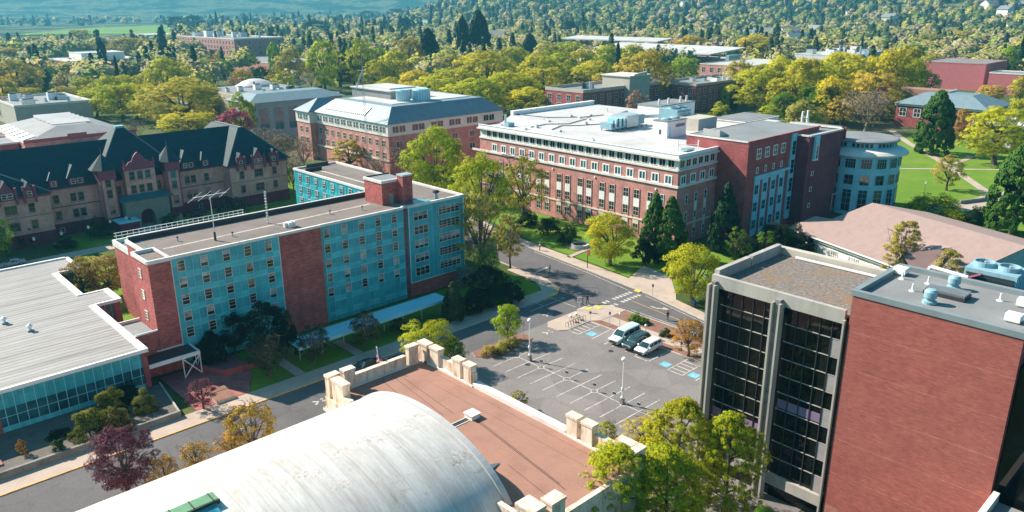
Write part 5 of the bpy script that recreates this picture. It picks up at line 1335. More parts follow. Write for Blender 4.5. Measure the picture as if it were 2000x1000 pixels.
def dormer(x, y0, w, z0, zr, double=False, gable=False):
    mb = MB()
    mb.box(x - w / 2, x + w / 2, y0, y0 + 3.5, z0, z0 + 1.7, MR); mb.build('dormer_wall', b)
    mb = MB()
    if gable:
        for s in (-1, 1): mb.face([(x, y0 - 0.3, zr), (x + s * (w / 2 + 0.3), y0 - 0.3, z0 + 1.6), (x + s * (w / 2 + 0.3), y0 + 4, z0 + 1.6), (x, y0 + 5, zr)], M['slate'])
        mb.face([(x - w / 2, y0 - 0.05, z0 + 1.7), (x + w / 2, y0 - 0.05, z0 + 1.7), (x, y0 - 0.05, zr - 0.15)], MR)
        for s in (-1, 1): mb.box(x + s * (w / 2 + 0.25) - 0.22, x + s * (w / 2 + 0.25) + 0.22, y0 - 0.3, y0 + 0.3, z0 - 1.2, z0 + 2.6, MR)
    else:
        for s in (-1, 1):
            mb.face([(x, y0 + 1.6, zr), (x + s * (w / 2 + 0.4), y0 - 0.4, z0 + 1.7), (x + s * (w / 2 + 0.4), y0 + 4, z0 + 1.7), (x, y0 + 4, zr)], SL)
        mb.face([(x - w / 2 - 0.4, y0 - 0.4, z0 + 1.7), (x + w / 2 + 0.4, y0 - 0.4, z0 + 1.7), (x, y0 + 1.6, zr)], SL)
        mb.tube((x, y0 + 1.6, zr + 0.02), (x - w / 2 - 0.4, y0 - 0.4, z0 + 1.75), 0.12, 0.12, M['roof_palegrey'], 5)
    mb.build('dormer_roof', b)
OFR = plain('dull_stone_frame', (0.30, 0.22, 0.20), 0.7)
ow = window_mesh('old1', 1.15, 1.9, 1, 2, OFR, M['glass'], 0.1, sill=0.25); ow2 = window_mesh('old2', 2.3, 1.9, 2, 2, OFR, M['glass'], 0.1, sill=0.25); dw = window_mesh('dorm', 0.85, 1.05, 1, 2, M['white'], M['glass'], 0.07)
for x, w_, zz, zr in ((43.5, 1.8, 11.9, 15.3), (48.4, 3.4, 11.9, 16.4), (75.0, 3.4, 11.9, 16.5), (79.6, 1.8, 11.9, 15.5)):
    dormer(x, 202.55, w_, zz, zr)
    for dx in ((-0.75, 0.75) if w_ > 3 else (0,)): put_window(b, dw, x + dx, 202.53, zz + 0.35)
for x, w_, gb in ((33.0, 3.0, True), (37.4, 1.7, True), (87.3, 1.6, True), (92.2, 3.0, True), (96.7, 1.6, True)):
    dormer(x, 197.95, w_, 11.4, 14.8 + (0.9 if w_ > 2 else 0.2), gable=True)
    for dx in ((-0.6, 0.6) if w_ > 2 else (0,)): put_window(b, dw, x + dx, 197.93, 11.7)
for z in (8.0, 4.1):
    for x in (43.5, 47.2, 48.9, 74.5, 76.1, 79.6): put_window(b, ow, x, 202.98, z)
    for x in (37.4, 87.4, 96.8): put_window(b, ow, x, 198.48, z)
    for x in (33.3, 92.2): put_window(b, ow2, x, 198.48, z)
    for x in (54.5, 70.0): put_window(b, ow, x, 199.88, z)
    for x in (57.4, 67.0): put_window(b, ow, x, 200.9 + 2.08, z)
    for y in (200.5,): pass
for x in (54.5, 70.0): put_window(b, ow, x, 199.88, 11.3 - 0.6)
for z in (11.6, 8.2):
    for x in (60.2, 62.1, 64.0): put_window(b, ow, x, 200.18, z)
for x in (43.6, 50, 77): put_window(b, dw, x, 202.78, 0.9)

# ------------------------------------------------------------------ generic distant buildings
def block(name, label, x0, x1, y0, y1, h, wall, roof, cope_m=None, rows=0, cols_x=0, cols_y=0, w=1.6, wh=1.8, z0=None, fh=3.8, gm=None, fm=None, extra=None, faces='XY', cat='building', group=None, par=0.6):
    b = thing(name, label, cat, ((x0 + x1) / 2, (y0 + y1) / 2, 0), group)
    mb = MB(); mb.box(x0, x1, y0, y1, 0, h, wall); mb.build('wall', b)
    mb = MB(); mb.box(x0 + 0.3, x1 - 0.3, y0 + 0.3, y1 - 0.3, h + 0.01, h + 0.1, roof); mb.build('roof', b)
    cm = cope_m or M['offwhite']
    mb = MB(); mb.box(x0 - 0.15, x1 + 0.15, y0 - 0.15, y0 + 0.29, h + 0.01, h + par, cm); mb.box(x0 - 0.15, x0 + 0.29, y0 + 0.3, y1 + 0.15, h + 0.01, h + par, cm); mb.box(x1 - 0.29, x1 + 0.15, y0 + 0.3, y1 + 0.15, h + 0.01, h + par, cm); mb.box(x0 + 0.3, x1 - 0.3, y1 - 0.29, y1 + 0.15, h + 0.01, h + par, cm); mb.build('coping', b)
    if rows:
        pr = window_mesh('blk_%.1f_%.1f_%s' % (w, wh, (fm or M['offwhite']).name), w, wh, 2, 2, fm or M['offwhite'], gm or M['glass'], 0.15)
        for j in range(rows):
            z = (h - 3.2 if z0 is None else z0) - fh * j
            if 'Y' in faces:
                for k in range(cols_x): put_window(b, pr, x0 + (x1 - x0) * (k + 0.5) / cols_x, y0 - 0.02, z)
            if 'X' in faces:
                for k in range(cols_y): put_window(b, pr, x0 - 0.02, y0 + (y1 - y0) * (k + 0.5) / cols_y, z, '-X')
    return b
def clutter(x0, x1, y0, y1, z, n, seed, label, big=1.0):
    r_ = random.Random(seed); mb = MB()
    t = thing('rooftop_units', label, 'rooftop plant', ((x0 + x1) / 2, (y0 + y1) / 2, z))
    for k in range(n):
        x = r_.uniform(x0, x1); y = r_.uniform(y0, y1); s = r_.uniform(0.5, 1.6) * big; hh = r_.uniform(0.7, 2.0) * big
        mm = r_.choice([M['white'], M['metal'], M['aqua_metal'], M['dark_metal'], M['offwhite']])
        mb = MB()
        if r_.random() < 0.7: mb.box(x - s, x + s, y - s * 0.8, y + s * 0.8, z, z + hh, mm); mb.box(x - s * 0.8, x + s * 0.8, y - s * 0.6, y + s * 0.6, z + hh, z + hh * 1.15, M['dark_metal'])
        else: mb.tube((x, y, z), (x, y, z + hh * 1.4), 0.4 * big, 0.3 * big, mm, 8)
        mb.build('unit', t)
# classroom building with slate mansard and white upper storey
b = thing('mansard_building', 'brick classroom building with a white upper storey and hipped grey slate roof', 'building', (158, 228, 0))
mb = MB(); mb.box(137.5, 186, 201.8, 246, 0, 13.0, BP); mb.box(135.2, 150, 246.01, 255.5, 0, 13.0, BP); mb.build('wall', b)
mb = MB(); mb.box(137.3, 186.2, 201.6, 246, 13.01, 16.9, M['offwhite']); mb.box(135.0, 150, 246.01, 255.7, 13.01, 16.9, M['offwhite']); mb.box(137.2, 137.49, 201.7, 246, 5.0, 5.5, M['cream']); mb.build('upper_storey', b)
mb = MB()
hiproof(136.8, 187, 201.0, 246, 16.9, 21.5, 142.5, 181, 206.5, 240, M['grey_slate'])
hiproof(134.4, 151, 245.5, 256.3, 16.9, 21.0, 141, 145, 250, 250.5, M['grey_slate'])
mb.build('roof', b)
mb = MB(); mb.box(146, 179, 211, 237, 20.0, 21.7, M['roof_white']); mb.box(153, 168, 222, 246, 20.0, 24.2, M['roof_grey']); mb.box(152.5, 168.5, 221.5, 246.5, 24.21, 24.6, M['roof_white']); mb.box(155, 166, 225, 243, 24.61, 25.0, M['roof_white']); mb.build('plant_deck', b)
mb = MB()
for k in range(22):
    y = 240 - 1.15 * k
    mb.prism([(138.3, y), (141.2, y), (141.2, y + 0.6), (138.3, y + 0.6)], [18.3, 20.6, 20.6, 18.3], [18.5, 20.8, 20.8, 18.5], M['white'])
mb.build('skylight_bars', b)
w5 = window_mesh('mans', 1.15, 1.8, 2, 2, M['white'], M['glass'], 0.08); w6 = window_mesh('mans2', 1.5, 1.9, 2, 2, M['cream'], M['glass'], 0.12); w7 = window_mesh('mans3', 2.3, 2.0, 2, 1, M['white'], M['glass'], 0.1)
for k in range(11):
    for d_ in (-0.8, 0.8): put_window(b, w5, 137.28, 204.5 + 3.85 * k + d_, 14.1, '-X')
    put_window(b, w6, 137.48, 204.5 + 3.85 * k, 9.6, '-X'); put_window(b, w6, 137.48, 204.5 + 3.85 * k, 5.9, '-X')
for k in range(2):
    for d_ in (-0.8, 0.8): put_window(b, w5, 134.98, 248.7 + 3.9 * k + d_, 14.1, '-X')
    put_window(b, w6, 135.18, 248.7 + 3.9 * k, 9.6, '-X'); put_window(b, w6, 135.18, 248.7 + 3.9 * k, 5.9, '-X')
for k in range(6):
    for d_ in (-1.3, 1.3): put_window(b, w7, 141.5 + 7.6 * k + d_, 201.58, 14.0)
    for z in (9.3, 5.2): put_window(b, w7, 141.5 + 7.6 * k, 201.78, z)
t = thing('cooling_cylinders', 'pair of white caged cooling cylinders beside the grey penthouse of the mansard building', 'cooling unit', (160, 214, 21.7))
for x, y, s in ((154, 216, 2.2), (160, 214, 2.9)):
    mb = MB(); mb.lathe([(s, 21.7), (s, 24.9), (s * 0.9, 25.4), (0, 25.4)], M['aqua'], 20, (x, y, 0))
    for k in range(20): a_ = k * math.pi / 10; mb.tube((x + s * 1.04 * math.cos(a_), y + s * 1.04 * math.sin(a_), 21.7), (x + s * 1.04 * math.cos(a_), y + s * 1.04 * math.sin(a_), 25.2), 0.12, 0.12, M['white'], 4)
    mb.build('cylinder', t)
# student union with tall arched windows and dome
b = thing('columned_union', 'grey stone building with tall arched windows and a low dome behind its flat roof', 'building', (165, 340, 0))
GS = plain('grey_stone', (0.33, 0.36, 0.36), 0.8, 0.08, 0.5)
mb = MB(); mb.box(136, 178, 294, 314, 0, 15.6, GS); mb.box(135.6, 178.4, 293.6, 293.99, 13.6, 14.3, GS); mb.build('wall', b)
mb = MB(); hiproof(135, 179, 293, 315, 15.8, 18.6, 142, 172, 300, 308, M['grey_slate']); mb.box(150, 190, 316, 380, 0, 14.5, M['beige']); mb.box(151, 189, 317, 379, 14.51, 14.7, M['roof_palegrey']); mb.box(130, 149, 360, 395, 0, 10.0, M['offwhite'], M['roof_palegrey']); mb.build('roof', b)
aw = window_mesh('arch', 3.7, 8.6, 2, 3, M['teal'], M['teal_glass'], 0.14)
for k in range(6): put_window(b, aw, 141.5 + 6.3 * k, 293.98, 4.6)
mb = MB(); mb.lathe([(9.5, 14.7), (9.5, 15.0), (8.0, 15.8), (6.0, 17.0), (3.0, 17.9), (0, 18.2)], M['roof_white'], 32, (176, 372, 0)); mb.build('dome', b, smooth=True)
clutter(152, 186, 320, 355, 14.7, 22, 5, 'cluster of white and dark rooftop units in front of the low dome', 1.3)
# brick gymnasium-like hall with glazed saw-tooth roof at the left
b = thing('gabled_brick_hall', 'brick hall with a broad grey roof, glazed ridge strips and a stepped parapet', 'building', (78, 320, 0))
mb = MB(); mb.box(57, 92, 294, 345, 0, 9.5, M['brick_pink']); mb.build('wall', b)
mb = MB(); mb.box(56.8, 92.2, 293.8, 294.2, 9.51, 10.6, M['brick_dark']); mb.box(56.8, 57.2, 294.2, 345, 9.51, 10.4, M['offwhite']); mb.box(70, 76, 293.7, 293.79, 9.5, 11.4, M['brick_dark']); mb.box(84, 88, 293.7, 293.79, 9.5, 11.4, M['brick_dark']); mb.build('parapet', b)
mb = MB(); hiproof(58, 91.5, 295, 344, 9.8, 12.8, 70, 80, 306, 336, M['roof_palegrey']); mb.build('roof', b)
mb = MB()
for k in range(5): mb.prism([(69.5, 309 + 5.4 * k), (82, 309 + 5.4 * k), (82, 313 + 5.4 * k), (69.5, 313 + 5.4 * k)], 12.81, [13.0, 13.0, 13.9, 13.9], M['roof_white'])
for k in range(6): mb.prism([(57.8, 299 + 7 * k), (61.5, 299 + 7 * k), (61.5, 304 + 7 * k), (57.8, 304 + 7 * k)], 9.9, [10.1, 11.0, 11.0, 10.1], M['white'])
mb.build('roof_lights', b)
for k in range(7): put_window(b, window_mesh('arc2', 2.0, 2.6, 2, 2, M['white'], M['glass'], 0.2), 56.98, 298 + 6.3 * k, 5.0, '-X')
block('flat_roof_wing', 'low brick wing with a grey flat roof in front of the gabled brick hall', 57, 86, 268, 290, 7.6, M['brick_pink'], M['roof_palegrey'], M['cream'])
block('flat_roof_wing', 'long low brick wing with a pale ledge at the far left edge', 10, 56.5, 300, 318, 9.0, M['brick_dark'], M['roof_palegrey'], M['offwhite'])
block('flat_roof_wing', 'cream-roofed low wing at the left edge beside the dark slate roof', 15, 52, 262, 285, 6.5, M['brick_pink'], M['roof_white'], M['offwhite'])
block('laboratory', 'low grey laboratory with a white rooftop box at the far left', 78, 110, 408, 455, 9.5, M['beige'], M['roof_palegrey'], M['offwhite'], par=1.0)
clutter(82, 106, 415, 445, 9.6, 9, 8, 'white rooftop boxes and stacks on the grey laboratory at the far left', 1.8)
b = block('brick_offices', 'four-storey red-brick office block with small dark windows in the upper left', 346, 400, 768, 915, 21, M['brick_pink'], M['roof_palegrey'], M['offwhite'], 3, 5, 20, 2.6, 3.0, z0=16.4, fh=5.0, par=1.2)
clutter(355, 392, 780, 900, 21.2, 14, 9, 'aqua and white plant boxes on the upper left brick office block', 3.2)
block('brick_lowrise', 'low brick building with a wide white overhanging roof in the upper left', 185, 245, 735, 800, 9, M['brick_dark'], M['roof_white'], M['offwhite'], 1, 10, 10, 2.2, 4.5, z0=2.5)
block('brick_penthouse', 'white box storey on top of the overhanging roof in the upper left', 200, 235, 748, 785, 14.5, M['offwhite'], M['roof_white'])
block('brick_lowrise', 'low pink brick building right of the brick offices in the upper left', 300, 345, 600, 690, 8, M['brick_pink'], M['roof_palegrey'])
block('campus_hall', 'stone and brick hall with a raised stone centre behind the pale roof', 270, 345, 238, 262, 13.5, M['brick_dark'], M['roof_grey'], M['beige'], 3, 14, 4, 2.4, 2.6, z0=9.4, par=1.5)
mb = MB(); mb.box(300, 316, 235, 252, 0, 19.0, M['beige']); mb.prism([(299.5, 234.5), (316.5, 234.5), (316.5, 252.5), (299.5, 252.5)], 19.01, 19.6, M['cream']); mb.prism([(303, 234.6), (313, 234.6), (313, 235.2), (303, 235.2)], 19.61, [20.2, 21.2, 21.2, 20.2], M['cream'])
tag(mb.build('entrance_tower'), 'squat cream stone entrance tower rising in the middle of the brick campus hall', 'tower')
clutter(276, 292, 246, 258, 13.6, 3, 10, 'two white vats on the left half of the brick campus hall roof', 2.2)
block('campus_hall', 'dark brick hall with white roof vents right of the big olive tree', 337, 400, 222, 246, 13.0, M['brick_dark'], M['roof_palegrey'], M['beige'], 3, 12, 4, 2.2, 2.4, z0=9.2, par=1.2)
clutter(350, 395, 226, 242, 13.1, 10, 11, 'row of white vents on the dark brick hall roof right of the olive tree', 1.3)
block('brick_lowrise', 'pink brick building with a cream ledge in the upper right centre', 455, 520, 262, 298, 14, M['brick_pink'], M['roof_white'], M['cream'], 2, 12, 6, 2.4, 3.0, z0=9.2, fh=5)
# stadium grandstand
b = thing('grandstand', 'stadium grandstand with long white cantilever roofs among trees in the upper centre', 'grandstand', (560, 410, 0))
mb = MB(); mb.box(560, 600, 340, 470, 0, 9, M['beige']); mb.build('stand', b)
mb = MB(); mb.prism([(540, 345), (575, 335), (585, 470), (545, 475)], [14, 18, 18, 14], [15, 19, 19, 15], M['roof_white']); mb.prism([(600, 440), (625, 440), (625, 560), (600, 560)], [19, 21, 21, 19], [20, 22, 22, 20], M['roof_white']); mb.build('roof', b)
mb = MB()
for k in range(12): mb.box(556, 557, 346 + 11 * k, 347.5 + 11 * k, 0, 15, M['white'])
mb.build('columns', b)
mb = MB(); mb.box(545, 546.5, 340, 460, 9, 12.5, M['dark_concrete']); mb.box(548, 592, 333, 336, 5, 14, M['aqua_metal']); mb.build('side_wall', b)
block('white_laboratory', 'white-roofed laboratory with many stacks and a round tank in the upper right', 612, 690, 268, 312, 13, M['offwhite'], M['roof_white'], M['white'], 1, 0, 0)
clutter(615, 685, 272, 305, 13.2, 26, 12, 'forest of white stacks and tanks on the upper right laboratory roof', 2.4)
mb = MB(); mb.box(612.5, 612.9, 270, 300, 5, 12.4, M['teal']); mb.box(640, 680, 262, 267.8, 0, 15, M['aqua_metal']); tag(mb.build('teal_annexe'), 'teal clad annexe on the right side of the upper right laboratory', 'building')
block('pink_theatre', 'tall blank pink-red block with a flat roof in the upper right', 543, 585, 152, 190, 16, plain('pink_render', (0.42, 0.13, 0.14), 0.8, 0.08), M['roof_palegrey'], M['brick_pink'])
block('pink_theatre', 'lower pink-red side block right of the tall blank block in the upper right', 530, 552, 128, 146, 12, plain('pink_render', (0.42, 0.13, 0.14)), M['roof_palegrey'], M['offwhite'])
b = thing('slate_roof_library', 'brick library with a hipped grey slate roof behind the big round evergreen', 'building', (385, 120, 0))
mb = MB(); mb.box(362, 392, 98, 134, 0, 9.8, M['brick_dark']); mb.build('wall', b)
mb = MB(); mb.box(361.5, 392.5, 97.5, 134.5, 9.0, 9.9, M['cream']); hiproof(361, 393, 97, 135, 9.91, 14.4, 371, 383, 107, 126, M['grey_slate']); mb.build('roof', b)
mb = MB(); mb.box(376, 386, 118, 150, 10.5, 15.0, M['roof_orange']); louvres(mb, 376, 386, 117.8, 117.99, 12, 15.4, M['white'], 8); mb.build('ridge_block', b)
lw = window_mesh('lib', 2.6, 3.4, 2, 2, M['white'], M['glass'], 0.2)
for k in range(6): put_window(b, lw, 361.98, 101 + 6 * k, 4.6, '-X')
for k in range(5): put_window(b, lw, 365 + 6 * k, 97.98, 4.6)
# white porch column at the right edge
t = thing('porch', 'white flat porch roof on a square white column at the right edge', 'porch', (332, 78, 0))
mb = MB(); mb.box(322, 345, 62, 87, 9.3, 10.2, M['white']); mb.build('roof', t)
mb = MB(); mb.box(326, 329.5, 78.0, 81.0, 0, 9.29, M['white']); mb.box(340, 342.5, 80.0, 82.5, 0, 9.29, M['white']); mb.build('column', t)
# ------------------------------------------------------------------ trees and shrubs
NR = np.random.RandomState(11)
def unit(v): return v / np.maximum(np.linalg.norm(v, axis=-1, keepdims=True), 1e-9)
def leaf_quads(pos, nrm, size, aspect=1.0):
    """one small quad per point, roughly facing nrm; returns verts (4n,3), n"""
    n = len(pos)
    nrm = unit(nrm)
    t = unit(np.cross(nrm, NR.normal(size=(n, 3))))
    bt = np.cross(nrm, t)
    s = size * (0.65 + 0.7 * NR.rand(n, 1))
    a, c = t * s * 0.5, bt * s * 0.5 * aspect
    v = np.stack([pos - a - c, pos + a - c * 0.8, pos + a * 0.85 + c, pos - a * 0.8 + c * 0.9], axis=1).reshape(-1, 3)
    return v
def np_mesh(name, v, quads, mats, mi=None, smooth=False):
    me = bpy.data.meshes.new(name)
    nf = len(quads)
    me.vertices.add(len(v)); me.vertices.foreach_set("co", np.asarray(v, dtype=np.float32).ravel())
    me.loops.add(nf * 4); me.loops.foreach_set("vertex_index", np.asarray(quads, dtype=np.int32).ravel())
    me.polygons.add(nf); me.polygons.foreach_set("loop_start", np.arange(0, nf * 4, 4, dtype=np.int32))
    try: me.polygons.foreach_set("loop_total", np.full(nf, 4, dtype=np.int32))
    except Exception: pass
    for m_ in mats: me.materials.append(m_)
    if mi is not None: me.polygons.foreach_set("material_index", np.asarray(mi, dtype=np.int32))
    me.update(calc_edges=True)
    return me
def crown_points(kind, n, rs):
    """unit crown: height 1, radius .5 -> positions and normals"""
    P, N = [], []
    def clumps(centres, radii, per, spread=1.0, flat=0.8):
        for c, r_ in zip(centres, radii):
            d = unit(rs.normal(size=(per, 3)))
            d[:, 2] = np.abs(d[:, 2]) * 0.75 + d[:, 2] * 0.25
            d = unit(d)
            rr = r_ * (0.72 + 0.34 * rs.rand(per, 1))
            P.append(c + d * rr * np.array([1, 1, flat])); N.append(d + 0.55 * rs.normal(size=(per, 3)) + np.array([0, 0, 0.25]))
    if kind in ('round', 'oval', 'sparse', 'tall'):
        nc = {'round': 130, 'oval': 140, 'sparse': 90, 'tall': 150}[kind]
        zc = {'round': 0.54, 'oval': 0.53, 'sparse': 0.56, 'tall': 0.53}[kind]
        zr = {'round': 0.46, 'oval': 0.46, 'sparse': 0.43, 'tall': 0.47}[kind]
        d = unit(rs.normal(size=(nc, 3)))
        lob = 1 + 0.13 * np.sin(3 * np.arctan2(d[:, 1], d[:, 0]) + rs.rand() * 6) + 0.09 * np.sin(5 * d[:, 2] * 2 + rs.rand() * 6)
        rad = (0.62 + 0.38 * rs.rand(nc) ** 0.4) * lob
        c = d * rad[:, None] * np.array([0.41, 0.41, zr - 0.05]) + np.array([0, 0, zc])
        if kind == 'tall': c[:, :2] *= (1.0 - 0.35 * np.clip((c[:, 2] - 0.55) / 0.45, 0, 1))[:, None]
        rads = (0.055 + 0.06 * rs.rand(nc)) * (0.9 if kind == 'sparse' else 1.1)
        clumps(c, rads, n // nc, flat=0.85)
    elif kind == 'feather':
        nc = 520
        z = rs.rand(nc) ** 0.85
        pr = 0.46 * np.clip((1 - z) * 2.6, 0, 1) ** 0.55 * np.clip(z * 3 + 0.55, 0, 1)
        a = rs.rand(nc) * 2 * math.pi + 0.5 * np.sin(z * 9)
        rr = pr * (0.35 + 0.65 * rs.rand(nc) ** 0.6) * (1 + 0.18 * np.sin(3 * a + 7 * z))
        c = np.stack([rr * np.cos(a), rr * np.sin(a), 0.10 + z * 0.87], 1)
        clumps(c, 0.026 + 0.028 * rs.rand(nc), n // nc, flat=0.7)
    elif kind == 'mound':
        nc = 45
        d = unit(rs.normal(size=(nc, 3))); d[:, 2] = np.abs(d[:, 2])
        c = d * (0.62 + 0.38 * rs.rand(nc, 1)) * np.array([0.40, 0.40, 0.80]) * (1 + 0.12 * np.sin(4 * np.arctan2(d[:, 1:2], d[:, 0:1]) + 1)) + np.array([0, 0, 0.08])
        clumps(c, 0.08 + 0.07 * rs.rand(nc), n // nc, flat=1.3)
    elif kind == 'weeping':
        nc = 30
        for k in range(nc):
            a = rs.rand() * 2 * math.pi; r0 = 0.08 + 0.36 * math.sqrt(rs.rand()); m_ = n // nc
            t = rs.rand(m_, 1); w = 0.055 * rs.normal(size=(m_, 2))
            top = 0.97 - 0.55 * (r0 / 0.46) ** 2.2
            rr = r0 + 0.07 * t[:, 0]
            x = rr * math.cos(a) + w[:, 0]; y = rr * math.sin(a) + w[:, 1]; z = top - t[:, 0] * (0.42 + 0.2 * rs.rand())
            P.append(np.stack([x, y, np.maximum(z, 0.02)], 1)); N.append(np.stack([np.cos(a) + w[:, 0] * 6, np.sin(a) + w[:, 1] * 6, 0.7 - t[:, 0] * 0.7], 1) + 0.35 * rs.normal(size=(m_, 3)))
    elif kind == 'conifer':
        m_ = n; t = rs.rand(m_) ** 0.75
        tier = 16
        z = 1 - t * 0.93
        ph = (z * tier) % 1.0
        prof = (1 - z) ** 0.85 * 0.5
        br = (0.5 + 0.5 * (1 - ph)) * (0.82 + 0.18 * np.sin(rs.rand() * 6 + 7 * z))
        a = rs.rand(m_) * 2 * math.pi
        lobe = 0.72 + 0.28 * np.abs(np.sin(a * 4.5 + np.floor(z * tier) * 1.7))
        r_ = prof * br * lobe * (0.55 + 0.45 * rs.rand(m_) ** 0.4)
        P.append(np.stack([r_ * np.cos(a), r_ * np.sin(a), z - 0.02 * rs.rand(m_) - r_ * 0.12], 1))
        N.append(np.stack([np.cos(a), np.sin(a), np.full(m_, 0.9)], 1) + 0.5 * rs.normal(size=(m_, 3)))
    elif kind in ('cypress', 'sequoia', 'column'):
        nc = 280
        z = rs.rand(nc) ** (0.9)
        if kind == 'cypress': pr = 0.46 * np.sin(np.clip(z, 0, 1) ** 0.55 * math.pi) ** 0.75 * (1 - 0.25 * z)
        elif kind == 'column': pr = 0.42 * np.clip((1 - z) * 4, 0, 1) ** 0.6 * np.clip(z * 6 + 0.4, 0, 1)
        else: pr = 0.46 * np.clip(1 - z ** 2.6, 0, 1) ** 0.7 * np.clip(0.80 + z * 1.6, 0, 1)
        a = rs.rand(nc) * 2 * math.pi
        rr = pr * (0.72 + 0.28 * rs.rand(nc))
        c = np.stack([rr * np.cos(a), rr * np.sin(a), 0.03 + z * 0.93], 1)
        for ci in c:
            m_ = n // nc; d = unit(rs.normal(size=(m_, 3)) + np.array([ci[0], ci[1], 0.12]) * 2.2)
            P.append(ci + d * np.array([0.07, 0.07, 0.045]) * (0.6 + 0.5 * rs.rand(m_, 1))); N.append(d + 0.45 * rs.normal(size=(m_, 3)))
    elif kind == 'shaggy':
        nc = 55
        z = 0.18 + 0.8 * rs.rand(nc); a = rs.rand(nc) * 2 * math.pi
        rr = 0.44 * (1 - np.abs(z - 0.5) ** 1.6 * 2.1) * (0.45 + 0.55 * rs.rand(nc))
        c = np.stack([rr * np.cos(a), rr * np.sin(a), z], 1)
        clumps(c, 0.05 + 0.055 * rs.rand(nc), n // nc, flat=0.6)
    return np.concatenate(P), np.concatenate(N)
def skeleton(kind, rs, fine=0):
    """tapered trunk and limbs in the same unit space; fine = number of extra twigs"""
    mb = MB()
    bk = M['bark'] if kind != 'bare' else M['twig']
    if kind in ('conifer', 'cypress', 'sequoia', 'column'):
        mb.tube((0, 0, 0), (0, 0, 0.9), 0.035, 0.006, bk, 6); return mb
    if kind in ('mound', 'weeping'):
        for k in range(5):
            a = rs.rand() * 6.28; mb.tube((0.02 * math.cos(a), 0.02 * math.sin(a), 0), (0.25 * math.cos(a), 0.25 * math.sin(a), 0.6), 0.02, 0.006, bk, 5)
        return mb
    zt = 0.30 if kind in ('round', 'oval', 'sparse') else 0.24
    p = [Vector((0, 0, 0)), Vector((0.012 * rs.normal(), 0.012 * rs.normal(), zt * 0.5)), Vector((0.02 * rs.normal(), 0.02 * rs.normal(), zt))]
    mb.tube(p[0], p[1], 0.040, 0.030, bk, 7); mb.tube(p[1], p[2], 0.030, 0.026, bk, 7)
    tips = []
    if kind == 'feather':
        for k in range(9):
            a = 2.4 * k + rs.rand(); z0 = 0.2 + 0.06 * k
            mb.tube((0, 0, z0), (0.26 * math.cos(a), 0.26 * math.sin(a), z0 + 0.14), 0.010, 0.003, bk, 5)
        mb.tube(p[2], (0, 0, 0.9), 0.022, 0.004, bk, 6)
        return mb
    nl = 7
    for k in range(nl):
        a = 2 * math.pi * k / nl + rs.rand(); up = 0.25 + 0.3 * rs.rand()
        m1 = p[2] + Vector((0.15 * math.cos(a), 0.15 * math.sin(a), up * 0.55)); m2 = m1 + Vector((0.14 * math.cos(a + 0.3), 0.14 * math.sin(a + 0.3), up * 0.5))
        mb.tube(p[2], m1, 0.017, 0.011, bk, 5); mb.tube(m1, m2, 0.011, 0.005, bk, 5); tips += [(m1, a), (m2, a)]
    mb.tube(p[2], (0.01, 0.01, 0.86), 0.020, 0.004, bk, 5); tips += [(Vector((0.01, 0.01, 0.6)), 0), (Vector((0.01, 0.01, 0.78)), 2)]
    for k in range(fine):
        q, a = tips[rs.randint(len(tips))]
        d = Vector(rs.normal(size=3)); d.z = abs(d.z) * 0.9 + 0.1; d.normalize()
        L = 0.10 + 0.16 * rs.rand(); e_ = q + d * L
        h_ = math.hypot(e_.x, e_.y)
        if h_ > 0.48: e_.x *= 0.48 / h_; e_.y *= 0.48 / h_
        e_.z = min(e_.z, 0.99)
        mb.tube(q, e_, 0.0045, 0.0018, bk, 3, caps=False); tips.append((q.lerp(e_, 0.65), a))
        if len(tips) > 140: tips.pop(rs.randint(10, len(tips)))
    return mb
PROTO = {}
def tree_proto(kind, n, size, variant, fine=0):
    key = (kind, n, round(size, 4), variant, fine)
    if key in PROTO: return PROTO[key]
    rs = np.random.RandomState(100 + variant * 17 + len(kind) * 3)
    crown = None
    if n > 0:
        P, N = crown_points('sparse' if kind == 'bare' else kind, n, rs)
        v = leaf_quads(P, N, size)
        q = np.arange(len(v)).reshape(-1, 4)
        crown = np_mesh('crown', v, q, [M['needle'] if kind in ('conifer', 'cypress', 'sequoia', 'column') else M['leaf']])
    tr = skeleton(kind, rs, fine)
    me = bpy.data.meshes.new('trunk'); me.from_pydata(tr.v, [], tr.f)
    for mt in tr.mats: me.materials.append(mt)
    me.update()
    PROTO[key] = (crown, me)
    return PROTO[key]
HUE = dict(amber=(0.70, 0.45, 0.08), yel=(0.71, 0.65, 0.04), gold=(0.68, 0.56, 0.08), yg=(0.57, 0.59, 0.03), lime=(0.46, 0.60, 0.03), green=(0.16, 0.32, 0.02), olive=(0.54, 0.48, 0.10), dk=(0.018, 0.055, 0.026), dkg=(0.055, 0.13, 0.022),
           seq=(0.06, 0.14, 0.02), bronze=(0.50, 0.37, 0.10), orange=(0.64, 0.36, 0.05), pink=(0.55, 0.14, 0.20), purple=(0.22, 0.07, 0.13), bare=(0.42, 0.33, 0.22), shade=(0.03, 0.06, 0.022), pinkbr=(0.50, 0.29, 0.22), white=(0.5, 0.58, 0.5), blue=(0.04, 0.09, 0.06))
DEF = dict(round=(8500, 0.029), oval=(8500, 0.029), tall=(9000, 0.029), sparse=(5000, 0.026), mound=(5600, 0.040), weeping=(7500, 0.034), conifer=(7500, 0.040), cypress=(9000, 0.036), sequoia=(12000, 0.036), column=(6000, 0.042), shaggy=(4600, 0.034), bare=(1500, 0.022), feather=(12000, 0.026))
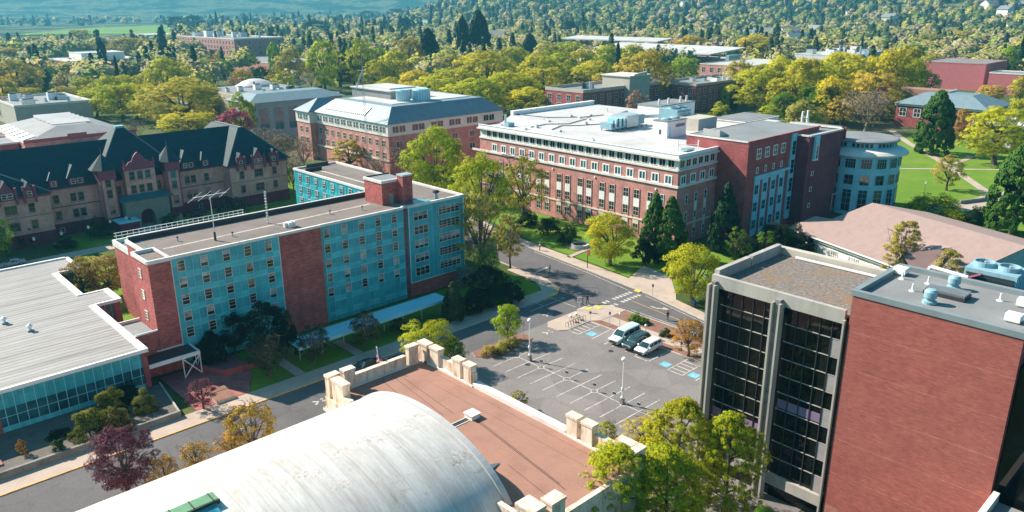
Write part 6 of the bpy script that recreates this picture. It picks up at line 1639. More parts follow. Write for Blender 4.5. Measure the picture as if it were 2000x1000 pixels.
def plant(name, label, x, y, h, w, kind='round', hue='yg', detail=1.0, group=None, cat='tree', variant=None, z=0.0, jit=0.08, bury=0.0):
    n, s = DEF[kind]
    if y + x > 330 and kind in ('round', 'oval', 'tall'): w *= 1.14
    v = variant if variant is not None else RNG.randrange(3)
    fine = {'bare': 420, 'sparse': 160, 'shaggy': 90, 'feather': 200}.get(kind, 0)
    if detail < 0.4: fine = fine // 4
    n2 = int(n * detail); s2 = s / math.sqrt(detail)
    crown, trunk = tree_proto(kind, n2, s2, v, fine)
    r = bpy.data.objects.new(name, None); r.empty_display_size = 0.5; COL.objects.link(r)
    r.location = (x, y, z - bury); r.scale = (w, w, h); r.rotation_euler = (0, 0, RNG.uniform(0, 6.28))
    tag(r, label, cat, group)
    c = HUE[hue] if isinstance(hue, str) else hue
    c = tuple(max(0.004, k * (1 + RNG.uniform(-jit, jit))) for k in c)
    t = bpy.data.objects.new('trunk' if cat == 'tree' else 'stems', trunk); COL.objects.link(t); t.parent = r
    if crown is not None:
        o = bpy.data.objects.new('crown' if cat == 'tree' else 'foliage', crown); COL.objects.link(o); o.parent = r
        o.color = (*c, 1)
    return r
TREES = [
('broadleaf_tree', 'tall fresh yellow-green tree at the bottom centre right, left of the concrete pillar', 61.1, 39.3, 13.5, 10.2, 'feather', 'yg', 3.0, 'tree', ''),
('broadleaf_tree', 'yellow-green tree in front of the concrete tower glass, bottom right', 63.5, 34.9, 13.0, 8.2, 'feather', 'yg', 3.0, 'tree', ''),
('broadleaf_tree', 'yellow-green tree leaning over the near corner of the terracotta roof', 49.5, 38.2, 13.5, 11.4, 'feather', 'yg', 3.0, 'tree', ''),
('broadleaf_tree', 'low yellow-green crown at the bottom edge between the two tall ones', 54.3, 36.2, 12.5, 9.9, 'feather', 'yg', 3.0, 'tree', ''),
('broadleaf_tree', 'small green treetop at the foot of the concrete tower', 60.5, 29.0, 6.5, 3.0, 'round', 'green', 3.0, 'tree', ''),
('sapling', 'thin yellow-green sapling just behind the right merlons of the fieldhouse', 65.2, 52.4, 3.6, 3.5, 'shaggy', 'yg', 1.6, 'tree', ''),
('sapling', 'thin golden sapling at the near edge of the parking lot', 69.4, 50.2, 3.4, 5.7, 'sparse', 'gold', 1.6, 'tree', ''),
('sapling', 'thin sapling right of the golden one at the edge of the parking lot', 70.0, 47.8, 3.0, 4.4, 'sparse', 'yg', 1.6, 'tree', ''),
('shrub', 'scraggly shrub against the fieldhouse wall by the parking lot', 64.2, 66.8, 2.9, 3.0, 'shaggy', 'olive', 1.6, 'shrub', ''),
('plum_tree', 'large purple-leaved plum tree beside the street, bottom left', 19.3, 83.1, 8.8, 7.4, 'round', 'purple', 1.6, 'tree', ''),
('plum_tree', 'small purple-leaved tree in the brick planter', 33.4, 96.6, 4.6, 4.7, 'sparse', 'purple', 1.6, 'tree', ''),
('street_tree', 'biggest golden street tree behind the barrel roof', 32.7, 79.3, 8.3, 7.1, 'sparse', 'amber', 1.6, 'tree', ''),
('street_tree', 'middle golden street tree behind the barrel roof', 30.7, 81.2, 4.4, 4.4, 'sparse', 'amber', 1.6, 'tree', ''),
('street_tree', 'golden street tree with a round top in front of the street', 26.8, 82.1, 4.2, 4.3, 'sparse', 'amber', 1.6, 'tree', ''),
('street_tree', 'bronze thin street tree next to the big plum tree', 22.5, 80.6, 4.8, 4.3, 'sparse', 'amber', 1.6, 'tree', ''),
('sapling', 'slim green sapling against the fieldhouse left corner', 45.4, 82.1, 3.4, 1.4, 'sparse', 'lime', 1.6, 'tree', ''),
('shrub', 'front left mound of the weeping evergreen clump', 20.2, 99.1, 4.8, 5.7, 'mound', (0.22, 0.23, 0.03), 1.6, 'shrub', 'weeping shrubs in the planting bed'),
('shrub', 'rear tallest mound of the weeping evergreen clump', 23.3, 102.2, 5.3, 5.2, 'mound', (0.24, 0.25, 0.03), 1.6, 'shrub', 'weeping shrubs in the planting bed'),
('shrub', 'front right mound of the weeping evergreen clump', 23.0, 97.5, 4.7, 3.8, 'mound', (0.2, 0.19, 0.04), 1.6, 'shrub', 'weeping shrubs in the planting bed'),
('shrub', 'round knobbly shrub right of the weeping clump', 27.1, 100.4, 3.7, 3.7, 'mound', (0.24, 0.26, 0.04), 1.6, 'shrub', ''),
('shrub', 'small yellow-green shrub alone on the planting bed', 16.1, 97.6, 2.4, 2.2, 'mound', 'dkg', 1.6, 'shrub', ''),
('shrub', 'thin reddish flowering shrub at the left of the planting bed', 12.7, 99.8, 2.6, 1.6, 'shaggy', 'orange', 1.6, 'shrub', ''),
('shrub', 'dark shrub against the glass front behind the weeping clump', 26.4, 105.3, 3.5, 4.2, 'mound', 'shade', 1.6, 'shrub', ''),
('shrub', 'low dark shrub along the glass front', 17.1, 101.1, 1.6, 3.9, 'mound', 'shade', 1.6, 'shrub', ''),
('shrub', 'large rust-tinged shrub behind the ribbed roof, left half', 34.2, 152.4, 8.5, 8.3, 'round', 'bronze', 1.0, 'shrub', ''),
('shrub', 'large rust-tinged shrub behind the ribbed roof, right half', 38.0, 150.7, 8.5, 9.4, 'round', 'bronze', 1.0, 'shrub', ''),
('shrub', 'pale blossoming shrub against the brick shaft', 42.4, 152.0, 6.5, 4.3, 'round', 'white', 1.0, 'shrub', ''),
('shrub', 'yellow-green shrub behind the pale blossoming one', 43.8, 158.7, 6.0, 4.5, 'round', 'yg', 1.0, 'shrub', ''),
('broadleaf_tree', 'leafy green tree cut by the left edge in front of the old hall', 27.7, 186.7, 11.0, 6.0, 'round', 'green', 1.0, 'tree', ''),
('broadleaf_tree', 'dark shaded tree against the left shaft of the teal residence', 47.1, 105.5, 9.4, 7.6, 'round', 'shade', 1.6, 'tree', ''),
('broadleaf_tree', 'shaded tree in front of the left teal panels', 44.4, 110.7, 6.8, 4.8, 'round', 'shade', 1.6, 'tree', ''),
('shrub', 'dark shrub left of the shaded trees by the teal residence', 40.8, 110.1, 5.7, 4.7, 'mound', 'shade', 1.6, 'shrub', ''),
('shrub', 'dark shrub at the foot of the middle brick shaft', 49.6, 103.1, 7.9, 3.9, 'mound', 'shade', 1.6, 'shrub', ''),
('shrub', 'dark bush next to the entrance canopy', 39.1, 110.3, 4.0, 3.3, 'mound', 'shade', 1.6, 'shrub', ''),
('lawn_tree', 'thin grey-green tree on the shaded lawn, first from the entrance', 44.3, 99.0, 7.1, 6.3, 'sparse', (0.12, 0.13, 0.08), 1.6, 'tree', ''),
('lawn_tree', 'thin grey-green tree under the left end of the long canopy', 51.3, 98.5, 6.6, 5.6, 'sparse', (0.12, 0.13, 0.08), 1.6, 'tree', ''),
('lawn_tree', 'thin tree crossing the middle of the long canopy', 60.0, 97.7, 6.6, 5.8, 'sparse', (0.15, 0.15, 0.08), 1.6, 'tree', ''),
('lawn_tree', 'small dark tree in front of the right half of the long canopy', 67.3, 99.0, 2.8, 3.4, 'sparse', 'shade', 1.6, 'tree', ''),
('magnolia_tree', 'dark glossy magnolia at the right end of the long canopy', 77.3, 96.7, 7.4, 4.7, 'cypress', (0.05, 0.08, 0.03), 1.6, 'tree', ''),
('shrub', 'white-flowering shrub at the corner of the teal residence', 89.7, 108.8, 5.0, 4.4, 'mound', (0.35, 0.42, 0.42), 1.0, 'shrub', ''),
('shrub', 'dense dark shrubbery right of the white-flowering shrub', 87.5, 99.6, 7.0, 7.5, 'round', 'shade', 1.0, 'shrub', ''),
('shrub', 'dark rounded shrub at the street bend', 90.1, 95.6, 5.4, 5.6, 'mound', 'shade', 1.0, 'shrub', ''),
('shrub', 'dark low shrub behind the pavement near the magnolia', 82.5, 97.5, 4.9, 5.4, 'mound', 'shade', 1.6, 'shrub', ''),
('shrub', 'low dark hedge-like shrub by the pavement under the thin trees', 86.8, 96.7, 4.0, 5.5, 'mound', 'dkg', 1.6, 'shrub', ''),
('young_tree', 'light green young tree above the dark shrubbery', 91.0, 102.8, 9.2, 5.4, 'sparse', 'lime', 1.0, 'tree', ''),
('bare_tree', 'thin olive tree with pale twigs at the end of the teal residence', 94.9, 109.9, 17.8, 11.3, 'sparse', 'olive', 1.0, 'tree', ''),
('young_tree', 'thin bronze-leaved tree beside the upper street', 103.8, 110.5, 11.7, 6.5, 'sparse', 'bronze', 1.0, 'tree', ''),
('young_tree', 'bright green young tree on the traffic island', 78.1, 84.0, 6.5, 5.1, 'round', 'lime', 2.2, 'tree', ''),
('shrub', 'left low shrub of the traffic island', 72.8, 82.2, 1.9, 3.4, 'mound', 'olive', 1.6, 'shrub', 'shrubs on the traffic island'),
('shrub', 'middle low shrub of the traffic island', 75.0, 81.6, 2.1, 3.2, 'mound', 'olive', 1.6, 'shrub', 'shrubs on the traffic island'),
('shrub', 'right low shrub of the traffic island', 77.0, 81.7, 2.0, 2.8, 'mound', 'olive', 1.6, 'shrub', 'shrubs on the traffic island'),
('broadleaf_tree', 'yellow-green tree behind the corner merlons of the fieldhouse', 62.8, 84.9, 7.9, 8.5, 'round', 'yg', 2.4, 'tree', ''),
('broadleaf_tree', 'smaller green tree right of the one behind the corner merlons', 65.5, 82.3, 5.0, 4.4, 'round', 'green', 2.0, 'tree', ''),
('broadleaf_tree', 'round yellow-green tree on the lawn beside the fountain', 120.2, 97.3, 11.3, 11.5, 'round', 'yg', 2.4, 'tree', ''),
('broadleaf_tree', 'round yellow-green tree beside the plaza and the cross street', 114.6, 73.2, 11.2, 11.0, 'round', 'yg', 2.6, 'tree', ''),
('evergreen_tree', 'left pointed evergreen of the pair before the brick building corner', 131.1, 94.3, 14.3, 7.2, 'cypress', 'seq', 1.6, 'tree', ''),
('evergreen_tree', 'right pointed evergreen of the pair before the brick building corner', 132.0, 90.9, 13.9, 8.2, 'cypress', 'seq', 1.6, 'tree', ''),
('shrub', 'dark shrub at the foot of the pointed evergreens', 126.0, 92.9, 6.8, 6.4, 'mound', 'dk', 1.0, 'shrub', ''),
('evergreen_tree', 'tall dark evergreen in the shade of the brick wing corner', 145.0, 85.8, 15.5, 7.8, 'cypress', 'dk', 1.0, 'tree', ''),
('young_tree', 'small fresh green tree below the shaded brick wing', 138.3, 78.6, 8.4, 5.9, 'shaggy', 'green', 1.0, 'tree', ''),
('young_tree', 'spreading green maple below the window bay of the brick wing', 145.0, 75.9, 6.8, 6.5, 'shaggy', 'green', 1.0, 'tree', ''),
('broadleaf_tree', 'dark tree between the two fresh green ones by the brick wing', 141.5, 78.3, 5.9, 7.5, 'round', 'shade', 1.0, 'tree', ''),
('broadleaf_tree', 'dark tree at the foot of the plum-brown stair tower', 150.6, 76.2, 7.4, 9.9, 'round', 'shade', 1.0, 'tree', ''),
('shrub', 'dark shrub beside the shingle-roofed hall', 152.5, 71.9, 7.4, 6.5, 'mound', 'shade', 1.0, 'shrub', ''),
('shrub', 'round green shrub beside the fountain', 125.7, 113.9, 4.5, 6.1, 'mound', 'dkg', 1.0, 'shrub', 'shrubs along the long brick building'),
('shrub', 'dark green shrub left of the round one by the brick wall', 127.4, 122.1, 4.8, 6.6, 'mound', 'dkg', 1.0, 'shrub', 'shrubs along the long brick building'),
('shrub', 'dark shrub farthest left along the brick building', 129.4, 131.5, 4.2, 6.9, 'mound', 'shade', 1.0, 'shrub', 'shrubs along the long brick building'),
('young_tree', 'orange-yellow young tree beside the right end of the vans', 94.5, 60.4, 6.4, 6.6, 'sparse', 'orange', 2.4, 'tree', ''),
('shrub', 'small round shrub beside the orange-yellow tree', 98.2, 67.3, 1.6, 2.4, 'mound', 'dkg', 1.6, 'shrub', ''),
('shrub', 'dark shrub behind the orange-yellow tree', 101.0, 61.8, 2.5, 2.5, 'mound', 'dkg', 1.6, 'shrub', ''),
('shrub', 'left half of the low green hedge by the pavement', 99.4, 74.6, 1.7, 3.0, 'mound', 'green', 1.6, 'shrub', 'hedge shrubs by the pavement'),
('shrub', 'right half of the low green hedge by the pavement', 99.8, 72.9, 1.4, 2.3, 'mound', 'green', 1.6, 'shrub', 'hedge shrubs by the pavement'),
('young_tree', 'thin shaggy tree in front of the shingle roof', 152.1, 51.0, 12.5, 8.3, 'shaggy', 'olive', 2.0, 'tree', ''),
('young_tree', 'lower thin tree between the shaggy one and the cooling tower', 149.0, 42.0, 9.5, 7.1, 'shaggy', 'olive', 2.0, 'tree', ''),
('young_tree', 'low lateral crown left of the shaggy tree on the shingle roof side', 146.5, 50.2, 9.0, 5.8, 'shaggy', 'olive', 2.0, 'tree', ''),
('broadleaf_tree', 'big yellow-green tree between the teal residence and the mansard building', 130.3, 169.7, 20.6, 20.0, 'round', 'yg', 2.0, 'tree', ''),
('broadleaf_tree', 'full yellow-green tree in front of the left end of the long brick building', 116.9, 134.2, 19.5, 15.0, 'round', 'yg', 2.0, 'tree', ''),
('broadleaf_tree', 'airy olive tree overlapping the brick facade, its dark limbs showing', 132.0, 135.6, 16.7, 13.4, 'sparse', 'yg', 2.0, 'tree', ''),
('broadleaf_tree', 'olive tree in front of the mansard building', 133.5, 219.5, 10.4, 15.5, 'shaggy', 'olive', 1.8, 'tree', ''),
('budding_tree', 'pinkish budding tree beside the big yellow-green one', 139.1, 197.1, 10.1, 10.6, 'bare', 'pinkbr', 1.0, 'tree', ''),
('budding_tree', 'bare reddish tree behind the teal residence roof', 133.6, 202.6, 6.5, 8.1, 'bare', 'pinkbr', 1.0, 'tree', ''),
('broadleaf_tree', 'yellow-green tree at the right end of the mansard building', 202.2, 236.5, 17.4, 18.9, 'round', 'yg', 0.55, 'tree', ''),
('broadleaf_tree', 'yellow tree behind the left end of the pale roof', 268.5, 270.0, 14.3, 21.5, 'round', 'yel', 0.55, 'tree', ''),
('shrub', 'yellow-green shrub at the foot of the teal back wing', 93.9, 186.3, 2.7, 4.7, 'mound', 'olive', 1.0, 'shrub', ''),
('broadleaf_tree', 'olive tree filling the gap beside the teal residence end', 108.7, 133.4, 9.2, 10.6, 'round', 'olive', 1.0, 'tree', ''),
('shrub', 'dark green shrub below the left windows of the old hall', 48.8, 197.0, 4.7, 4.9, 'mound', 'dkg', 1.0, 'shrub', ''),
('shrub', 'dark shrub beside the side entrance of the old hall', 50.1, 193.8, 4.4, 4.1, 'mound', 'shade', 1.0, 'shrub', ''),
('shrub', 'dark shrub left of the arched porch', 56.5, 195.5, 3.5, 3.2, 'mound', 'shade', 1.0, 'shrub', ''),
('shrub', 'green shrub right of the arched porch', 64.4, 192.2, 3.9, 4.3, 'mound', 'dkg', 1.0, 'shrub', ''),
('shrub', 'pale flowering shrub right of the arched porch', 67.6, 192.3, 2.9, 2.8, 'mound', 'white', 1.0, 'shrub', ''),
('shrub', 'lilac-pink flowering shrub before the old hall', 73.1, 195.1, 3.8, 5.3, 'mound', (0.2, 0.13, 0.16), 1.0, 'shrub', ''),
('shrub', 'grey-green shrub at the right bay of the old hall', 80.9, 196.8, 3.2, 4.9, 'mound', (0.16, 0.2, 0.13), 1.0, 'shrub', ''),
('shrub', 'pale grey-green round shrub near the right bay corner', 84.6, 195.5, 3.8, 4.7, 'mound', (0.18, 0.22, 0.14), 1.0, 'shrub', ''),
('shrub', 'low dark hedge shrub before the left bay of the old hall', 41.2, 191.3, 2.4, 5.8, 'mound', 'shade', 1.0, 'shrub', ''),
('shrub', 'slim dark conifer beside the old hall right bay', 88.9, 204.7, 8.7, 1.4, 'mound', 'shade', 1.0, 'shrub', ''),
('shrub', 'dark shrub behind the leafy tree at the left edge', 33.9, 201.1, 7.3, 8.2, 'mound', 'shade', 1.0, 'shrub', ''),
('bare_tree', 'bare tree just right of the old hall roof', 115.7, 243.1, 13.4, 13.0, 'bare', 'bare', 0.55, 'tree', ''),
('bare_tree', 'bare tree in the courtyard left of the mansard building', 124.1, 244.7, 10.6, 10.6, 'bare', 'bare', 0.55, 'tree', ''),
('bare_tree', 'bare tree nearest the mansard building corner', 122.9, 230.1, 11.1, 10.1, 'bare', 'bare', 0.55, 'tree', ''),
('bare_tree', 'bare tree between the old hall and the teal back wing', 104.2, 202.5, 12.0, 7.4, 'bare', 'bare', 1.0, 'tree', ''),
('bare_tree', 'bare tree against the right bay of the old hall', 96.5, 201.4, 10.3, 6.3, 'bare', 'bare', 1.0, 'tree', ''),
('young_tree', 'small light green tree beside the old hall end wall', 105.2, 208.9, 9.5, 5.4, 'sparse', 'lime', 1.0, 'tree', ''),
('broadleaf_tree', 'bushy tree poking up behind the dark slate roof', 77.4, 337.2, 9.3, 8.7, 'shaggy', 'dkg', 0.55, 'tree', ''),
('evergreen_tree', 'big round-shouldered dark evergreen standing on the lawn', 301.3, 96.8, 22.7, 14.0, 'sequoia', 'seq', 1.8, 'tree', ''),
('evergreen_tree', 'huge dark evergreen at the right edge above the shingle roof', 202.9, 45.5, 22.3, 13.1, 'sequoia', 'seq', 2.4, 'tree', ''),
('young_tree', 'thin olive tree on the sunny lawn', 242.7, 72.5, 10.4, 9.5, 'sparse', 'olive', 1.0, 'tree', ''),
('shrub', 'willowy yellow-green shrub behind the shingle roof', 206.6, 63.6, 7.2, 13.4, 'weeping', 'yg', 1.0, 'shrub', ''),
('shrub', 'dark hedge shrub below the garden wall', 207.9, 54.3, 4.9, 7.5, 'mound', 'dk', 1.0, 'shrub', ''),
('broadleaf_tree', 'broad yellow-green tree at the right edge of the lawn', 294.2, 74.6, 19.8, 22.5, 'round', 'yg', 0.55, 'tree', ''),
('young_tree', 'small orange-leaved tree beside the big evergreen', 326.4, 96.0, 13.6, 9.0, 'shaggy', 'orange', 0.55, 'tree', ''),
('shrub', 'small blue-green conifer beside the orange-leaved tree', 329.7, 92.7, 9.0, 4.3, 'mound', 'blue', 0.55, 'shrub', ''),
('blossom_tree', 'pink-red blossoming tree behind the old hall ridge', 126.4, 287.6, 15.5, 13.7, 'round', 'pink', 0.55, 'tree', ''),
('broadleaf_tree', 'bright lime tree by the columned union', 132.0, 294.5, 20.5, 10.1, 'oval', 'lime', 0.55, 'tree', ''),
('broadleaf_tree', 'low bright yellow tree directly behind the old hall ridge', 122.0, 324.5, 11.0, 23.7, 'round', 'yel', 0.55, 'tree', ''),
('broadleaf_tree', 'broad olive tree in the far left belt', 109.7, 549.2, 23.2, 28.4, 'round', 'olive', 0.3, 'tree', ''),
('conifer_tree', 'layered green cedar at the left', 126.9, 555.6, 15.7, 17.9, 'conifer', 'dkg', 0.3, 'tree', ''),
('broadleaf_tree', 'bronze budding tree left of the yellow row', 128.3, 514.6, 17.1, 16.3, 'sparse', 'bronze', 0.3, 'tree', ''),
('broadleaf_tree', 'golden tree at the left edge', 89.8, 490.4, 17.5, 16.4, 'round', 'gold', 0.3, 'tree', ''),
('broadleaf_tree', 'orange-tinted tree at the left edge above the low roofs', 81.9, 443.0, 11.1, 14.9, 'sparse', 'orange', 0.3, 'tree', ''),
('broadleaf_tree', 'yellow-green tree behind the grey laboratory', 108.3, 520.8, 8.7, 17.8, 'round', 'yg', 0.3, 'tree', ''),
('broadleaf_tree', 'yellow-green tree at the left end of the yellow row', 126.0, 475.1, 16.1, 16.9, 'round', 'yg', 0.3, 'tree', ''),
('broadleaf_tree', 'second yellow-green tree of the yellow row', 129.6, 449.4, 18.2, 21.7, 'round', 'yg', 0.3, 'tree', ''),
('broadleaf_tree', 'yellow tree in front of the yellow row', 128.0, 403.5, 17.3, 21.0, 'round', 'yel', 0.55, 'tree', ''),
('broadleaf_tree', 'tall yellow-green tree in the yellow row below the dark spruce', 166.2, 460.7, 25.1, 24.5, 'oval', 'yg', 0.3, 'tree', ''),
('broadleaf_tree', 'yellow-green tree behind the yellow row', 166.4, 498.0, 14.6, 18.6, 'round', 'yg', 0.3, 'tree', ''),
('broadleaf_tree', 'great golden tree above the old hall roof', 131.6, 352.7, 22.9, 33.2, 'round', 'gold', 0.55, 'tree', ''),
('bare_tree', 'bare brown tree beside the gabled brick hall', 98.8, 315.6, 10.9, 7.9, 'bare', 'bare', 0.55, 'tree', ''),
('broadleaf_tree', 'golden tree right of the great golden one', 148.9, 362.3, 14.7, 14.4, 'round', 'gold', 0.55, 'tree', ''),
('conifer_tree', 'tall dark spruce in the upper left', 290.2, 808.8, 33.2, 29.3, 'conifer', 'dk', 0.3, 'tree', ''),
('slim_conifer', 'narrow dark conifer in the upper left', 201.4, 695.4, 27.4, 7.5, 'column', 'dk', 0.3, 'tree', ''),
('broadleaf_tree', 'olive-grey tree in the upper left', 278.0, 867.2, 24.0, 41.1, 'round', 'olive', 0.3, 'tree', ''),
('broadleaf_tree', 'golden round tree before the far green field', 328.5, 1218.8, 24.6, 28.4, 'round', 'gold', 0.3, 'tree', ''),
('bare_tree', 'brownish bare tree in the upper left', 252.1, 873.1, 17.6, 31.2, 'bare', 'bronze', 0.3, 'tree', ''),
('broadleaf_tree', 'olive tree at the far left', 170.1, 860.8, 17.6, 33.5, 'round', 'olive', 0.3, 'tree', ''),
('broadleaf_tree', 'second olive tree at the far left', 209.3, 943.8, 17.6, 21.3, 'round', 'olive', 0.3, 'tree', ''),
('broadleaf_tree', 'light green round tree under the brick offices', 246.9, 605.6, 15.0, 15.0, 'round', 'yg', 0.3, 'tree', ''),
('broadleaf_tree', 'green tree beside the light green round one', 251.2, 582.0, 14.3, 17.7, 'round', 'green', 0.3, 'tree', ''),
('broadleaf_tree', 'dark round tree in front of the brick offices', 329.6, 786.9, 12.5, 13.4, 'round', 'dkg', 0.3, 'tree', ''),
('poplar_tree', 'narrow yellow-green poplar right of the brick offices', 293.2, 582.5, 25.8, 10.5, 'column', 'yg', 0.3, 'tree', ''),
('broadleaf_tree', 'olive oval tree in the central tree row', 252.0, 477.8, 26.3, 20.9, 'oval', 'olive', 0.3, 'tree', ''),
('broadleaf_tree', 'tall yellow-green tree on the central lawn, its trunk visible', 257.2, 444.9, 32.1, 22.0, 'oval', 'yg', 0.3, 'tree', ''),
('bare_tree', 'bare grey tree between the olive and the tall yellow-green one', 247.6, 446.1, 17.9, 12.9, 'bare', 'bare', 0.3, 'tree', ''),
('broadleaf_tree', 'dark green tree behind the central lawn', 281.3, 466.5, 24.2, 24.1, 'round', 'dkg', 0.3, 'tree', ''),
('broadleaf_tree', 'yellow-green oval tree behind the mast', 288.1, 449.4, 31.3, 22.4, 'oval', 'yg', 0.3, 'tree', ''),
('broadleaf_tree', 'lime tree right of the oval one behind the mast', 345.8, 512.5, 22.2, 19.7, 'round', 'lime', 0.3, 'tree', ''),
('broadleaf_tree', 'yellow oval tree right of the mast', 295.6, 422.5, 25.1, 21.2, 'oval', 'yel', 0.3, 'tree', ''),
('broadleaf_tree', 'olive tree behind the yellow oval one', 360.9, 496.4, 30.4, 23.5, 'round', 'olive', 0.3, 'tree', ''),
('evergreen_tree', 'dark pointed evergreen in the centre', 382.6, 500.1, 35.1, 20.1, 'sequoia', 'dk', 0.3, 'tree', ''),
('slim_conifer', 'slim dark evergreen left of the tallest one', 437.9, 523.7, 43.4, 12.2, 'column', 'dk', 0.3, 'tree', ''),
('evergreen_tree', 'tallest dark evergreen in the upper centre', 458.6, 526.6, 48.2, 23.2, 'sequoia', 'dk', 0.3, 'tree', ''),
('broadleaf_tree', 'yellow tree behind the mansard building', 273.9, 366.8, 17.1, 24.9, 'round', 'yel', 0.3, 'tree', ''),
('broadleaf_tree', 'low yellow tree behind the mansard roof', 269.1, 390.8, 12.0, 18.4, 'round', 'yel', 0.3, 'tree', ''),
('broadleaf_tree', 'wide yellow tree right of centre', 279.1, 343.5, 19.7, 24.7, 'round', 'yel', 0.55, 'tree', ''),
('broadleaf_tree', 'great yellow tree below the tall dark evergreens', 300.9, 338.8, 27.9, 32.9, 'round', 'yel', 0.3, 'tree', ''),
('broadleaf_tree', 'yellow tree in the centre belt', 339.6, 337.1, 24.0, 24.8, 'round', 'yel', 0.3, 'tree', ''),
('broadleaf_tree', 'yellow-green tree left of the small dark cone', 386.3, 408.3, 24.7, 21.8, 'round', 'yg', 0.3, 'tree', ''),
('evergreen_tree', 'small dark cone-shaped evergreen behind the yellow belt', 519.3, 524.4, 27.1, 18.0, 'sequoia', 'dk', 0.3, 'tree', ''),
('broadleaf_tree', 'yellow tree of the centre belt', 337.1, 361.0, 18.8, 19.3, 'round', 'yel', 0.3, 'tree', ''),
('broadleaf_tree', 'yellow-green tree behind the brick campus hall', 397.7, 368.9, 22.2, 21.0, 'round', 'yg', 0.3, 'tree', ''),
('broadleaf_tree', 'yellow tree behind the entrance tower', 420.0, 372.4, 22.9, 23.9, 'round', 'yel', 0.3, 'tree', ''),
('broadleaf_tree', 'yellow-green tree of the centre belt', 469.3, 449.9, 18.3, 21.0, 'round', 'yg', 0.3, 'tree', ''),
('broadleaf_tree', 'yellow-green tree before the grandstand', 464.0, 385.6, 24.0, 23.2, 'round', 'yg', 0.3, 'tree', ''),
('conifer_tree', 'dark spruce between the yellow trees before the grandstand', 452.8, 366.5, 25.7, 16.4, 'conifer', 'dk', 0.3, 'tree', ''),
('broadleaf_tree', 'yellow-green tree right of the dark spruce', 493.9, 387.1, 23.3, 20.0, 'round', 'yg', 0.3, 'tree', ''),
('broadleaf_tree', 'big olive-gold tree between the two brick campus halls', 332.0, 249.8, 30.0, 28.8, 'oval', 'gold', 0.55, 'tree', ''),
('broadleaf_tree', 'lime-green tree right of the big olive-gold one', 475.8, 324.3, 17.0, 19.7, 'round', 'lime', 0.3, 'tree', ''),
('broadleaf_tree', 'bronze tree right of the big olive-gold one', 341.3, 240.1, 12.9, 13.9, 'round', 'bronze', 0.55, 'tree', ''),
('broadleaf_tree', 'small yellow tree left of the pink building', 513.5, 332.5, 7.5, 10.0, 'round', 'yel', 0.3, 'tree', ''),
('broadleaf_tree', 'yellow tree over the grandstand roof', 803.1, 585.2, 16.9, 31.3, 'round', 'yel', 0.3, 'tree', ''),
('broadleaf_tree', 'golden tree right of the grandstand', 676.3, 456.6, 23.2, 30.7, 'round', 'gold', 0.3, 'tree', ''),
('broadleaf_tree', 'bronze budding tree behind the grandstand', 701.5, 489.7, 18.2, 26.9, 'sparse', 'bronze', 0.3, 'tree', ''),
('broadleaf_tree', 'bright yellow domed tree in the upper right', 687.5, 388.7, 24.9, 41.7, 'round', 'yel', 0.3, 'tree', ''),
('poplar_tree', 'slim lime tree before the dark brick hall', 361.1, 219.7, 12.1, 5.3, 'column', 'lime', 0.55, 'tree', ''),
('slim_conifer', 'slim dark conifer before the dark brick hall', 358.8, 213.1, 14.2, 4.7, 'column', 'dk', 0.55, 'tree', ''),
('shrub', 'domed yellow-green bush behind the roof plant', 329.6, 202.1, 7.3, 12.8, 'mound', 'yg', 0.55, 'shrub', ''),
('broadleaf_tree', 'tall yellow-green tree right of the dark brick hall', 356.5, 195.6, 24.3, 29.3, 'oval', 'yg', 0.55, 'tree', ''),
('broadleaf_tree', 'yellow tree in the right-hand row, left part', 363.9, 180.0, 27.6, 23.9, 'tall', 'yel', 0.55, 'tree', ''),
('broadleaf_tree', 'yellow tree in the middle of the right-hand row', 394.6, 176.2, 29.3, 26.0, 'tall', 'yel', 0.55, 'tree', ''),
('broadleaf_tree', 'tall yellow tree at the right of the right-hand row', 391.8, 151.3, 31.7, 23.7, 'tall', 'yel', 0.55, 'tree', ''),
('broadleaf_tree', 'yellow-green tree at the end of the right-hand row', 419.7, 150.3, 26.7, 15.5, 'round', 'yg', 0.55, 'tree', ''),
('broadleaf_tree', 'green tree under the right-hand row', 344.5, 162.6, 17.3, 21.0, 'round', 'green', 0.55, 'tree', ''),
('bare_tree', 'big bare tree with pale twigs behind the round pavilion', 334.0, 134.8, 17.1, 23.3, 'bare', 'bare', 0.55, 'tree', ''),
('broadleaf_tree', 'golden sparse tree left of the big bare one', 337.6, 147.5, 13.3, 13.4, 'sparse', 'gold', 0.55, 'tree', ''),
('broadleaf_tree', 'green tree behind the raised grey roof', 334.8, 172.5, 13.9, 14.0, 'round', 'green', 0.55, 'tree', ''),
('broadleaf_tree', 'low tree behind the pale roof edge', 322.7, 173.5, 9.1, 11.5, 'round', 'yg', 0.55, 'tree', ''),
('broadleaf_tree', 'golden tree right of the big bare one', 370.4, 136.2, 14.9, 11.6, 'round', 'gold', 0.55, 'tree', ''),
('evergreen_tree', 'dark columnar evergreen in the upper right', 882.4, 337.6, 18.5, 14.2, 'cypress', 'dk', 0.3, 'tree', ''),
('broadleaf_tree', 'olive tree in the upper right', 906.7, 309.9, 22.1, 27.2, 'round', 'olive', 0.3, 'tree', ''),
('broadleaf_tree', 'green tree above the brick library', 663.8, 239.0, 21.7, 20.3, 'round', 'green', 0.3, 'tree', ''),
('broadleaf_tree', 'olive-bronze tree above the brick library', 585.9, 195.8, 19.6, 23.3, 'round', 'olive', 0.3, 'tree', ''),
('conifer_tree', 'dark green fir before the pink block', 596.0, 185.0, 13.8, 16.2, 'conifer', 'dkg', 0.3, 'tree', ''),
('evergreen_tree', 'dark narrow evergreen in the upper right', 886.3, 280.6, 21.2, 12.5, 'cypress', 'dk', 0.3, 'tree', ''),
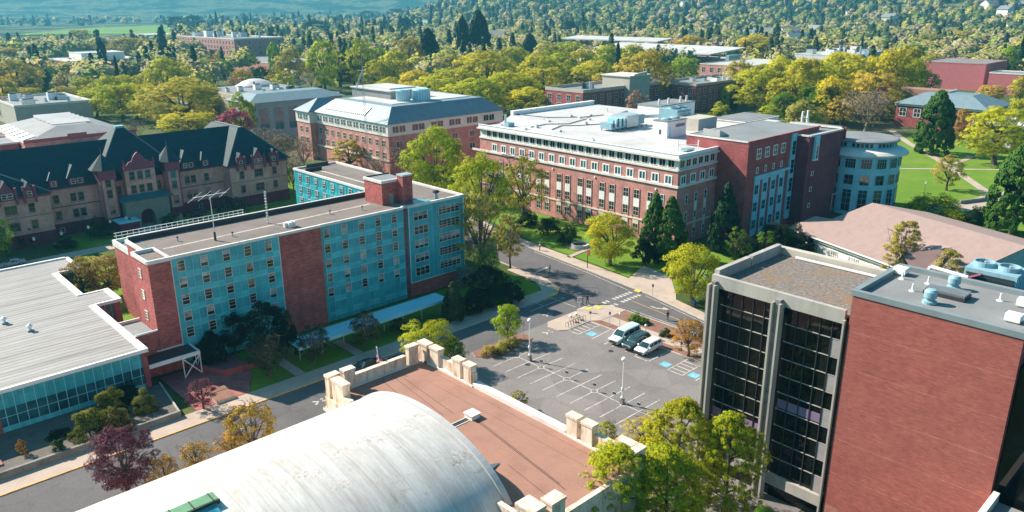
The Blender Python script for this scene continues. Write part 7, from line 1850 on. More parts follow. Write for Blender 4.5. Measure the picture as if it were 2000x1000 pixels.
('broadleaf_tree', 'yellow tree above the pink block', 839.5, 240.6, 14.1, 19.4, 'round', 'yel', 0.3, 'tree', ''),
('broadleaf_tree', 'lime tree right of the pink block', 662.8, 172.2, 21.9, 13.5, 'round', 'lime', 0.3, 'tree', ''),
('conifer_tree', 'dark conifer at the right edge above', 669.2, 165.3, 31.9, 16.4, 'conifer', 'dk', 0.3, 'tree', ''),
('broadleaf_tree', 'golden-tinted tree beside the slate roof library', 484.6, 130.2, 9.6, 12.9, 'round', 'gold', 0.3, 'tree', ''),
('broadleaf_tree', 'yellow-green tree at the right edge', 375.0, 89.2, 14.8, 12.8, 'round', 'yg', 0.55, 'tree', ''),
('broadleaf_tree', 'small yellow-green tree at the right edge', 495.0, 119.4, 13.7, 11.2, 'round', 'yg', 0.3, 'tree', ''),
('broadleaf_tree', 'golden tree in the upper right', 1044.8, 320.9, 21.7, 24.4, 'round', 'gold', 0.3, 'tree', ''),
('broadleaf_tree', 'dark round evergreen clump beside the far field', 715.5, 1785.2, 37.0, 45.5, 'round', 'dk', 0.3, 'tree', ''),
('broadleaf_tree', 'left half of the dark clump beside the far field', 689.3, 1820.2, 35.0, 41.1, 'round', 'dk', 0.3, 'tree', ''),
('conifer_tree', 'dark conifer right of the far dark clump', 748.8, 1740.5, 43.3, 24.9, 'conifer', 'dk', 0.3, 'tree', ''),
('conifer_tree', 'dark conifer above the brick offices, first of two', 861.0, 1839.4, 38.7, 22.1, 'conifer', 'dk', 0.3, 'tree', ''),
('conifer_tree', 'dark conifer above the brick offices, second of two', 870.4, 1826.5, 39.8, 19.6, 'conifer', 'dk', 0.3, 'tree', ''),
('conifer_tree', 'dark conifer on the upper horizon, left centre', 1214.2, 2223.6, 41.6, 31.1, 'conifer', 'dk', 0.3, 'tree', ''),
('conifer_tree', 'dark conifer in the belt, left of centre', 755.2, 1344.2, 39.2, 24.8, 'conifer', 'dk', 0.3, 'tree', ''),
('broadleaf_tree', 'dark clump in the belt, left of centre', 737.1, 1288.5, 30.0, 55.2, 'round', 'dk', 0.3, 'tree', ''),
('conifer_tree', 'dark pointed conifer in the belt behind the central row', 736.3, 1181.7, 24.3, 19.2, 'conifer', 'dk', 0.3, 'tree', ''),
('conifer_tree', 'slim conifer in the belt behind the central row', 950.3, 1470.4, 33.6, 21.9, 'conifer', 'dk', 0.3, 'tree', ''),
('conifer_tree', 'broad conifer in the belt behind the central row', 843.7, 1231.1, 32.4, 26.3, 'conifer', 'dk', 0.3, 'tree', ''),
('slim_conifer', 'slim column conifer left of the pair', 807.2, 1127.5, 35.3, 14.0, 'column', 'dk', 0.3, 'tree', ''),
('slim_conifer', 'slim column conifer in the pair', 812.8, 1120.4, 35.2, 17.5, 'column', 'dk', 0.3, 'tree', ''),
('slim_conifer', 'slim column conifer right of the pair', 1062.5, 1434.7, 34.5, 15.8, 'column', 'dk', 0.3, 'tree', ''),
('conifer_tree', 'tall blue-green conifer above the central dark evergreen', 1042.0, 1347.6, 53.5, 28.0, 'conifer', 'dk', 0.3, 'tree', ''),
('broadleaf_tree', 'dark round crown right of the tall blue-green conifer', 1098.5, 1385.8, 25.8, 20.2, 'round', 'dk', 0.3, 'tree', ''),
('slim_conifer', 'slim conifer right of the tallest dark evergreen', 1162.5, 1298.8, 44.5, 15.5, 'column', 'dk', 0.3, 'tree', ''),
('conifer_tree', 'dark conifer in the belt right of centre', 940.8, 832.8, 40.5, 27.1, 'conifer', 'dk', 0.3, 'tree', ''),
('broadleaf_tree', 'dark clump left of the belt conifer right of centre', 926.7, 850.2, 29.2, 28.8, 'round', 'dk', 0.3, 'tree', ''),
('conifer_tree', 'dark conifer clump in the belt above the yellow trees', 1208.5, 1236.2, 42.0, 33.0, 'conifer', 'dk', 0.3, 'tree', ''),
('broadleaf_tree', 'dark green tree in the belt right of centre', 926.9, 792.6, 22.3, 23.2, 'round', 'dkg', 0.3, 'tree', ''),
('broadleaf_tree', 'dark round clump low on the horizon', 1507.4, 2291.4, 39.3, 68.6, 'round', 'dk', 0.3, 'tree', ''),
('broadleaf_tree', 'dark round crown on the horizon, centre', 1513.2, 2137.9, 47.1, 49.4, 'round', 'dk', 0.3, 'tree', ''),
('broadleaf_tree', 'full yellow-green crown packed in the spring-green campus belt, first from the left', 116.3, 425.9, 14.1, 18.9, 'round', 'yg', 0.55, 'tree', 'packed yellow-green trees of the campus belt'),
('broadleaf_tree', 'full yellow-green crown packed in the spring-green campus belt, second from the left', 120.5, 401.0, 18.4, 21.1, 'round', 'yg', 0.55, 'tree', 'packed yellow-green trees of the campus belt'),
('broadleaf_tree', 'full yellow-green crown packed in the spring-green campus belt, third from the left', 280.8, 420.0, 19.6, 20.1, 'oval', 'yg', 0.3, 'tree', 'packed yellow-green trees of the campus belt'),
('broadleaf_tree', 'full yellow-green crown packed in the spring-green campus belt, fourth from the left', 251.6, 287.3, 19.7, 23.0, 'round', 'yg', 0.55, 'tree', 'packed yellow-green trees of the campus belt'),
('broadleaf_tree', 'full yellow-green crown packed in the spring-green campus belt, fifth from the left', 411.5, 429.2, 22.4, 24.6, 'round', 'yg', 0.3, 'tree', 'packed yellow-green trees of the campus belt'),
('broadleaf_tree', 'full yellow-green crown packed in the spring-green campus belt, sixth from the left', 281.1, 290.2, 17.7, 22.2, 'oval', 'yg', 0.55, 'tree', 'packed yellow-green trees of the campus belt'),
('broadleaf_tree', 'full yellow-green crown packed in the spring-green campus belt, seventh from the left', 351.2, 329.1, 18.9, 23.1, 'round', 'yg', 0.3, 'tree', 'packed yellow-green trees of the campus belt'),
('broadleaf_tree', 'full yellow-green crown packed in the spring-green campus belt, eighth from the left', 346.0, 175.4, 20.3, 22.0, 'round', 'yg', 0.55, 'tree', 'packed yellow-green trees of the campus belt'),
('broadleaf_tree', 'full yellow crown packed in the spring-green campus belt, first from the left', 144.2, 466.3, 16.6, 18.3, 'round', 'yel', 0.3, 'tree', 'packed yellow trees of the campus belt'),
('broadleaf_tree', 'full yellow crown packed in the spring-green campus belt, second from the left', 127.0, 375.3, 17.8, 19.9, 'round', 'yel', 0.55, 'tree', 'packed yellow trees of the campus belt'),
('broadleaf_tree', 'full yellow crown packed in the spring-green campus belt, third from the left', 240.1, 332.5, 14.7, 24.5, 'oval', 'yel', 0.55, 'tree', 'packed yellow trees of the campus belt'),
('broadleaf_tree', 'full yellow crown packed in the spring-green campus belt, fourth from the left', 252.4, 325.8, 17.4, 24.7, 'round', 'yel', 0.55, 'tree', 'packed yellow trees of the campus belt'),
('broadleaf_tree', 'full yellow crown packed in the spring-green campus belt, fifth from the left', 244.5, 294.5, 16.8, 23.0, 'round', 'yel', 0.55, 'tree', 'packed yellow trees of the campus belt'),
('broadleaf_tree', 'full yellow crown packed in the spring-green campus belt, sixth from the left', 272.4, 293.4, 20.6, 24.1, 'oval', 'yel', 0.55, 'tree', 'packed yellow trees of the campus belt'),
('broadleaf_tree', 'full yellow crown packed in the spring-green campus belt, seventh from the left', 321.7, 313.5, 19.5, 24.6, 'round', 'yel', 0.55, 'tree', 'packed yellow trees of the campus belt'),
('broadleaf_tree', 'full yellow crown packed in the spring-green campus belt, eighth from the left', 512.1, 468.0, 22.5, 26.7, 'round', 'yel', 0.3, 'tree', 'packed yellow trees of the campus belt'),
('broadleaf_tree', 'full yellow crown packed in the spring-green campus belt, ninth from the left', 355.6, 316.3, 17.5, 25.9, 'oval', 'yel', 0.3, 'tree', 'packed yellow trees of the campus belt'),
('broadleaf_tree', 'full yellow crown packed in the spring-green campus belt, tenth from the left', 385.9, 327.5, 19.1, 24.2, 'round', 'yel', 0.3, 'tree', 'packed yellow trees of the campus belt'),
('broadleaf_tree', 'full yellow crown packed in the spring-green campus belt, eleventh from the left', 392.7, 205.7, 26.2, 22.9, 'round', 'yel', 0.55, 'tree', 'packed yellow trees of the campus belt'),
('broadleaf_tree', 'full yellow crown packed in the spring-green campus belt, twelfth from the left', 376.1, 175.4, 25.7, 23.7, 'oval', 'yel', 0.55, 'tree', 'packed yellow trees of the campus belt'),
('broadleaf_tree', 'full yellow crown packed in the spring-green campus belt, thirteenth from the left', 347.3, 155.2, 21.4, 21.2, 'round', 'yel', 0.55, 'tree', 'packed yellow trees of the campus belt'),
('broadleaf_tree', 'full yellow crown packed in the spring-green campus belt, fourteenth from the left', 396.3, 165.8, 28.6, 25.6, 'round', 'yel', 0.55, 'tree', 'packed yellow trees of the campus belt'),
('broadleaf_tree', 'full yellow crown packed in the spring-green campus belt, fifteenth from the left', 471.2, 172.5, 29.0, 24.5, 'oval', 'yel', 0.3, 'tree', 'packed yellow trees of the campus belt'),
('broadleaf_tree', 'full olive crown packed in the spring-green campus belt, first from the left', 114.9, 473.8, 12.0, 16.6, 'round', 'olive', 0.3, 'tree', 'packed olive trees of the campus belt'),
('broadleaf_tree', 'full olive crown packed in the spring-green campus belt, second from the left', 295.6, 471.9, 20.0, 18.4, 'round', 'olive', 0.3, 'tree', 'packed olive trees of the campus belt'),
('broadleaf_tree', 'full olive crown packed in the spring-green campus belt, third from the left', 319.8, 446.3, 18.6, 21.9, 'oval', 'olive', 0.3, 'tree', 'packed olive trees of the campus belt'),
('broadleaf_tree', 'full olive crown packed in the spring-green campus belt, fourth from the left', 341.8, 422.9, 21.2, 26.0, 'round', 'olive', 0.3, 'tree', 'packed olive trees of the campus belt'),
('broadleaf_tree', 'full olive crown packed in the spring-green campus belt, fifth from the left', 475.4, 458.7, 22.3, 27.2, 'round', 'olive', 0.3, 'tree', 'packed olive trees of the campus belt'),
('broadleaf_tree', 'full olive crown packed in the spring-green campus belt, sixth from the left', 389.3, 229.1, 22.7, 20.9, 'oval', 'olive', 0.3, 'tree', 'packed olive trees of the campus belt'),
('broadleaf_tree', 'full olive crown packed in the spring-green campus belt, seventh from the left', 479.1, 164.2, 15.5, 17.5, 'round', 'olive', 0.3, 'tree', 'packed olive trees of the campus belt'),
('broadleaf_tree', 'full golden crown packed in the spring-green campus belt, first from the left', 146.7, 364.6, 19.0, 17.8, 'round', 'gold', 0.55, 'tree', 'packed golden trees of the campus belt'),
('broadleaf_tree', 'full golden crown packed in the spring-green campus belt, second from the left', 369.2, 146.8, 22.8, 21.7, 'round', 'gold', 0.55, 'tree', 'packed golden trees of the campus belt'),
]
for (nm, lab, x, y, h, w, kd, hu, det, ct, gr) in TREES:
    plant(nm, lab, x, y, h, w, kd, hu, det, gr or None, ct)
# ------------------------------------------------------------------ vehicles
def car_paint(name, col, rough=0.25):
    mt = plain(name, col, rough, 0.03, 1.0, spec=0.6)
    bs = mt.node_tree.nodes.get("Principled BSDF")
    try: bs.inputs["Coat Weight"].default_value = 0.5
    except Exception: pass
    return mt
CG = glass('car_glass', (0.015, 0.04, 0.045), 0.04, 0.8)
def vehicle(name, label, x, y, rotz, st, paint, win_side, shield, wheels, cat, rail=False, rear_glass=True):
    """stations st = (x, bottom, belt, roof, half width, half width of roof); the nose points to -X before rotation"""
    t = thing(name, label, cat, (x, y, 0.06), absolute=False, rotz=rotz)
    def ring(s):
        X, z0, zb, zr, w, wr = s
        return [(X, -w + 0.12, z0), (X, -w, z0 + 0.18), (X, -w, zb), (X, -wr, max(zb + 0.005, zr - 0.07)), (X, -wr + 0.2, zr), (X, wr - 0.2, zr), (X, wr, max(zb + 0.005, zr - 0.07)), (X, w, zb), (X, w, z0 + 0.18), (X, w - 0.12, z0)]
    def interp(X):
        for a, c in zip(st, st[1:]):
            if a[0] <= X <= c[0]:
                k = (X - a[0]) / (c[0] - a[0]); return tuple(p + (q - p) * k for p, q in zip(a, c))
        return st[-1]
    mb = MB(); n = 10
    for s in st: mb.v.extend(ring(s))
    i = mb.m(paint)
    for j in range(len(st) - 1):
        for k in range(n):
            mb.f.append((j * n + k, j * n + (k + 1) % n, (j + 1) * n + (k + 1) % n, (j + 1) * n + k)); mb.mi.append(i)
    mb.f.append(tuple(range(n))); mb.mi.append(i); mb.f.append(tuple(reversed(range((len(st) - 1) * n, len(st) * n)))); mb.mi.append(i)
    mb.build('body', t)
    for sgn in (-1, 1):
        for (xa, xb, lo, hi) in win_side:
            mb = MB(); a = interp(xa); c = interp(xb)
            def pt(s, f):
                zb, zt = s[2], s[3] - 0.07; z = zb + (zt - zb) * f; w = s[4] + (s[5] - s[4]) * f + 0.012
                return (s[0], sgn * w, z)
            pts = [pt(a, lo), pt(c, lo), pt(c, hi), pt(a, hi)]
            mb.face(pts, CG); mb.build('side_window', t)
    a, c = shield; A = interp(a); B = interp(c)
    mb = MB(); d = 0.015
    mb.face([(A[0] - d, -A[4] + 0.16, A[3] + 0.03), (A[0] - d, A[4] - 0.16, A[3] + 0.03), (B[0] - d, B[5] - 0.1, B[3] - 0.01 + d), (B[0] - d, -B[5] + 0.1, B[3] - 0.01 + d)], CG); mb.build('windscreen', t)
    L = st[-1]; K = st[-2]
    mb = MB(); mb.face([(L[0] + 0.012, -L[5] + 0.1, L[2] + 0.08), (L[0] + 0.012, L[5] - 0.1, L[2] + 0.08), (L[0] + 0.012, L[5] - 0.15, L[3] - 0.1), (L[0] + 0.012, -L[5] + 0.15, L[3] - 0.1)], CG); mb.build('rear_window', t)
    for wx in wheels:
        for sgn in (-1, 1):
            w = interp(wx)[4]
            mb = MB(); mb.tube((wx, sgn * (w - 0.22), 0.34), (wx, sgn * (w + 0.015), 0.34), 0.35, 0.35, M['black'], 16); tr = mb.build('wheel', t)
            mb = MB(); mb.tube((wx, sgn * (w + 0.016), 0.34), (wx, sgn * (w + 0.028), 0.34), 0.20, 0.17, M['metal'], 12); mb.build('rim', tr)
    F = st[0]; G = st[1]
    for sgn in (-1, 1):
        mb = MB(); mb.box(F[0] - 0.02, F[0] + 0.25, sgn * (F[4] - 0.42), sgn * (F[4] - 0.02), F[2] - 0.12, F[2] + 0.08, M['pale_glass']); mb.build('headlight', t)
        mb = MB(); mb.box(L[0] - 0.05, L[0] + 0.03, sgn * (L[4] - 0.2), sgn * (L[4] - 0.01), L[2] - 0.3, L[2] + 0.25, plain('tail_red', (0.4, 0.02, 0.02), 0.3)); mb.build('tail_light', t)
        ms = interp(shield[0] + 0.35); mb = MB(); mb.box(ms[0], ms[0] + 0.16, sgn * (ms[4] + 0.02), sgn * (ms[4] + 0.24), ms[2] + 0.05, ms[2] + 0.25, paint); mb.build('mirror', t)
    mb = MB(); mb.box(F[0] - 0.08, F[0] + 0.2, -F[4] + 0.1, F[4] - 0.1, F[1] + 0.02, F[1] + 0.28, M['dark_metal']); mb.box(F[0] - 0.03, F[0] + 0.1, -F[4] * 0.45, F[4] * 0.45, F[1] + 0.3, F[2] + 0.02, M['dark_metal']); mb.build('bumper', t)
    if rail:
        for sgn in (-1, 1):
            mb = MB(); mb.tube((2.4, sgn * 0.62, 1.93), (4.9, sgn * 0.62, 1.93), 0.03, 0.03, M['dark_metal'], 6); mb.build('roof_rail', t)
    return t
van_w = car_paint('pale_teal_van_paint', (0.52, 0.66, 0.68)); suv_p = car_paint('dark_green_paint', (0.022, 0.045, 0.045)); mv_w = car_paint('white_car_paint', (0.82, 0.81, 0.79)); blk = car_paint('black_car_paint', (0.015, 0.016, 0.018)); sil = car_paint('silver_car_paint', (0.45, 0.47, 0.48))
VAN = [(0, 0.42, 0.85, 0.95, 0.85, 0.8), (0.12, 0.32, 0.98, 1.05, 0.95, 0.9), (1.15, 0.3, 1.18, 1.26, 1.0, 0.95), (2.0, 0.3, 1.22, 2.1, 1.0, 0.84), (2.4, 0.3, 1.22, 2.2, 1.0, 0.85), (5.9, 0.32, 1.22, 2.22, 1.0, 0.86), (6.15, 0.4, 1.22, 2.05, 0.98, 0.84)]
SUV = [(0, 0.42, 0.85, 0.9, 0.85, 0.8), (0.12, 0.34, 0.98, 1.02, 0.95, 0.88), (1.45, 0.32, 1.1, 1.16, 0.98, 0.9), (2.1, 0.32, 1.14, 1.78, 0.99, 0.76), (2.5, 0.32, 1.14, 1.86, 0.99, 0.76), (5.0, 0.34, 1.14, 1.86, 0.99, 0.77), (5.3, 0.42, 1.14, 1.6, 0.96, 0.78)]
MVN = [(0, 0.4, 0.72, 0.76, 0.8, 0.7), (0.15, 0.3, 0.82, 0.88, 0.92, 0.84), (0.95, 0.28, 1.0, 1.08, 0.97, 0.88), (1.9, 0.28, 1.06, 1.68, 0.98, 0.74), (2.3, 0.28, 1.07, 1.75, 0.98, 0.75), (4.7, 0.3, 1.07, 1.74, 0.98, 0.76), (5.1, 0.4, 1.05, 1.5, 0.95, 0.76)]
SED = [(0, 0.38, 0.65, 0.68, 0.75, 0.65), (0.15, 0.28, 0.75, 0.8, 0.88, 0.8), (1.3, 0.26, 0.88, 0.94, 0.91, 0.84), (2.1, 0.26, 0.92, 1.4, 0.92, 0.66), (3.4, 0.26, 0.92, 1.42, 0.92, 0.66), (4.1, 0.28, 0.92, 1.0, 0.91, 0.8), (4.75, 0.38, 0.85, 0.92, 0.82, 0.72)]
vehicle('passenger_van', 'pale high-roofed passenger van, leftmost of the three parked together', 89.2, 71.15, 0.02, VAN, van_w, [(1.75, 2.9, 0.08, 0.85), (3.0, 4.3, 0.08, 0.85), (4.4, 5.8, 0.08, 0.85)], (1.2, 1.98), (1.05, 4.9), 'van')
vehicle('sport_utility_car', 'dark green-black sport utility car between the pale van and the white minivan', 89.1, 68.4, 0.02, SUV, suv_p, [(2.1, 3.0, 0.08, 0.88), (3.1, 4.0, 0.08, 0.88), (4.1, 4.95, 0.08, 0.88)], (1.5, 2.1), (0.95, 4.2), 'car', rail=True)
vehicle('minivan', 'white minivan, rightmost and lowest of the three parked together', 89.1, 65.95, 0.02, MVN, mv_w, [(1.85, 2.7, 0.08, 0.85), (2.8, 3.8, 0.08, 0.85), (3.9, 4.75, 0.1, 0.85)], (1.0, 1.9), (0.95, 4.05), 'minivan')
vehicle('sedan', 'dark car parked at the kerb behind the flag, its left end nearest the flagpole', 53.6, 91.6, 0.0, SED, blk, [(2.0, 2.75, 0.08, 0.9), (2.85, 3.6, 0.08, 0.9)], (1.35, 2.1), (0.9, 3.75), 'car')
vehicle('sedan', 'pale silver car parked on the shaded road before the old hall at the left edge', 27.0, 185.5, 0.0, SED, sil, [(2.0, 2.75, 0.08, 0.9), (2.85, 3.6, 0.08, 0.9)], (1.35, 2.1), (0.9, 3.75), 'car')
mark('parking_stall_lines', [(58.8, 92.6, 68, 92.7), (60.2, 92.6, 60.2, 90.6), (62.8, 92.6, 62.8, 90.6)], 0.13, 0.068, M['white_line'])

# ------------------------------------------------------------------ lamps, meters, signs, racks
def lot_lamp(x, y, label):
    t = thing('lot_lamp', label, 'lamp post', (x, y, 0.05), 'white lamp posts in the parking lot')
    mb = MB(); mb.box(x - 0.24, x + 0.24, y - 0.24, y + 0.24, 0.05, 0.85, M['dark_concrete']); mb.build('base', t)
    mb = MB(); mb.tube((x, y, 0.85), (x, y, 6.5), 0.10, 0.07, M['white'], 10); mb.build('pole', t)
    mb = MB(); mb.lathe([(0.02, 6.45), (0.30, 6.55), (0.36, 6.75), (0.26, 6.98), (0, 7.05)], M['white'], 16, (x, y, 0)); mb.lathe([(0, 0.84), (0.26, 0.92), (0.2, 1.15), (0.1, 1.25)], M['white'], 14, (x, y, 0)); mb.lathe([(0.12, 2.0), (0.22, 2.1), (0.22, 2.5), (0.12, 2.6)], M['offwhite'], 12, (x, y, 0)); mb.build('lamp_head', t, smooth=True)
lot_lamp(75.4, 58.1, 'white lamp post nearest the middle of the parking lot'); lot_lamp(75.8, 76.5, 'white lamp post by the tree shadow near the traffic island')
m0 = None
for k, y in enumerate((73.6, 68.4, 63.1, 59.5, 55.3)):
    t = thing('parking_meter', ['double parking meter nearest the tree shadow', 'second double parking meter from the tree shadow', 'middle double parking meter of the row', 'double parking meter just left of the front lamp post', 'double parking meter right of the front lamp post'][k], 'parking meter', (75.4, y, 0.05), 'parking meters along the centre line')
    mb = MB(); mb.tube((75.4, y, 0.05), (75.4, y, 1.05), 0.035, 0.035, M['metal'], 8); mb.build('post', t)
    for s in (-1, 1):
        mb = MB(); mb.box(75.33, 75.47, y + s * 0.14 - 0.1, y + s * 0.14 + 0.1, 1.0, 1.3, M['dark_metal']); mb.lathe([(0.11, 1.3), (0.09, 1.38), (0, 1.42)], M['metal'], 10, (75.4, y + s * 0.14, 0)); mb.build('meter_head', t)
def sign_post(x, y, h, label, board=None, zc=None, mats=None, cat='sign', name='sign_post'):
    t = thing(name, label, cat, (x, y, 0.14))
    mb = MB(); mb.tube((x, y, 0.1), (x, y, h), 0.035, 0.035, M['metal'], 6); mb.build('post', t)
    if board:
        w, hh = board; mb = MB(); ang = Vector((-0.70, -0.72)); nrm = Vector((ang.y, -ang.x)) * w / 2
        p = [(x + nrm.x, y + nrm.y), (x - nrm.x, y - nrm.y)]
        z0, z1 = h - hh, h
        f_ = 0.05
        mb.prism([p[0], p[1], (p[1][0] - ang.x * 0.02, p[1][1] - ang.y * 0.02), (p[0][0] - ang.x * 0.02, p[0][1] - ang.y * 0.02)], z0, z1, mats[0]); 
        mb2 = mb.build('board', t); mb2.location = (ang.x * f_, ang.y * f_, 0)
        if len(mats) > 1:
            mb = MB(); ring = []
            q = Vector((nrm.x, nrm.y, 0)).normalized()
            zc_ = (z0 + z1) / 2; R0 = min(w, hh) * 0.42
            for k in range(20):
                a0, a1 = 2 * math.pi * k / 20, 2 * math.pi * (k + 1) / 20
                def P_(a, r_): return (x + q.x * r_ * math.cos(a) + ang.x * 0.08, y + q.y * r_ * math.cos(a) + ang.y * 0.08, zc_ + r_ * math.sin(a))
                mb.face([P_(a0, R0), P_(a1, R0), P_(a1, R0 * 0.78), P_(a0, R0 * 0.78)], mats[1])
            a = math.pi * 0.75
            mb.tube((x + q.x * R0 * 0.7 + ang.x * 0.085, y + q.y * R0 * 0.7 + ang.y * 0.085, zc_ - R0 * 0.6), (x - q.x * R0 * 0.7 + ang.x * 0.085, y - q.y * R0 * 0.7 + ang.y * 0.085, zc_ + R0 * 0.6), 0.045, 0.045, mats[1], 5)
            mb.build('prohibition_ring', t)
    return t
SR = plain('sign_red', (0.50, 0.04, 0.05), 0.5); SB = plain('sign_blue', (0.05, 0.20, 0.42), 0.5); SD = plain('sign_back', (0.20, 0.20, 0.20), 0.5)
sign_post(96.2, 84.5, 2.85, 'white sign with a red ring and slash on the corner island', (0.85, 1.1), mats=[M['white'], SR])
sign_post(94.9, 76.5, 2.7, 'small blue and white sign left of the pale passenger van', (0.35, 0.5), mats=[SB])
sign_post(94.4, 80.4, 1.8, 'dark sign at the end of the bicycle rack', (0.4, 0.45), mats=[SD])
sign_post(111.6, 80.0, 2.5, 'dark narrow sign post at the far kerb beside the crosswalk', (0.35, 0.6), mats=[SD])
sign_post(80.9, 83.0, 3.2, 'tall thin brown sign post on the traffic island', (0.1, 0.9), mats=[plain('brown_post', (0.12, 0.06, 0.04))])
sign_post(93.9, 61.4, 2.4, 'thin sign post before the access aisle right of the minivan', (0.35, 0.5), mats=[SD])
sign_post(94.0, 56.0, 2.4, 'thin sign post by the rightmost blue wheelchair symbol', (0.35, 0.5), mats=[SD])
for (x, y, lab) in ((96.1, 75.3, 'white-topped path light behind the passenger van'), (95.2, 69.2, 'white-topped path light behind the dark car')):
    t = thing('path_light', lab, 'path light', (x, y, 0.13), 'path lights behind the parked vans')
    mb = MB(); mb.tube((x, y, 0.1), (x, y, 2.2), 0.06, 0.05, M['metal'], 8); mb.build('post', t)
    mb = MB(); mb.lathe([(0.05, 2.15), (0.22, 2.25), (0.2, 2.5), (0, 2.6)], M['white'], 12, (x, y, 0)); mb.build('lamp_head', t, smooth=True)
for k, (x, y) in enumerate(((35.2, 191.3), (40.8, 191.7), (46.8, 193.1), (52.1, 194.9), (56.0, 195.6), (231, 74.5), (118.9, 73.4), (233.6, 57.6))):
    lab = ['small white-topped garden lamp, leftmost in front of the old hall', 'small white-topped garden lamp, second from left before the old hall', 'garden lamp on the path edge in front of the old hall', 'garden lamp left of the side entrance of the old hall', 'garden lamp right beside the side entrance of the old hall', 'green lamp post on the lawn behind the willowy shrub', 'dark lamp post under the round tree by the plaza', 'lamp post by the curved garden wall'][k]
    t = thing('garden_lamp', lab, 'lamp post', (x, y, 0.05), 'garden lamps')
    hh = 3.2 if k < 5 else 3.6
    mb = MB(); mb.tube((x, y, 0), (x, y, hh), 0.07, 0.05, M['dark_metal'] if k != 5 else plain('green_post', (0.03, 0.16, 0.07)), 8); mb.build('post', t)
    mb = MB(); mb.box(x - 0.2, x + 0.2, y - 0.2, y + 0.2, hh, hh + 0.55, M['white']); mb.prism([(x - 0.28, y - 0.28), (x + 0.28, y - 0.28), (x + 0.28, y + 0.28), (x - 0.28, y + 0.28)], hh + 0.55, hh + 0.66, M['metal']); mb.build('lantern', t)
t = thing('banner_pole', 'black lamp pole with a red banner beside the fountain lawn', 'banner pole', (115.3, 99.4, 0.14))
mb = MB(); mb.tube((115.3, 99.4, 0.1), (115.3, 99.4, 4.3), 0.09, 0.06, M['black'], 8); mb.build('pole', t)
mb = MB(); mb.box(115.1, 115.2, 98.65, 99.3, 2.9, 4.1, plain('banner_red', (0.38, 0.06, 0.05), 0.8)); mb.build('banner', t)
t = thing('mailbox', 'dark blue mailbox on the pavement beside the round tree by the plaza', 'mailbox', (112.6, 71.6, 0.14))
mb = MB(); mb.box(112.3, 112.9, 71.3, 71.9, 0.35, 1.15, plain('mailbox_blue', (0.02, 0.09, 0.18), 0.5)); mb.lathe([(0.3, 0), (0.3, 0.6)], MATS['mailbox_blue'], 12, (0, 0, 0)) if False else None; mb.prism([(112.3, 71.3), (112.9, 71.3), (112.9, 71.9), (112.3, 71.9)], 1.151, [1.25, 1.25, 1.45, 1.45], MATS['mailbox_blue']); mb.build('body', t)
mb = MB()
for dx in (0.05, 0.5):
    for dy in (0.05, 0.5): mb.box(112.3 + dx, 112.35 + dx, 71.3 + dy, 71.35 + dy, 0.14, 0.349, M['black'])
mb.build('legs', t)
# bicycle rack hoops, each one a hoop
for k in range(8):
    x = 89.3 + 0.62 * k
    mb = MB(); pts = [(x, 80.75, 0.15)] + [(x, 81.1 - 0.35 * math.cos(math.pi * j / 6), 0.75 + 0.3 * math.sin(math.pi * j / 6)) for j in range(7)] + [(x, 81.45, 0.15)]
    for a, c in zip(pts, pts[1:]): mb.tube(a, c, 0.035, 0.035, M['dark_metal'], 6)
    tag(mb.build('bicycle_hoop'), 'dark arched bicycle hoop in the row on the corner island', 'bicycle rack', 'bicycle hoops on the corner island')
def bicycle(x, y, label, col):
    t = thing('bicycle', label, 'bicycle', (x, y, 0.15))
    fm_ = plain('frame_' + col[0], col[1], 0.4)
    for dy in (-0.5, 0.5):
        mb = MB(); pts = [(x, y + dy + 0.33 * math.cos(2 * math.pi * k / 16), 0.49 + 0.33 * math.sin(2 * math.pi * k / 16)) for k in range(17)]
        for a, c in zip(pts, pts[1:]): mb.tube(a, c, 0.025, 0.025, M['black'], 5, caps=False)
        mb.build('wheel', t)
    mb = MB()
    for a, c in (((x, y - 0.5, 0.49), (x, y - 0.05, 0.45)), ((x, y - 0.05, 0.45), (x, y - 0.2, 1.0)), ((x, y - 0.05, 0.45), (x, y + 0.35, 0.98)), ((x, y - 0.17, 0.92), (x, y + 0.33, 0.98)), ((x, y + 0.5, 0.49), (x, y + 0.33, 1.05)), ((x, y - 0.5, 0.49), (x, y - 0.17, 0.92)), ((x - 0.28, y + 0.3, 1.1), (x + 0.28, y + 0.3, 1.1))): mb.tube(a, c, 0.022, 0.022, fm_, 5)
    mb.build('frame', t)
    mb = MB(); mb.box(x - 0.08, x + 0.08, y - 0.33, y - 0.08, 1.0, 1.07, M['black']); mb.build('saddle', t)
    mb = MB(); mb.box(x - 0.25, x + 0.25, y + 0.42, y + 0.8, 0.95, 1.25, M['white']); mb.build('basket', t)
bicycle(91.6, 81.9, 'bicycle with a white basket at the rack, nearer the kerb tip', ('a', (0.5, 0.5, 0.5)))
bicycle(93.0, 81.9, 'bicycle with a white basket at the rack, nearer the dark sign', ('b', (0.1, 0.1, 0.12)))
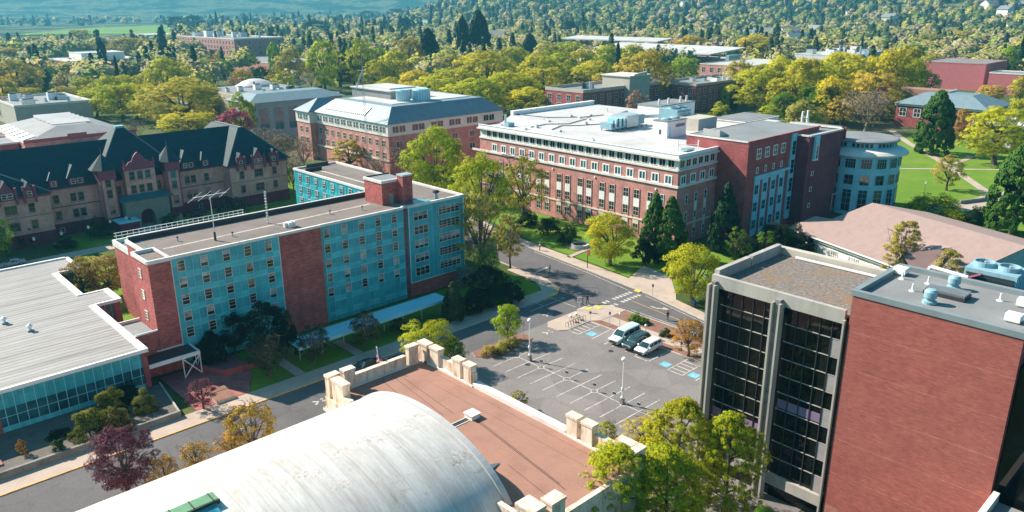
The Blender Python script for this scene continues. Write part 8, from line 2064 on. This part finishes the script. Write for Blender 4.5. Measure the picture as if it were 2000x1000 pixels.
# guyed communications mast
t = thing('communications_mast', 'tall thin lattice communications mast with a slanted twin strut in front of the mansard building', 'mast', (135.4, 211, 0))
mb = MB(); mx, my = 135.4, 211.0
for k in range(3):
    a = 2 * math.pi * k / 3; dx, dy = 0.35 * math.cos(a), 0.35 * math.sin(a); mb.tube((mx + dx, my + dy, 0), (mx + dx, my + dy, 33), 0.05, 0.05, M['metal'], 4)
for k in range(44):
    z = 0.75 * k; a = 2 * math.pi * (k % 3) / 3; c = a + 2 * math.pi / 3
    mb.tube((mx + 0.35 * math.cos(a), my + 0.35 * math.sin(a), z), (mx + 0.35 * math.cos(c), my + 0.35 * math.sin(c), z + 0.7), 0.03, 0.03, M['metal'], 4)
mb.build('lattice', t)
mb = MB(); mb.tube((mx, my, 33), (mx, my, 40.5), 0.09, 0.03, M['metal'], 6); mb.tube((mx - 1.2, my + 0.9, 33), (mx + 0.9, my - 0.7, 33), 0.08, 0.08, M['offwhite'], 5); mb.tube((mx, my, 33), (mx, my, 31.5), 0.2, 0.2, M['offwhite'], 6); mb.build('antenna', t)
mb = MB()
for d_ in (0.0, 0.9): mb.tube((mx - 2.6 + d_, my + 2.4 + d_ * 0.3, 25.3), (mx - 0.2 + d_ * 0.3, my + 0.1, 32.6), 0.10, 0.10, M['offwhite'], 5)
mb.build('strut', t)

# ------------------------------------------------------------------ people
SKIN = plain('skin', (0.45, 0.27, 0.19), 0.6, 0.05); HAIR = plain('dark_hair', (0.03, 0.02, 0.015), 0.8, 0.1)
def skinned(name, verts, edges, radii, root, mat, parent, sub=1):
    me = bpy.data.meshes.new(name); me.from_pydata(verts, edges, []); me.update()
    o = bpy.data.objects.new(name, me); COL.objects.link(o)
    md = o.modifiers.new('skin', 'SKIN'); md.use_smooth_shade = True
    sv = me.skin_vertices[0].data
    for k, r_ in enumerate(radii):
        sv[k].radius = (r_, r_) if not hasattr(r_, '__len__') else r_
        sv[k].use_root = (k == root)
    ss = o.modifiers.new('sub', 'SUBSURF'); ss.levels = sub; ss.render_levels = sub
    bpy.context.view_layer.update()
    dg = bpy.context.evaluated_depsgraph_get(); ev = o.evaluated_get(dg)
    nm = bpy.data.meshes.new_from_object(ev); o.modifiers.clear(); o.data = nm
    nm.materials.clear(); nm.materials.append(mat)
    for p in nm.polygons: p.use_smooth = True
    o.parent = parent
    return o
def person(label, x, y, rotz, top, legs, stride=0.22, h=1.75, z=0.06, hairc=None, pack=None):
    t = thing('person', label, 'person', (x, y, z), absolute=False, rotz=rotz)
    s = h / 1.75; st = stride
    V = [(0, 0, .95), (0, 0, 1.12), (0, 0, 1.30), (0, 0, 1.44), (0, 0.01, 1.52), (0, 0.015, 1.60), (0, 0.01, 1.70),
         (.10, 0, .90), (.11, st * .55, .50), (.11, st, .09), (.11, st + .14, .03), (-.10, 0, .90), (-.11, -st * .35 + .06, .50), (-.11, -st, .10), (-.11, -st + .14, .03),
         (.19, 0, 1.40), (.25, -st * .3, 1.14), (.26, -st * .5 + .08, .90), (.26, -st * .5 + .12, .83), (-.19, 0, 1.40), (-.25, st * .3, 1.14), (-.26, st * .6 + .06, .92), (-.26, st * .6 + .11, .85)]
    E = [(0, 1), (1, 2), (2, 3), (3, 4), (4, 5), (5, 6), (0, 7), (7, 8), (8, 9), (9, 10), (0, 11), (11, 12), (12, 13), (13, 14), (3, 15), (15, 16), (16, 17), (17, 18), (3, 19), (19, 20), (20, 21), (21, 22)]
    R_ = [(.15, .10), (.13, .09), (.16, .10), (.10, .08), .05, .085, .06, .085, .06, .04, .035, .085, .06, .04, .035, .055, .042, .03, .035, .055, .042, .03, .035]
    # fingers and thumb as short chains from each palm
    for pi, sg in ((18, 1), (22, -1)):
        px, py, pz = V[pi]
        for k in range(4):
            V.append((px + 0.0, py + (k - 1.5) * 0.018, pz - 0.07 + 0.006 * abs(k - 1.5))); E.append((pi, len(V) - 1)); R_.append(.009)
        V.append((px - sg * 0.0, py + 0.05, pz - 0.03)); E.append((pi, len(V) - 1)); R_.append(.010)
    V = [(a * s, b_ * s, c * s) for a, b_, c in V]
    skinned('body', V, E, R_, 0, SKIN, t)
    T = [V[k] for k in (0, 1, 2, 3, 15, 16, 19, 20)]
    skinned('shirt', T, [(0, 1), (1, 2), (2, 3), (3, 4), (4, 5), (3, 6), (6, 7)], [(.17, .125), (.155, .115), (.18, .125), (.12, .10), .075, .055, .075, .055], 0, top, t)
    T = [V[k] for k in (0, 7, 8, 9, 11, 12, 13)]
    skinned('trousers', T, [(0, 1), (1, 2), (2, 3), (0, 4), (4, 5), (5, 6)], [(.165, .12), .105, .08, .062, .105, .08, .062], 0, legs, t)
    mb = MB(); mb.lathe([(0.0, 0.13), (0.07, 0.115), (0.105, 0.05), (0.108, -0.02), (0.09, -0.08), (0.0, -0.085)], hairc or HAIR, 12, (0, -0.018 * s, 1.66 * s)); mb.build('hair', t, smooth=True)
    mb = MB()
    for sg in (-1, 1): mb.box(sg * 0.035 - 0.012, sg * 0.035 + 0.012, 0.095 * s, 0.105 * s, 1.615 * s, 1.63 * s, M['black'])
    mb.box(-0.012, 0.012, 0.095, 0.122, 1.575 * s, 1.61 * s, SKIN); mb.box(-0.025, 0.025, 0.09, 0.1, 1.55 * s, 1.558 * s, plain('lips', (0.35, 0.12, 0.1))); mb.build('face', t)
    mb = MB()
    for q in (V[10], V[14]): mb.box(q[0] - 0.05, q[0] + 0.05, q[1] - 0.2, q[1] + 0.07, 0.0, 0.09, M['dark_metal'])
    mb.build('shoes', t)
    if pack:
        mb = MB(); mb.box(-0.15, 0.15, -0.30, -0.11, 1.05, 1.45, pack); mb.build('backpack', t)
    return t
BL = plain('black_cloth', (0.012, 0.012, 0.016), 0.9); GY = plain('grey_cloth', (0.14, 0.15, 0.17), 0.9); RDc = plain('red_cloth', (0.45, 0.04, 0.05), 0.9); DN = plain('denim', (0.04, 0.07, 0.13), 0.9); LB = plain('pale_blue_cloth', (0.25, 0.42, 0.5), 0.9)
person('person in black crossing the street, the right one of the pair', 100.0, 86.0, -1.2, BL, BL, 0.25, 1.85)
person('person in dark grey crossing the street, the left one of the pair', 98.9, 86.3, -1.2, GY, DN, 0.2, 1.68)
person('lone person in dark clothes with a pack walking along the cross street', 104.1, 71.2, 2.9, BL, GY, 0.3, 1.75, pack=RDc)
person('person in a red top on the shaded pavement', 91.4, 95.1, -0.6, RDc, BL, 0.18, 1.75, z=0.16)
person('person in pale blue walking up the shaded upper street', 107.4, 102.6, 0.3, LB, LB, 0.22, 1.75)
person('person in white and blue beside the upper street lawn', 116.6, 114.5, 0.2, M['white'], DN, 0.2, 1.75, z=0.15)
# ------------------------------------------------------------------ belt of trees filling the middle distance, one thing each
KINDS_MID = [('round', 'olive', 'olive round-crowned tree'), ('round', 'gold', 'golden round-crowned tree'), ('oval', 'yg', 'yellow-green oval tree'), ('round', 'bronze', 'bronze budding round tree'), ('conifer', 'dk', 'dark pointed conifer'), ('round', 'dkg', 'dark green round tree'), ('sparse', 'pinkbr', 'pinkish budding tree')]
OCC = [(t[2], t[3], t[5]) for t in TREES]
BLD = [(346, 400, 768, 915), (185, 245, 735, 800), (300, 345, 600, 690), (270, 345, 232, 262), (337, 400, 222, 246), (455, 520, 262, 298), (540, 625, 333, 560), (612, 690, 262, 312), (530, 585, 128, 190), (361, 393, 97, 150), (57, 92, 262, 345), (78, 110, 408, 455), (120, 190, 290, 400), (95, 149, 350, 400), (134, 187, 200, 256), (10, 56, 260, 318), (8, 100, 198, 240), (139, 201, 87, 173)]
mr = random.Random(21)
def sightlines():
    L = []
    hs = {0: 19, 1: 15, 2: 8, 3: 14, 4: 13, 5: 14, 6: 18, 7: 15, 8: 16, 9: 12, 11: 8, 13: 15}
    for i_, (a, b_, c, d_) in enumerate(BLD):
        if i_ not in hs: continue
        az_ = [math.atan2(yy, xx) for xx in (a, b_) for yy in (c, d_)]; D_ = min(math.hypot(xx, yy) for xx in (a, b_) for yy in (c, d_))
        L.append((min(az_) - 0.004, max(az_) + 0.004, D_, hs[i_] * 0.45))
    for t_ in TREES:
        D_ = math.hypot(t_[2], t_[3])
        if D_ > 300 and t_[4] > 9:
            az_ = math.atan2(t_[3], t_[2]); L.append((az_ - t_[5] * 0.35 / D_, az_ + t_[5] * 0.35 / D_, D_, t_[4] * (0.35 if t_[7] in ('dk', 'seq') else 0.5)))
    return np.array(L)
SL_ = sightlines()
def blocks(az, dist, h):
    z_ = 52 - (52 - h) * SL_[:, 2] / dist
    return bool(np.any((az > SL_[:, 0]) & (az < SL_[:, 1]) & (dist < SL_[:, 2]) & (z_ > SL_[:, 3])))
cnt = 0; tries = 0
while cnt < 62 and tries < 9000:
    tries += 1
    px = mr.uniform(-1020, 1020); dist = 1.0 / mr.uniform(1 / 900.0, 1 / 300.0)
    az = YAW - math.atan(px / 1504.0)
    x, y = dist * math.cos(az), dist * math.sin(az)
    if any(a - 9 < x < b_ + 9 and c - 9 < y < d_ + 9 for a, b_, c, d_ in BLD): continue
    if any((x - a) ** 2 + (y - b_) ** 2 < (w * 0.45 + 6) ** 2 for a, b_, w in OCC): continue
    if 200 < x < 340 and 50 < y < 130: continue
    if 160 < x < 330 and 285 < y < 420: continue
    # keep sight lines to the far buildings open
    if blocks(az, dist, 13): continue
    kd, hu, lab = mr.choice(KINDS_MID if mr.random() < 0.8 else KINDS_MID[:4])
    h = mr.uniform(10, 17) if kd != 'conifer' else mr.uniform(18, 28); w = h * (0.85 if kd != 'conifer' else 0.38)
    plant('conifer_tree' if kd == 'conifer' else 'broadleaf_tree', lab + ' in the wooded belt behind the campus', x, y, h, w, kd, hu, 0.3, group='trees of the wooded belt: ' + lab, jit=0.15)
    OCC.append((x, y, w)); cnt += 1

# ------------------------------------------------------------------ hills and the far forest
def hill_z(x, y):
    """terrain height beyond the flat valley floor"""
    d = math.hypot(x, y); az = math.atan2(y, x) - YAW          # positive = left in the picture
    r_side = min(1.0, max(0.0, (0.16 - az) / 0.22))            # wooded slope on the right two thirds
    k = min(1.0, max(0.0, (d - 1250) / 1500.0)); k = k * k * (3 - 2 * k)
    z = r_side * (k * (118 + 26 * math.sin(az * 9 + 1.0) + 14 * math.sin(az * 23)) + 6 * math.sin(x * 0.008) * k)
    k2 = min(1.0, max(0.0, (d - 3600) / 2600.0)); k2 = k2 * k2 * (3 - 2 * k2)
    z = max(z, k2 * (300 + 60 * math.sin(az * 7 + 2) + 30 * math.sin(az * 19) + 20 * math.sin(x * 0.003 + y * 0.002)))
    return z
def hill_mesh(name, r0, r1, nr, az0, az1, na, mat):
    mb = MB(); i = mb.m(mat)
    for a in range(nr + 1):
        r_ = r0 + (r1 - r0) * (a / nr) ** 1.3
        for c in range(na + 1):
            az = YAW + az0 + (az1 - az0) * c / na
            x, y = r_ * math.cos(az), r_ * math.sin(az)
            mb.v.append((x, y, hill_z(x, y) + (0.25 if a else -3)))
    for a in range(nr):
        for c in range(na):
            b0 = a * (na + 1) + c; mb.f.append((b0, b0 + na + 1, b0 + na + 2, b0 + 1)); mb.mi.append(i)
    return structure(name, mb, smooth=True)
def hill_material():
    mt, nt, bs = _nt('wooded_hill')
    p = _pos(nt)
    f = _noise(nt, p, 0.004, 8.0, 0.7); f2 = _noise(nt, p, 0.05, 5.0, 0.75)
    c = _ramp(nt, f, [(0.32, (0.012, 0.035, 0.022)), (0.46, (0.03, 0.07, 0.03)), (0.54, (0.20, 0.22, 0.10)), (0.60, (0.05, 0.09, 0.04)), (0.72, (0.24, 0.24, 0.12))])
    c = _mix(nt, 0.8, c, _ramp(nt, f2, [(0.35, (0.45, 0.5, 0.5)), (0.65, (1.6, 1.5, 1.3))]), 'MULTIPLY')
    nt.links.new(c, bs.inputs["Base Color"]); bs.inputs["Roughness"].default_value = 1.0; bs.inputs["Specular IOR Level"].default_value = 0.05
    _bump(nt, bs, f2, 1.0, 8.0)
    return mt
M['hill'] = hill_material()
hill_mesh('hills', 1250, 9500, 60, -0.75, 0.75, 90, M['hill'])

# forest: nobody could count it - one mesh of small crowns (each crown a few dozen leaf clumps)
fr = np.random.RandomState(5)
def small_crown(kind, rs, n):
    if kind == 'c':
        t = rs.rand(n); z = 1 - t ** 0.7; r_ = 0.17 * (1 - z) ** 0.85 * (0.6 + 0.4 * rs.rand(n)) + 0.01; a = rs.rand(n) * 6.283
        P = np.stack([r_ * np.cos(a), r_ * np.sin(a), z], 1); N = np.stack([np.cos(a), np.sin(a), 0.7 + 0 * a], 1)
    else:
        d = unit(rs.normal(size=(n, 3))); d[:, 2] = np.abs(d[:, 2]) * 0.9 + d[:, 2] * 0.1
        lob = 0.8 + 0.2 * np.sin(5 * np.arctan2(d[:, 1], d[:, 0]) + rs.rand() * 6) * np.cos(3 * d[:, 2])
        P = d * np.array([0.46, 0.46, 0.62]) * (lob * (0.8 + 0.2 * rs.rand(n)))[:, None] + np.array([0, 0, 0.36]); N = d + 0.25 * rs.normal(size=(n, 3))
    return P, N + 0.2 * rs.normal(size=(n, 3))
tints = dict(o=(0.42, 0.42, 0.15), g=(0.30, 0.38, 0.09), y=(0.58, 0.55, 0.09), b=(0.48, 0.39, 0.21), c=(0.045, 0.11, 0.065), k=(0.14, 0.22, 0.09), p=(0.50, 0.41, 0.31), a=(0.50, 0.46, 0.22))
VS, TS, LS = [], [], []
Nfor = 0
for _ in range(90000):
    if Nfor >= 7600: break
    u_ = fr.rand()
    dist = 1.0 / (1 / 480.0 + (1 / 3600.0 - 1 / 480.0) * u_ ** 0.55)
    az = YAW + (fr.rand() - 0.5) * 1.34
    x, y = dist * math.cos(az), dist * math.sin(az)
    if dist < 900 and any(a - 10 < x < b_ + 10 and c - 10 < y < d_ + 10 for a, b_, c, d_ in BLD): continue
    if dist < 950 and any((x - a) ** 2 + (y - b_) ** 2 < (w * 0.45 + 5) ** 2 for a, b_, w in OCC): continue
    if dist < 1900 and blocks(az, dist, 16): continue
    rel = az - YAW
    left = rel > 0.22
    if 0.40 < rel < 0.585 and 1150 < dist < 2750: continue
    if left and dist > 900 and fr.rand() < 0.35: continue
    wv = math.sin(x * 0.011 + 2) * math.sin(y * 0.009)
    r_ = fr.rand()
    farf = min(1, max(0, (dist - 900) / 1200))
    if r_ < 0.08 + 0.18 * farf + 0.08 * wv: kd = 'c'; tk = 'c'
    else:
        kd = 'b'; tk = fr.choice(list('ogybkpa'), p=[.20, .18, .10, .13, .17, .10, .12])
    n = 260 if dist < 760 else 150 if dist < 1150 else 80 if dist < 2000 else 36
    P, Nn = small_crown('c' if kd == 'c' else 'b', fr, n)
    hh = (fr.uniform(16, 30) if kd == 'c' else fr.uniform(14, 25)) * (1.0 + 0.12 * farf)
    ww = hh * (1.15 if kd != 'c' else 1.25)
    size = hh * {260: 0.085, 150: 0.115, 80: 0.16, 36: 0.24}[n]
    v = leaf_quads(P * np.array([ww, ww, hh]), Nn, size)
    v = v + np.array([x, y, hill_z(x, y)])
    c = (np.array(tints[tk]) * 0.8 + np.array([0.26, 0.27, 0.10]) * 0.2) * (0.88 + 0.24 * fr.rand())
    ln = np.repeat(P - np.array([0, 0, 0.3]), 4, axis=0); LS.append(ln); VS.append(v); TS.append(np.tile(np.append(c, 1.0), (len(v), 1))); Nfor += 1
V = np.concatenate(VS); Tn = np.concatenate(TS)
me = np_mesh('forest', V, np.arange(len(V)).reshape(-1, 4), [M['forest']])
ca = me.color_attributes.new('tint', 'FLOAT_COLOR', 'POINT'); ca.data.foreach_set('color', Tn.astype(np.float32).ravel())
la = me.attributes.new('lean', 'FLOAT_VECTOR', 'POINT'); la.data.foreach_set('vector', np.concatenate(LS).astype(np.float32).ravel())
fo = bpy.data.objects.new('forest', me); COL.objects.link(fo)
tag(fo, 'dense mixed spring woodland covering the valley floor and the slopes behind the campus', 'woodland', kind='stuff')

# scattered houses among the trees
hr = random.Random(4)
HW_, HR_ = [M['offwhite'], M['cream'], M['white'], M['beige']], [M['roof_palegrey'], M['roof_grey'], M['roof_rose'], M['grey_slate'], M['roof_white']]
def house_proto(k):
    mw, mrf = HW_[k % 4], HR_[k % 5]
    t = thing('house', 'small pale house half hidden in the trees below the wooded hill', 'house', (0, 0, 0), 'houses among the trees below the hill', absolute=False)
    mb = MB(); mb.box(-7, 7, -5, 5, 0, 6.5, mw); mb.build('wall', t)
    mb = MB()
    for s in (-1, 1): mb.face([(-7.6, s * 5.8, 6.2), (7.6, s * 5.8, 6.2), (7.6, 0, 10.2), (-7.6, 0, 10.2)], mrf)
    for s in (-1, 1): mb.face([(s * 7, -5, 6.5), (s * 7, 5, 6.5), (s * 7, 0, 9.9)], mw)
    mb.build('roof', t)
    mb = MB()
    for x in (-4.5, 0, 4.5): mb.box(x - 0.8, x + 0.8, -5.06, -5.0, 2.5, 4.3, M['glass'])
    mb.build('window', t)
    return t
hp_ = [house_proto(k) for k in range(5)]
n = 0
for k in range(58):
    rel = hr.uniform(-0.62, 0.30); dist = 1.0 / hr.uniform(1 / 2300.0, 1 / 900.0)
    az = YAW + rel; x, y = dist * math.cos(az), dist * math.sin(az)
    src = hp_[k % 5]; z = hill_z(x, y) + hr.uniform(1.5, 5.0)
    if k < 5: o = src; o.location = (x, y, z); o.rotation_euler = (0, 0, hr.uniform(0, 3)); o.scale = (1.3,) * 3
    else: dup(src, (x, y, z), hr.uniform(0, 3), scale=(hr.uniform(1.0, 1.9),) * 3)
for k, (x, y, w, d, lab) in enumerate(((760, 1680, 90, 26, 'long low pale shed at the right end of the far green field'), (700, 1500, 60, 20, 'pale grey shed just below the far green field'), (470, 1330, 70, 20, 'long white-roofed shed left of the brick offices'), (250, 1250, 60, 20, 'low pale building beyond the trees at the far left'), (330, 980, 50, 24, 'white-roofed shed beyond the trees in the upper left'), (200, 900, 40, 20, 'pale flat-roofed building at the far left'), (640, 700, 70, 30, 'low teal-grey building behind the tall evergreens'), (820, 560, 70, 24, 'low aqua building behind the grandstand trees'), (900, 420, 60, 24, 'three-storey grey block in the trees of the upper right'), (1000, 330, 60, 20, 'low teal building in the trees of the upper right'), (620, 880, 110, 30, 'long dark-roofed building right of the brick offices'))):
    t = thing('shed', lab, 'building', (x, y, 0))
    mb = MB(); mb.box(x - w / 2, x + w / 2, y - d / 2, y + d / 2, 0, 10, M['offwhite'] if k % 3 else M['aqua_metal']); mb.build('wall', t)
    mb = MB(); mb.prism([(x - w / 2 - 1, y - d / 2 - 1), (x + w / 2 + 1, y - d / 2 - 1), (x + w / 2 + 1, y + d / 2 + 1), (x - w / 2 - 1, y + d / 2 + 1)], 10.05, [10.6, 10.6, 12.5, 12.5], M['roof_white'] if k not in (10,) else M['roof_grey']); mb.build('roof', t)

# ------------------------------------------------------------------ air
hz = bpy.data.materials.new('haze'); hz.use_nodes = True
nt = hz.node_tree
for n_ in list(nt.nodes):
    if n_.type != 'OUTPUT_MATERIAL': nt.nodes.remove(n_)
pv = nt.nodes.new('ShaderNodeVolumePrincipled')
pv.inputs['Color'].default_value = (0.10, 0.43, 0.62, 1.0)
pv.inputs['Density'].default_value = 0.00021
pv.inputs['Anisotropy'].default_value = 0.2
out = [n_ for n_ in nt.nodes if n_.type == 'OUTPUT_MATERIAL'][0]
nt.links.new(pv.outputs[0], out.inputs['Volume'])
mb = MB(); mb.box(-9200, 9900, -9200, 9900, -5, 460, hz)
tag(mb.build('haze'), 'thin blue-green haze filling the valley air', 'haze', kind='stuff')

# repeats that only their place tells apart: name that place
ONES = ['zeroth', 'first', 'second', 'third', 'fourth', 'fifth', 'sixth', 'seventh', 'eighth', 'ninth', 'tenth', 'eleventh', 'twelfth', 'thirteenth', 'fourteenth', 'fifteenth', 'sixteenth', 'seventeenth', 'eighteenth', 'nineteenth']
def ordinal(n):
    if n < 20: return ONES[n]
    t_ = ['', '', 'twent', 'thirt', 'fort', 'fift'][n // 10]
    return t_ + 'ieth' if n % 10 == 0 else t_ + 'y-' + ONES[n % 10]
byl = {}
for o in COL.objects:
    if o.parent is None and 'label' in o and 'group' in o: byl.setdefault(o['label'], []).append(o)
for lab_, os_ in byl.items():
    if len(os_) < 2: continue
    def px_(o):
        v_ = Vector(o.location)
        if v_.length < 1e-3 and o.type == 'MESH': v_ = sum((Vector(c_) for c_ in o.bound_box), Vector()) / 8
        d_ = v_ - Vector((0, 0, CAM_H)); return d_.dot(rgt2) / d_.dot(fwd)
    os_.sort(key=px_)
    base_ = {'small pale house half hidden in the trees below the wooded hill': 'small pale house among the trees below the hill'}.get(lab_, lab_.replace(' in the wooded belt behind the campus', ' in the wooded belt'))
    base_ = base_.replace(' standing on the pale roof of the long brick building', ' on the pale roof').replace(' on the pale roof of the long brick building', ' on the pale roof').replace(' in the row on the corner island', ' of the rack on the corner island')
    for n_, o in enumerate(os_): o['label'] = base_ + ', ' + ordinal(n_ + 1) + ' from the left'

for o in bpy.data.objects:
    for k in ('_abs', '_w'):
        if k in o: del o[k]
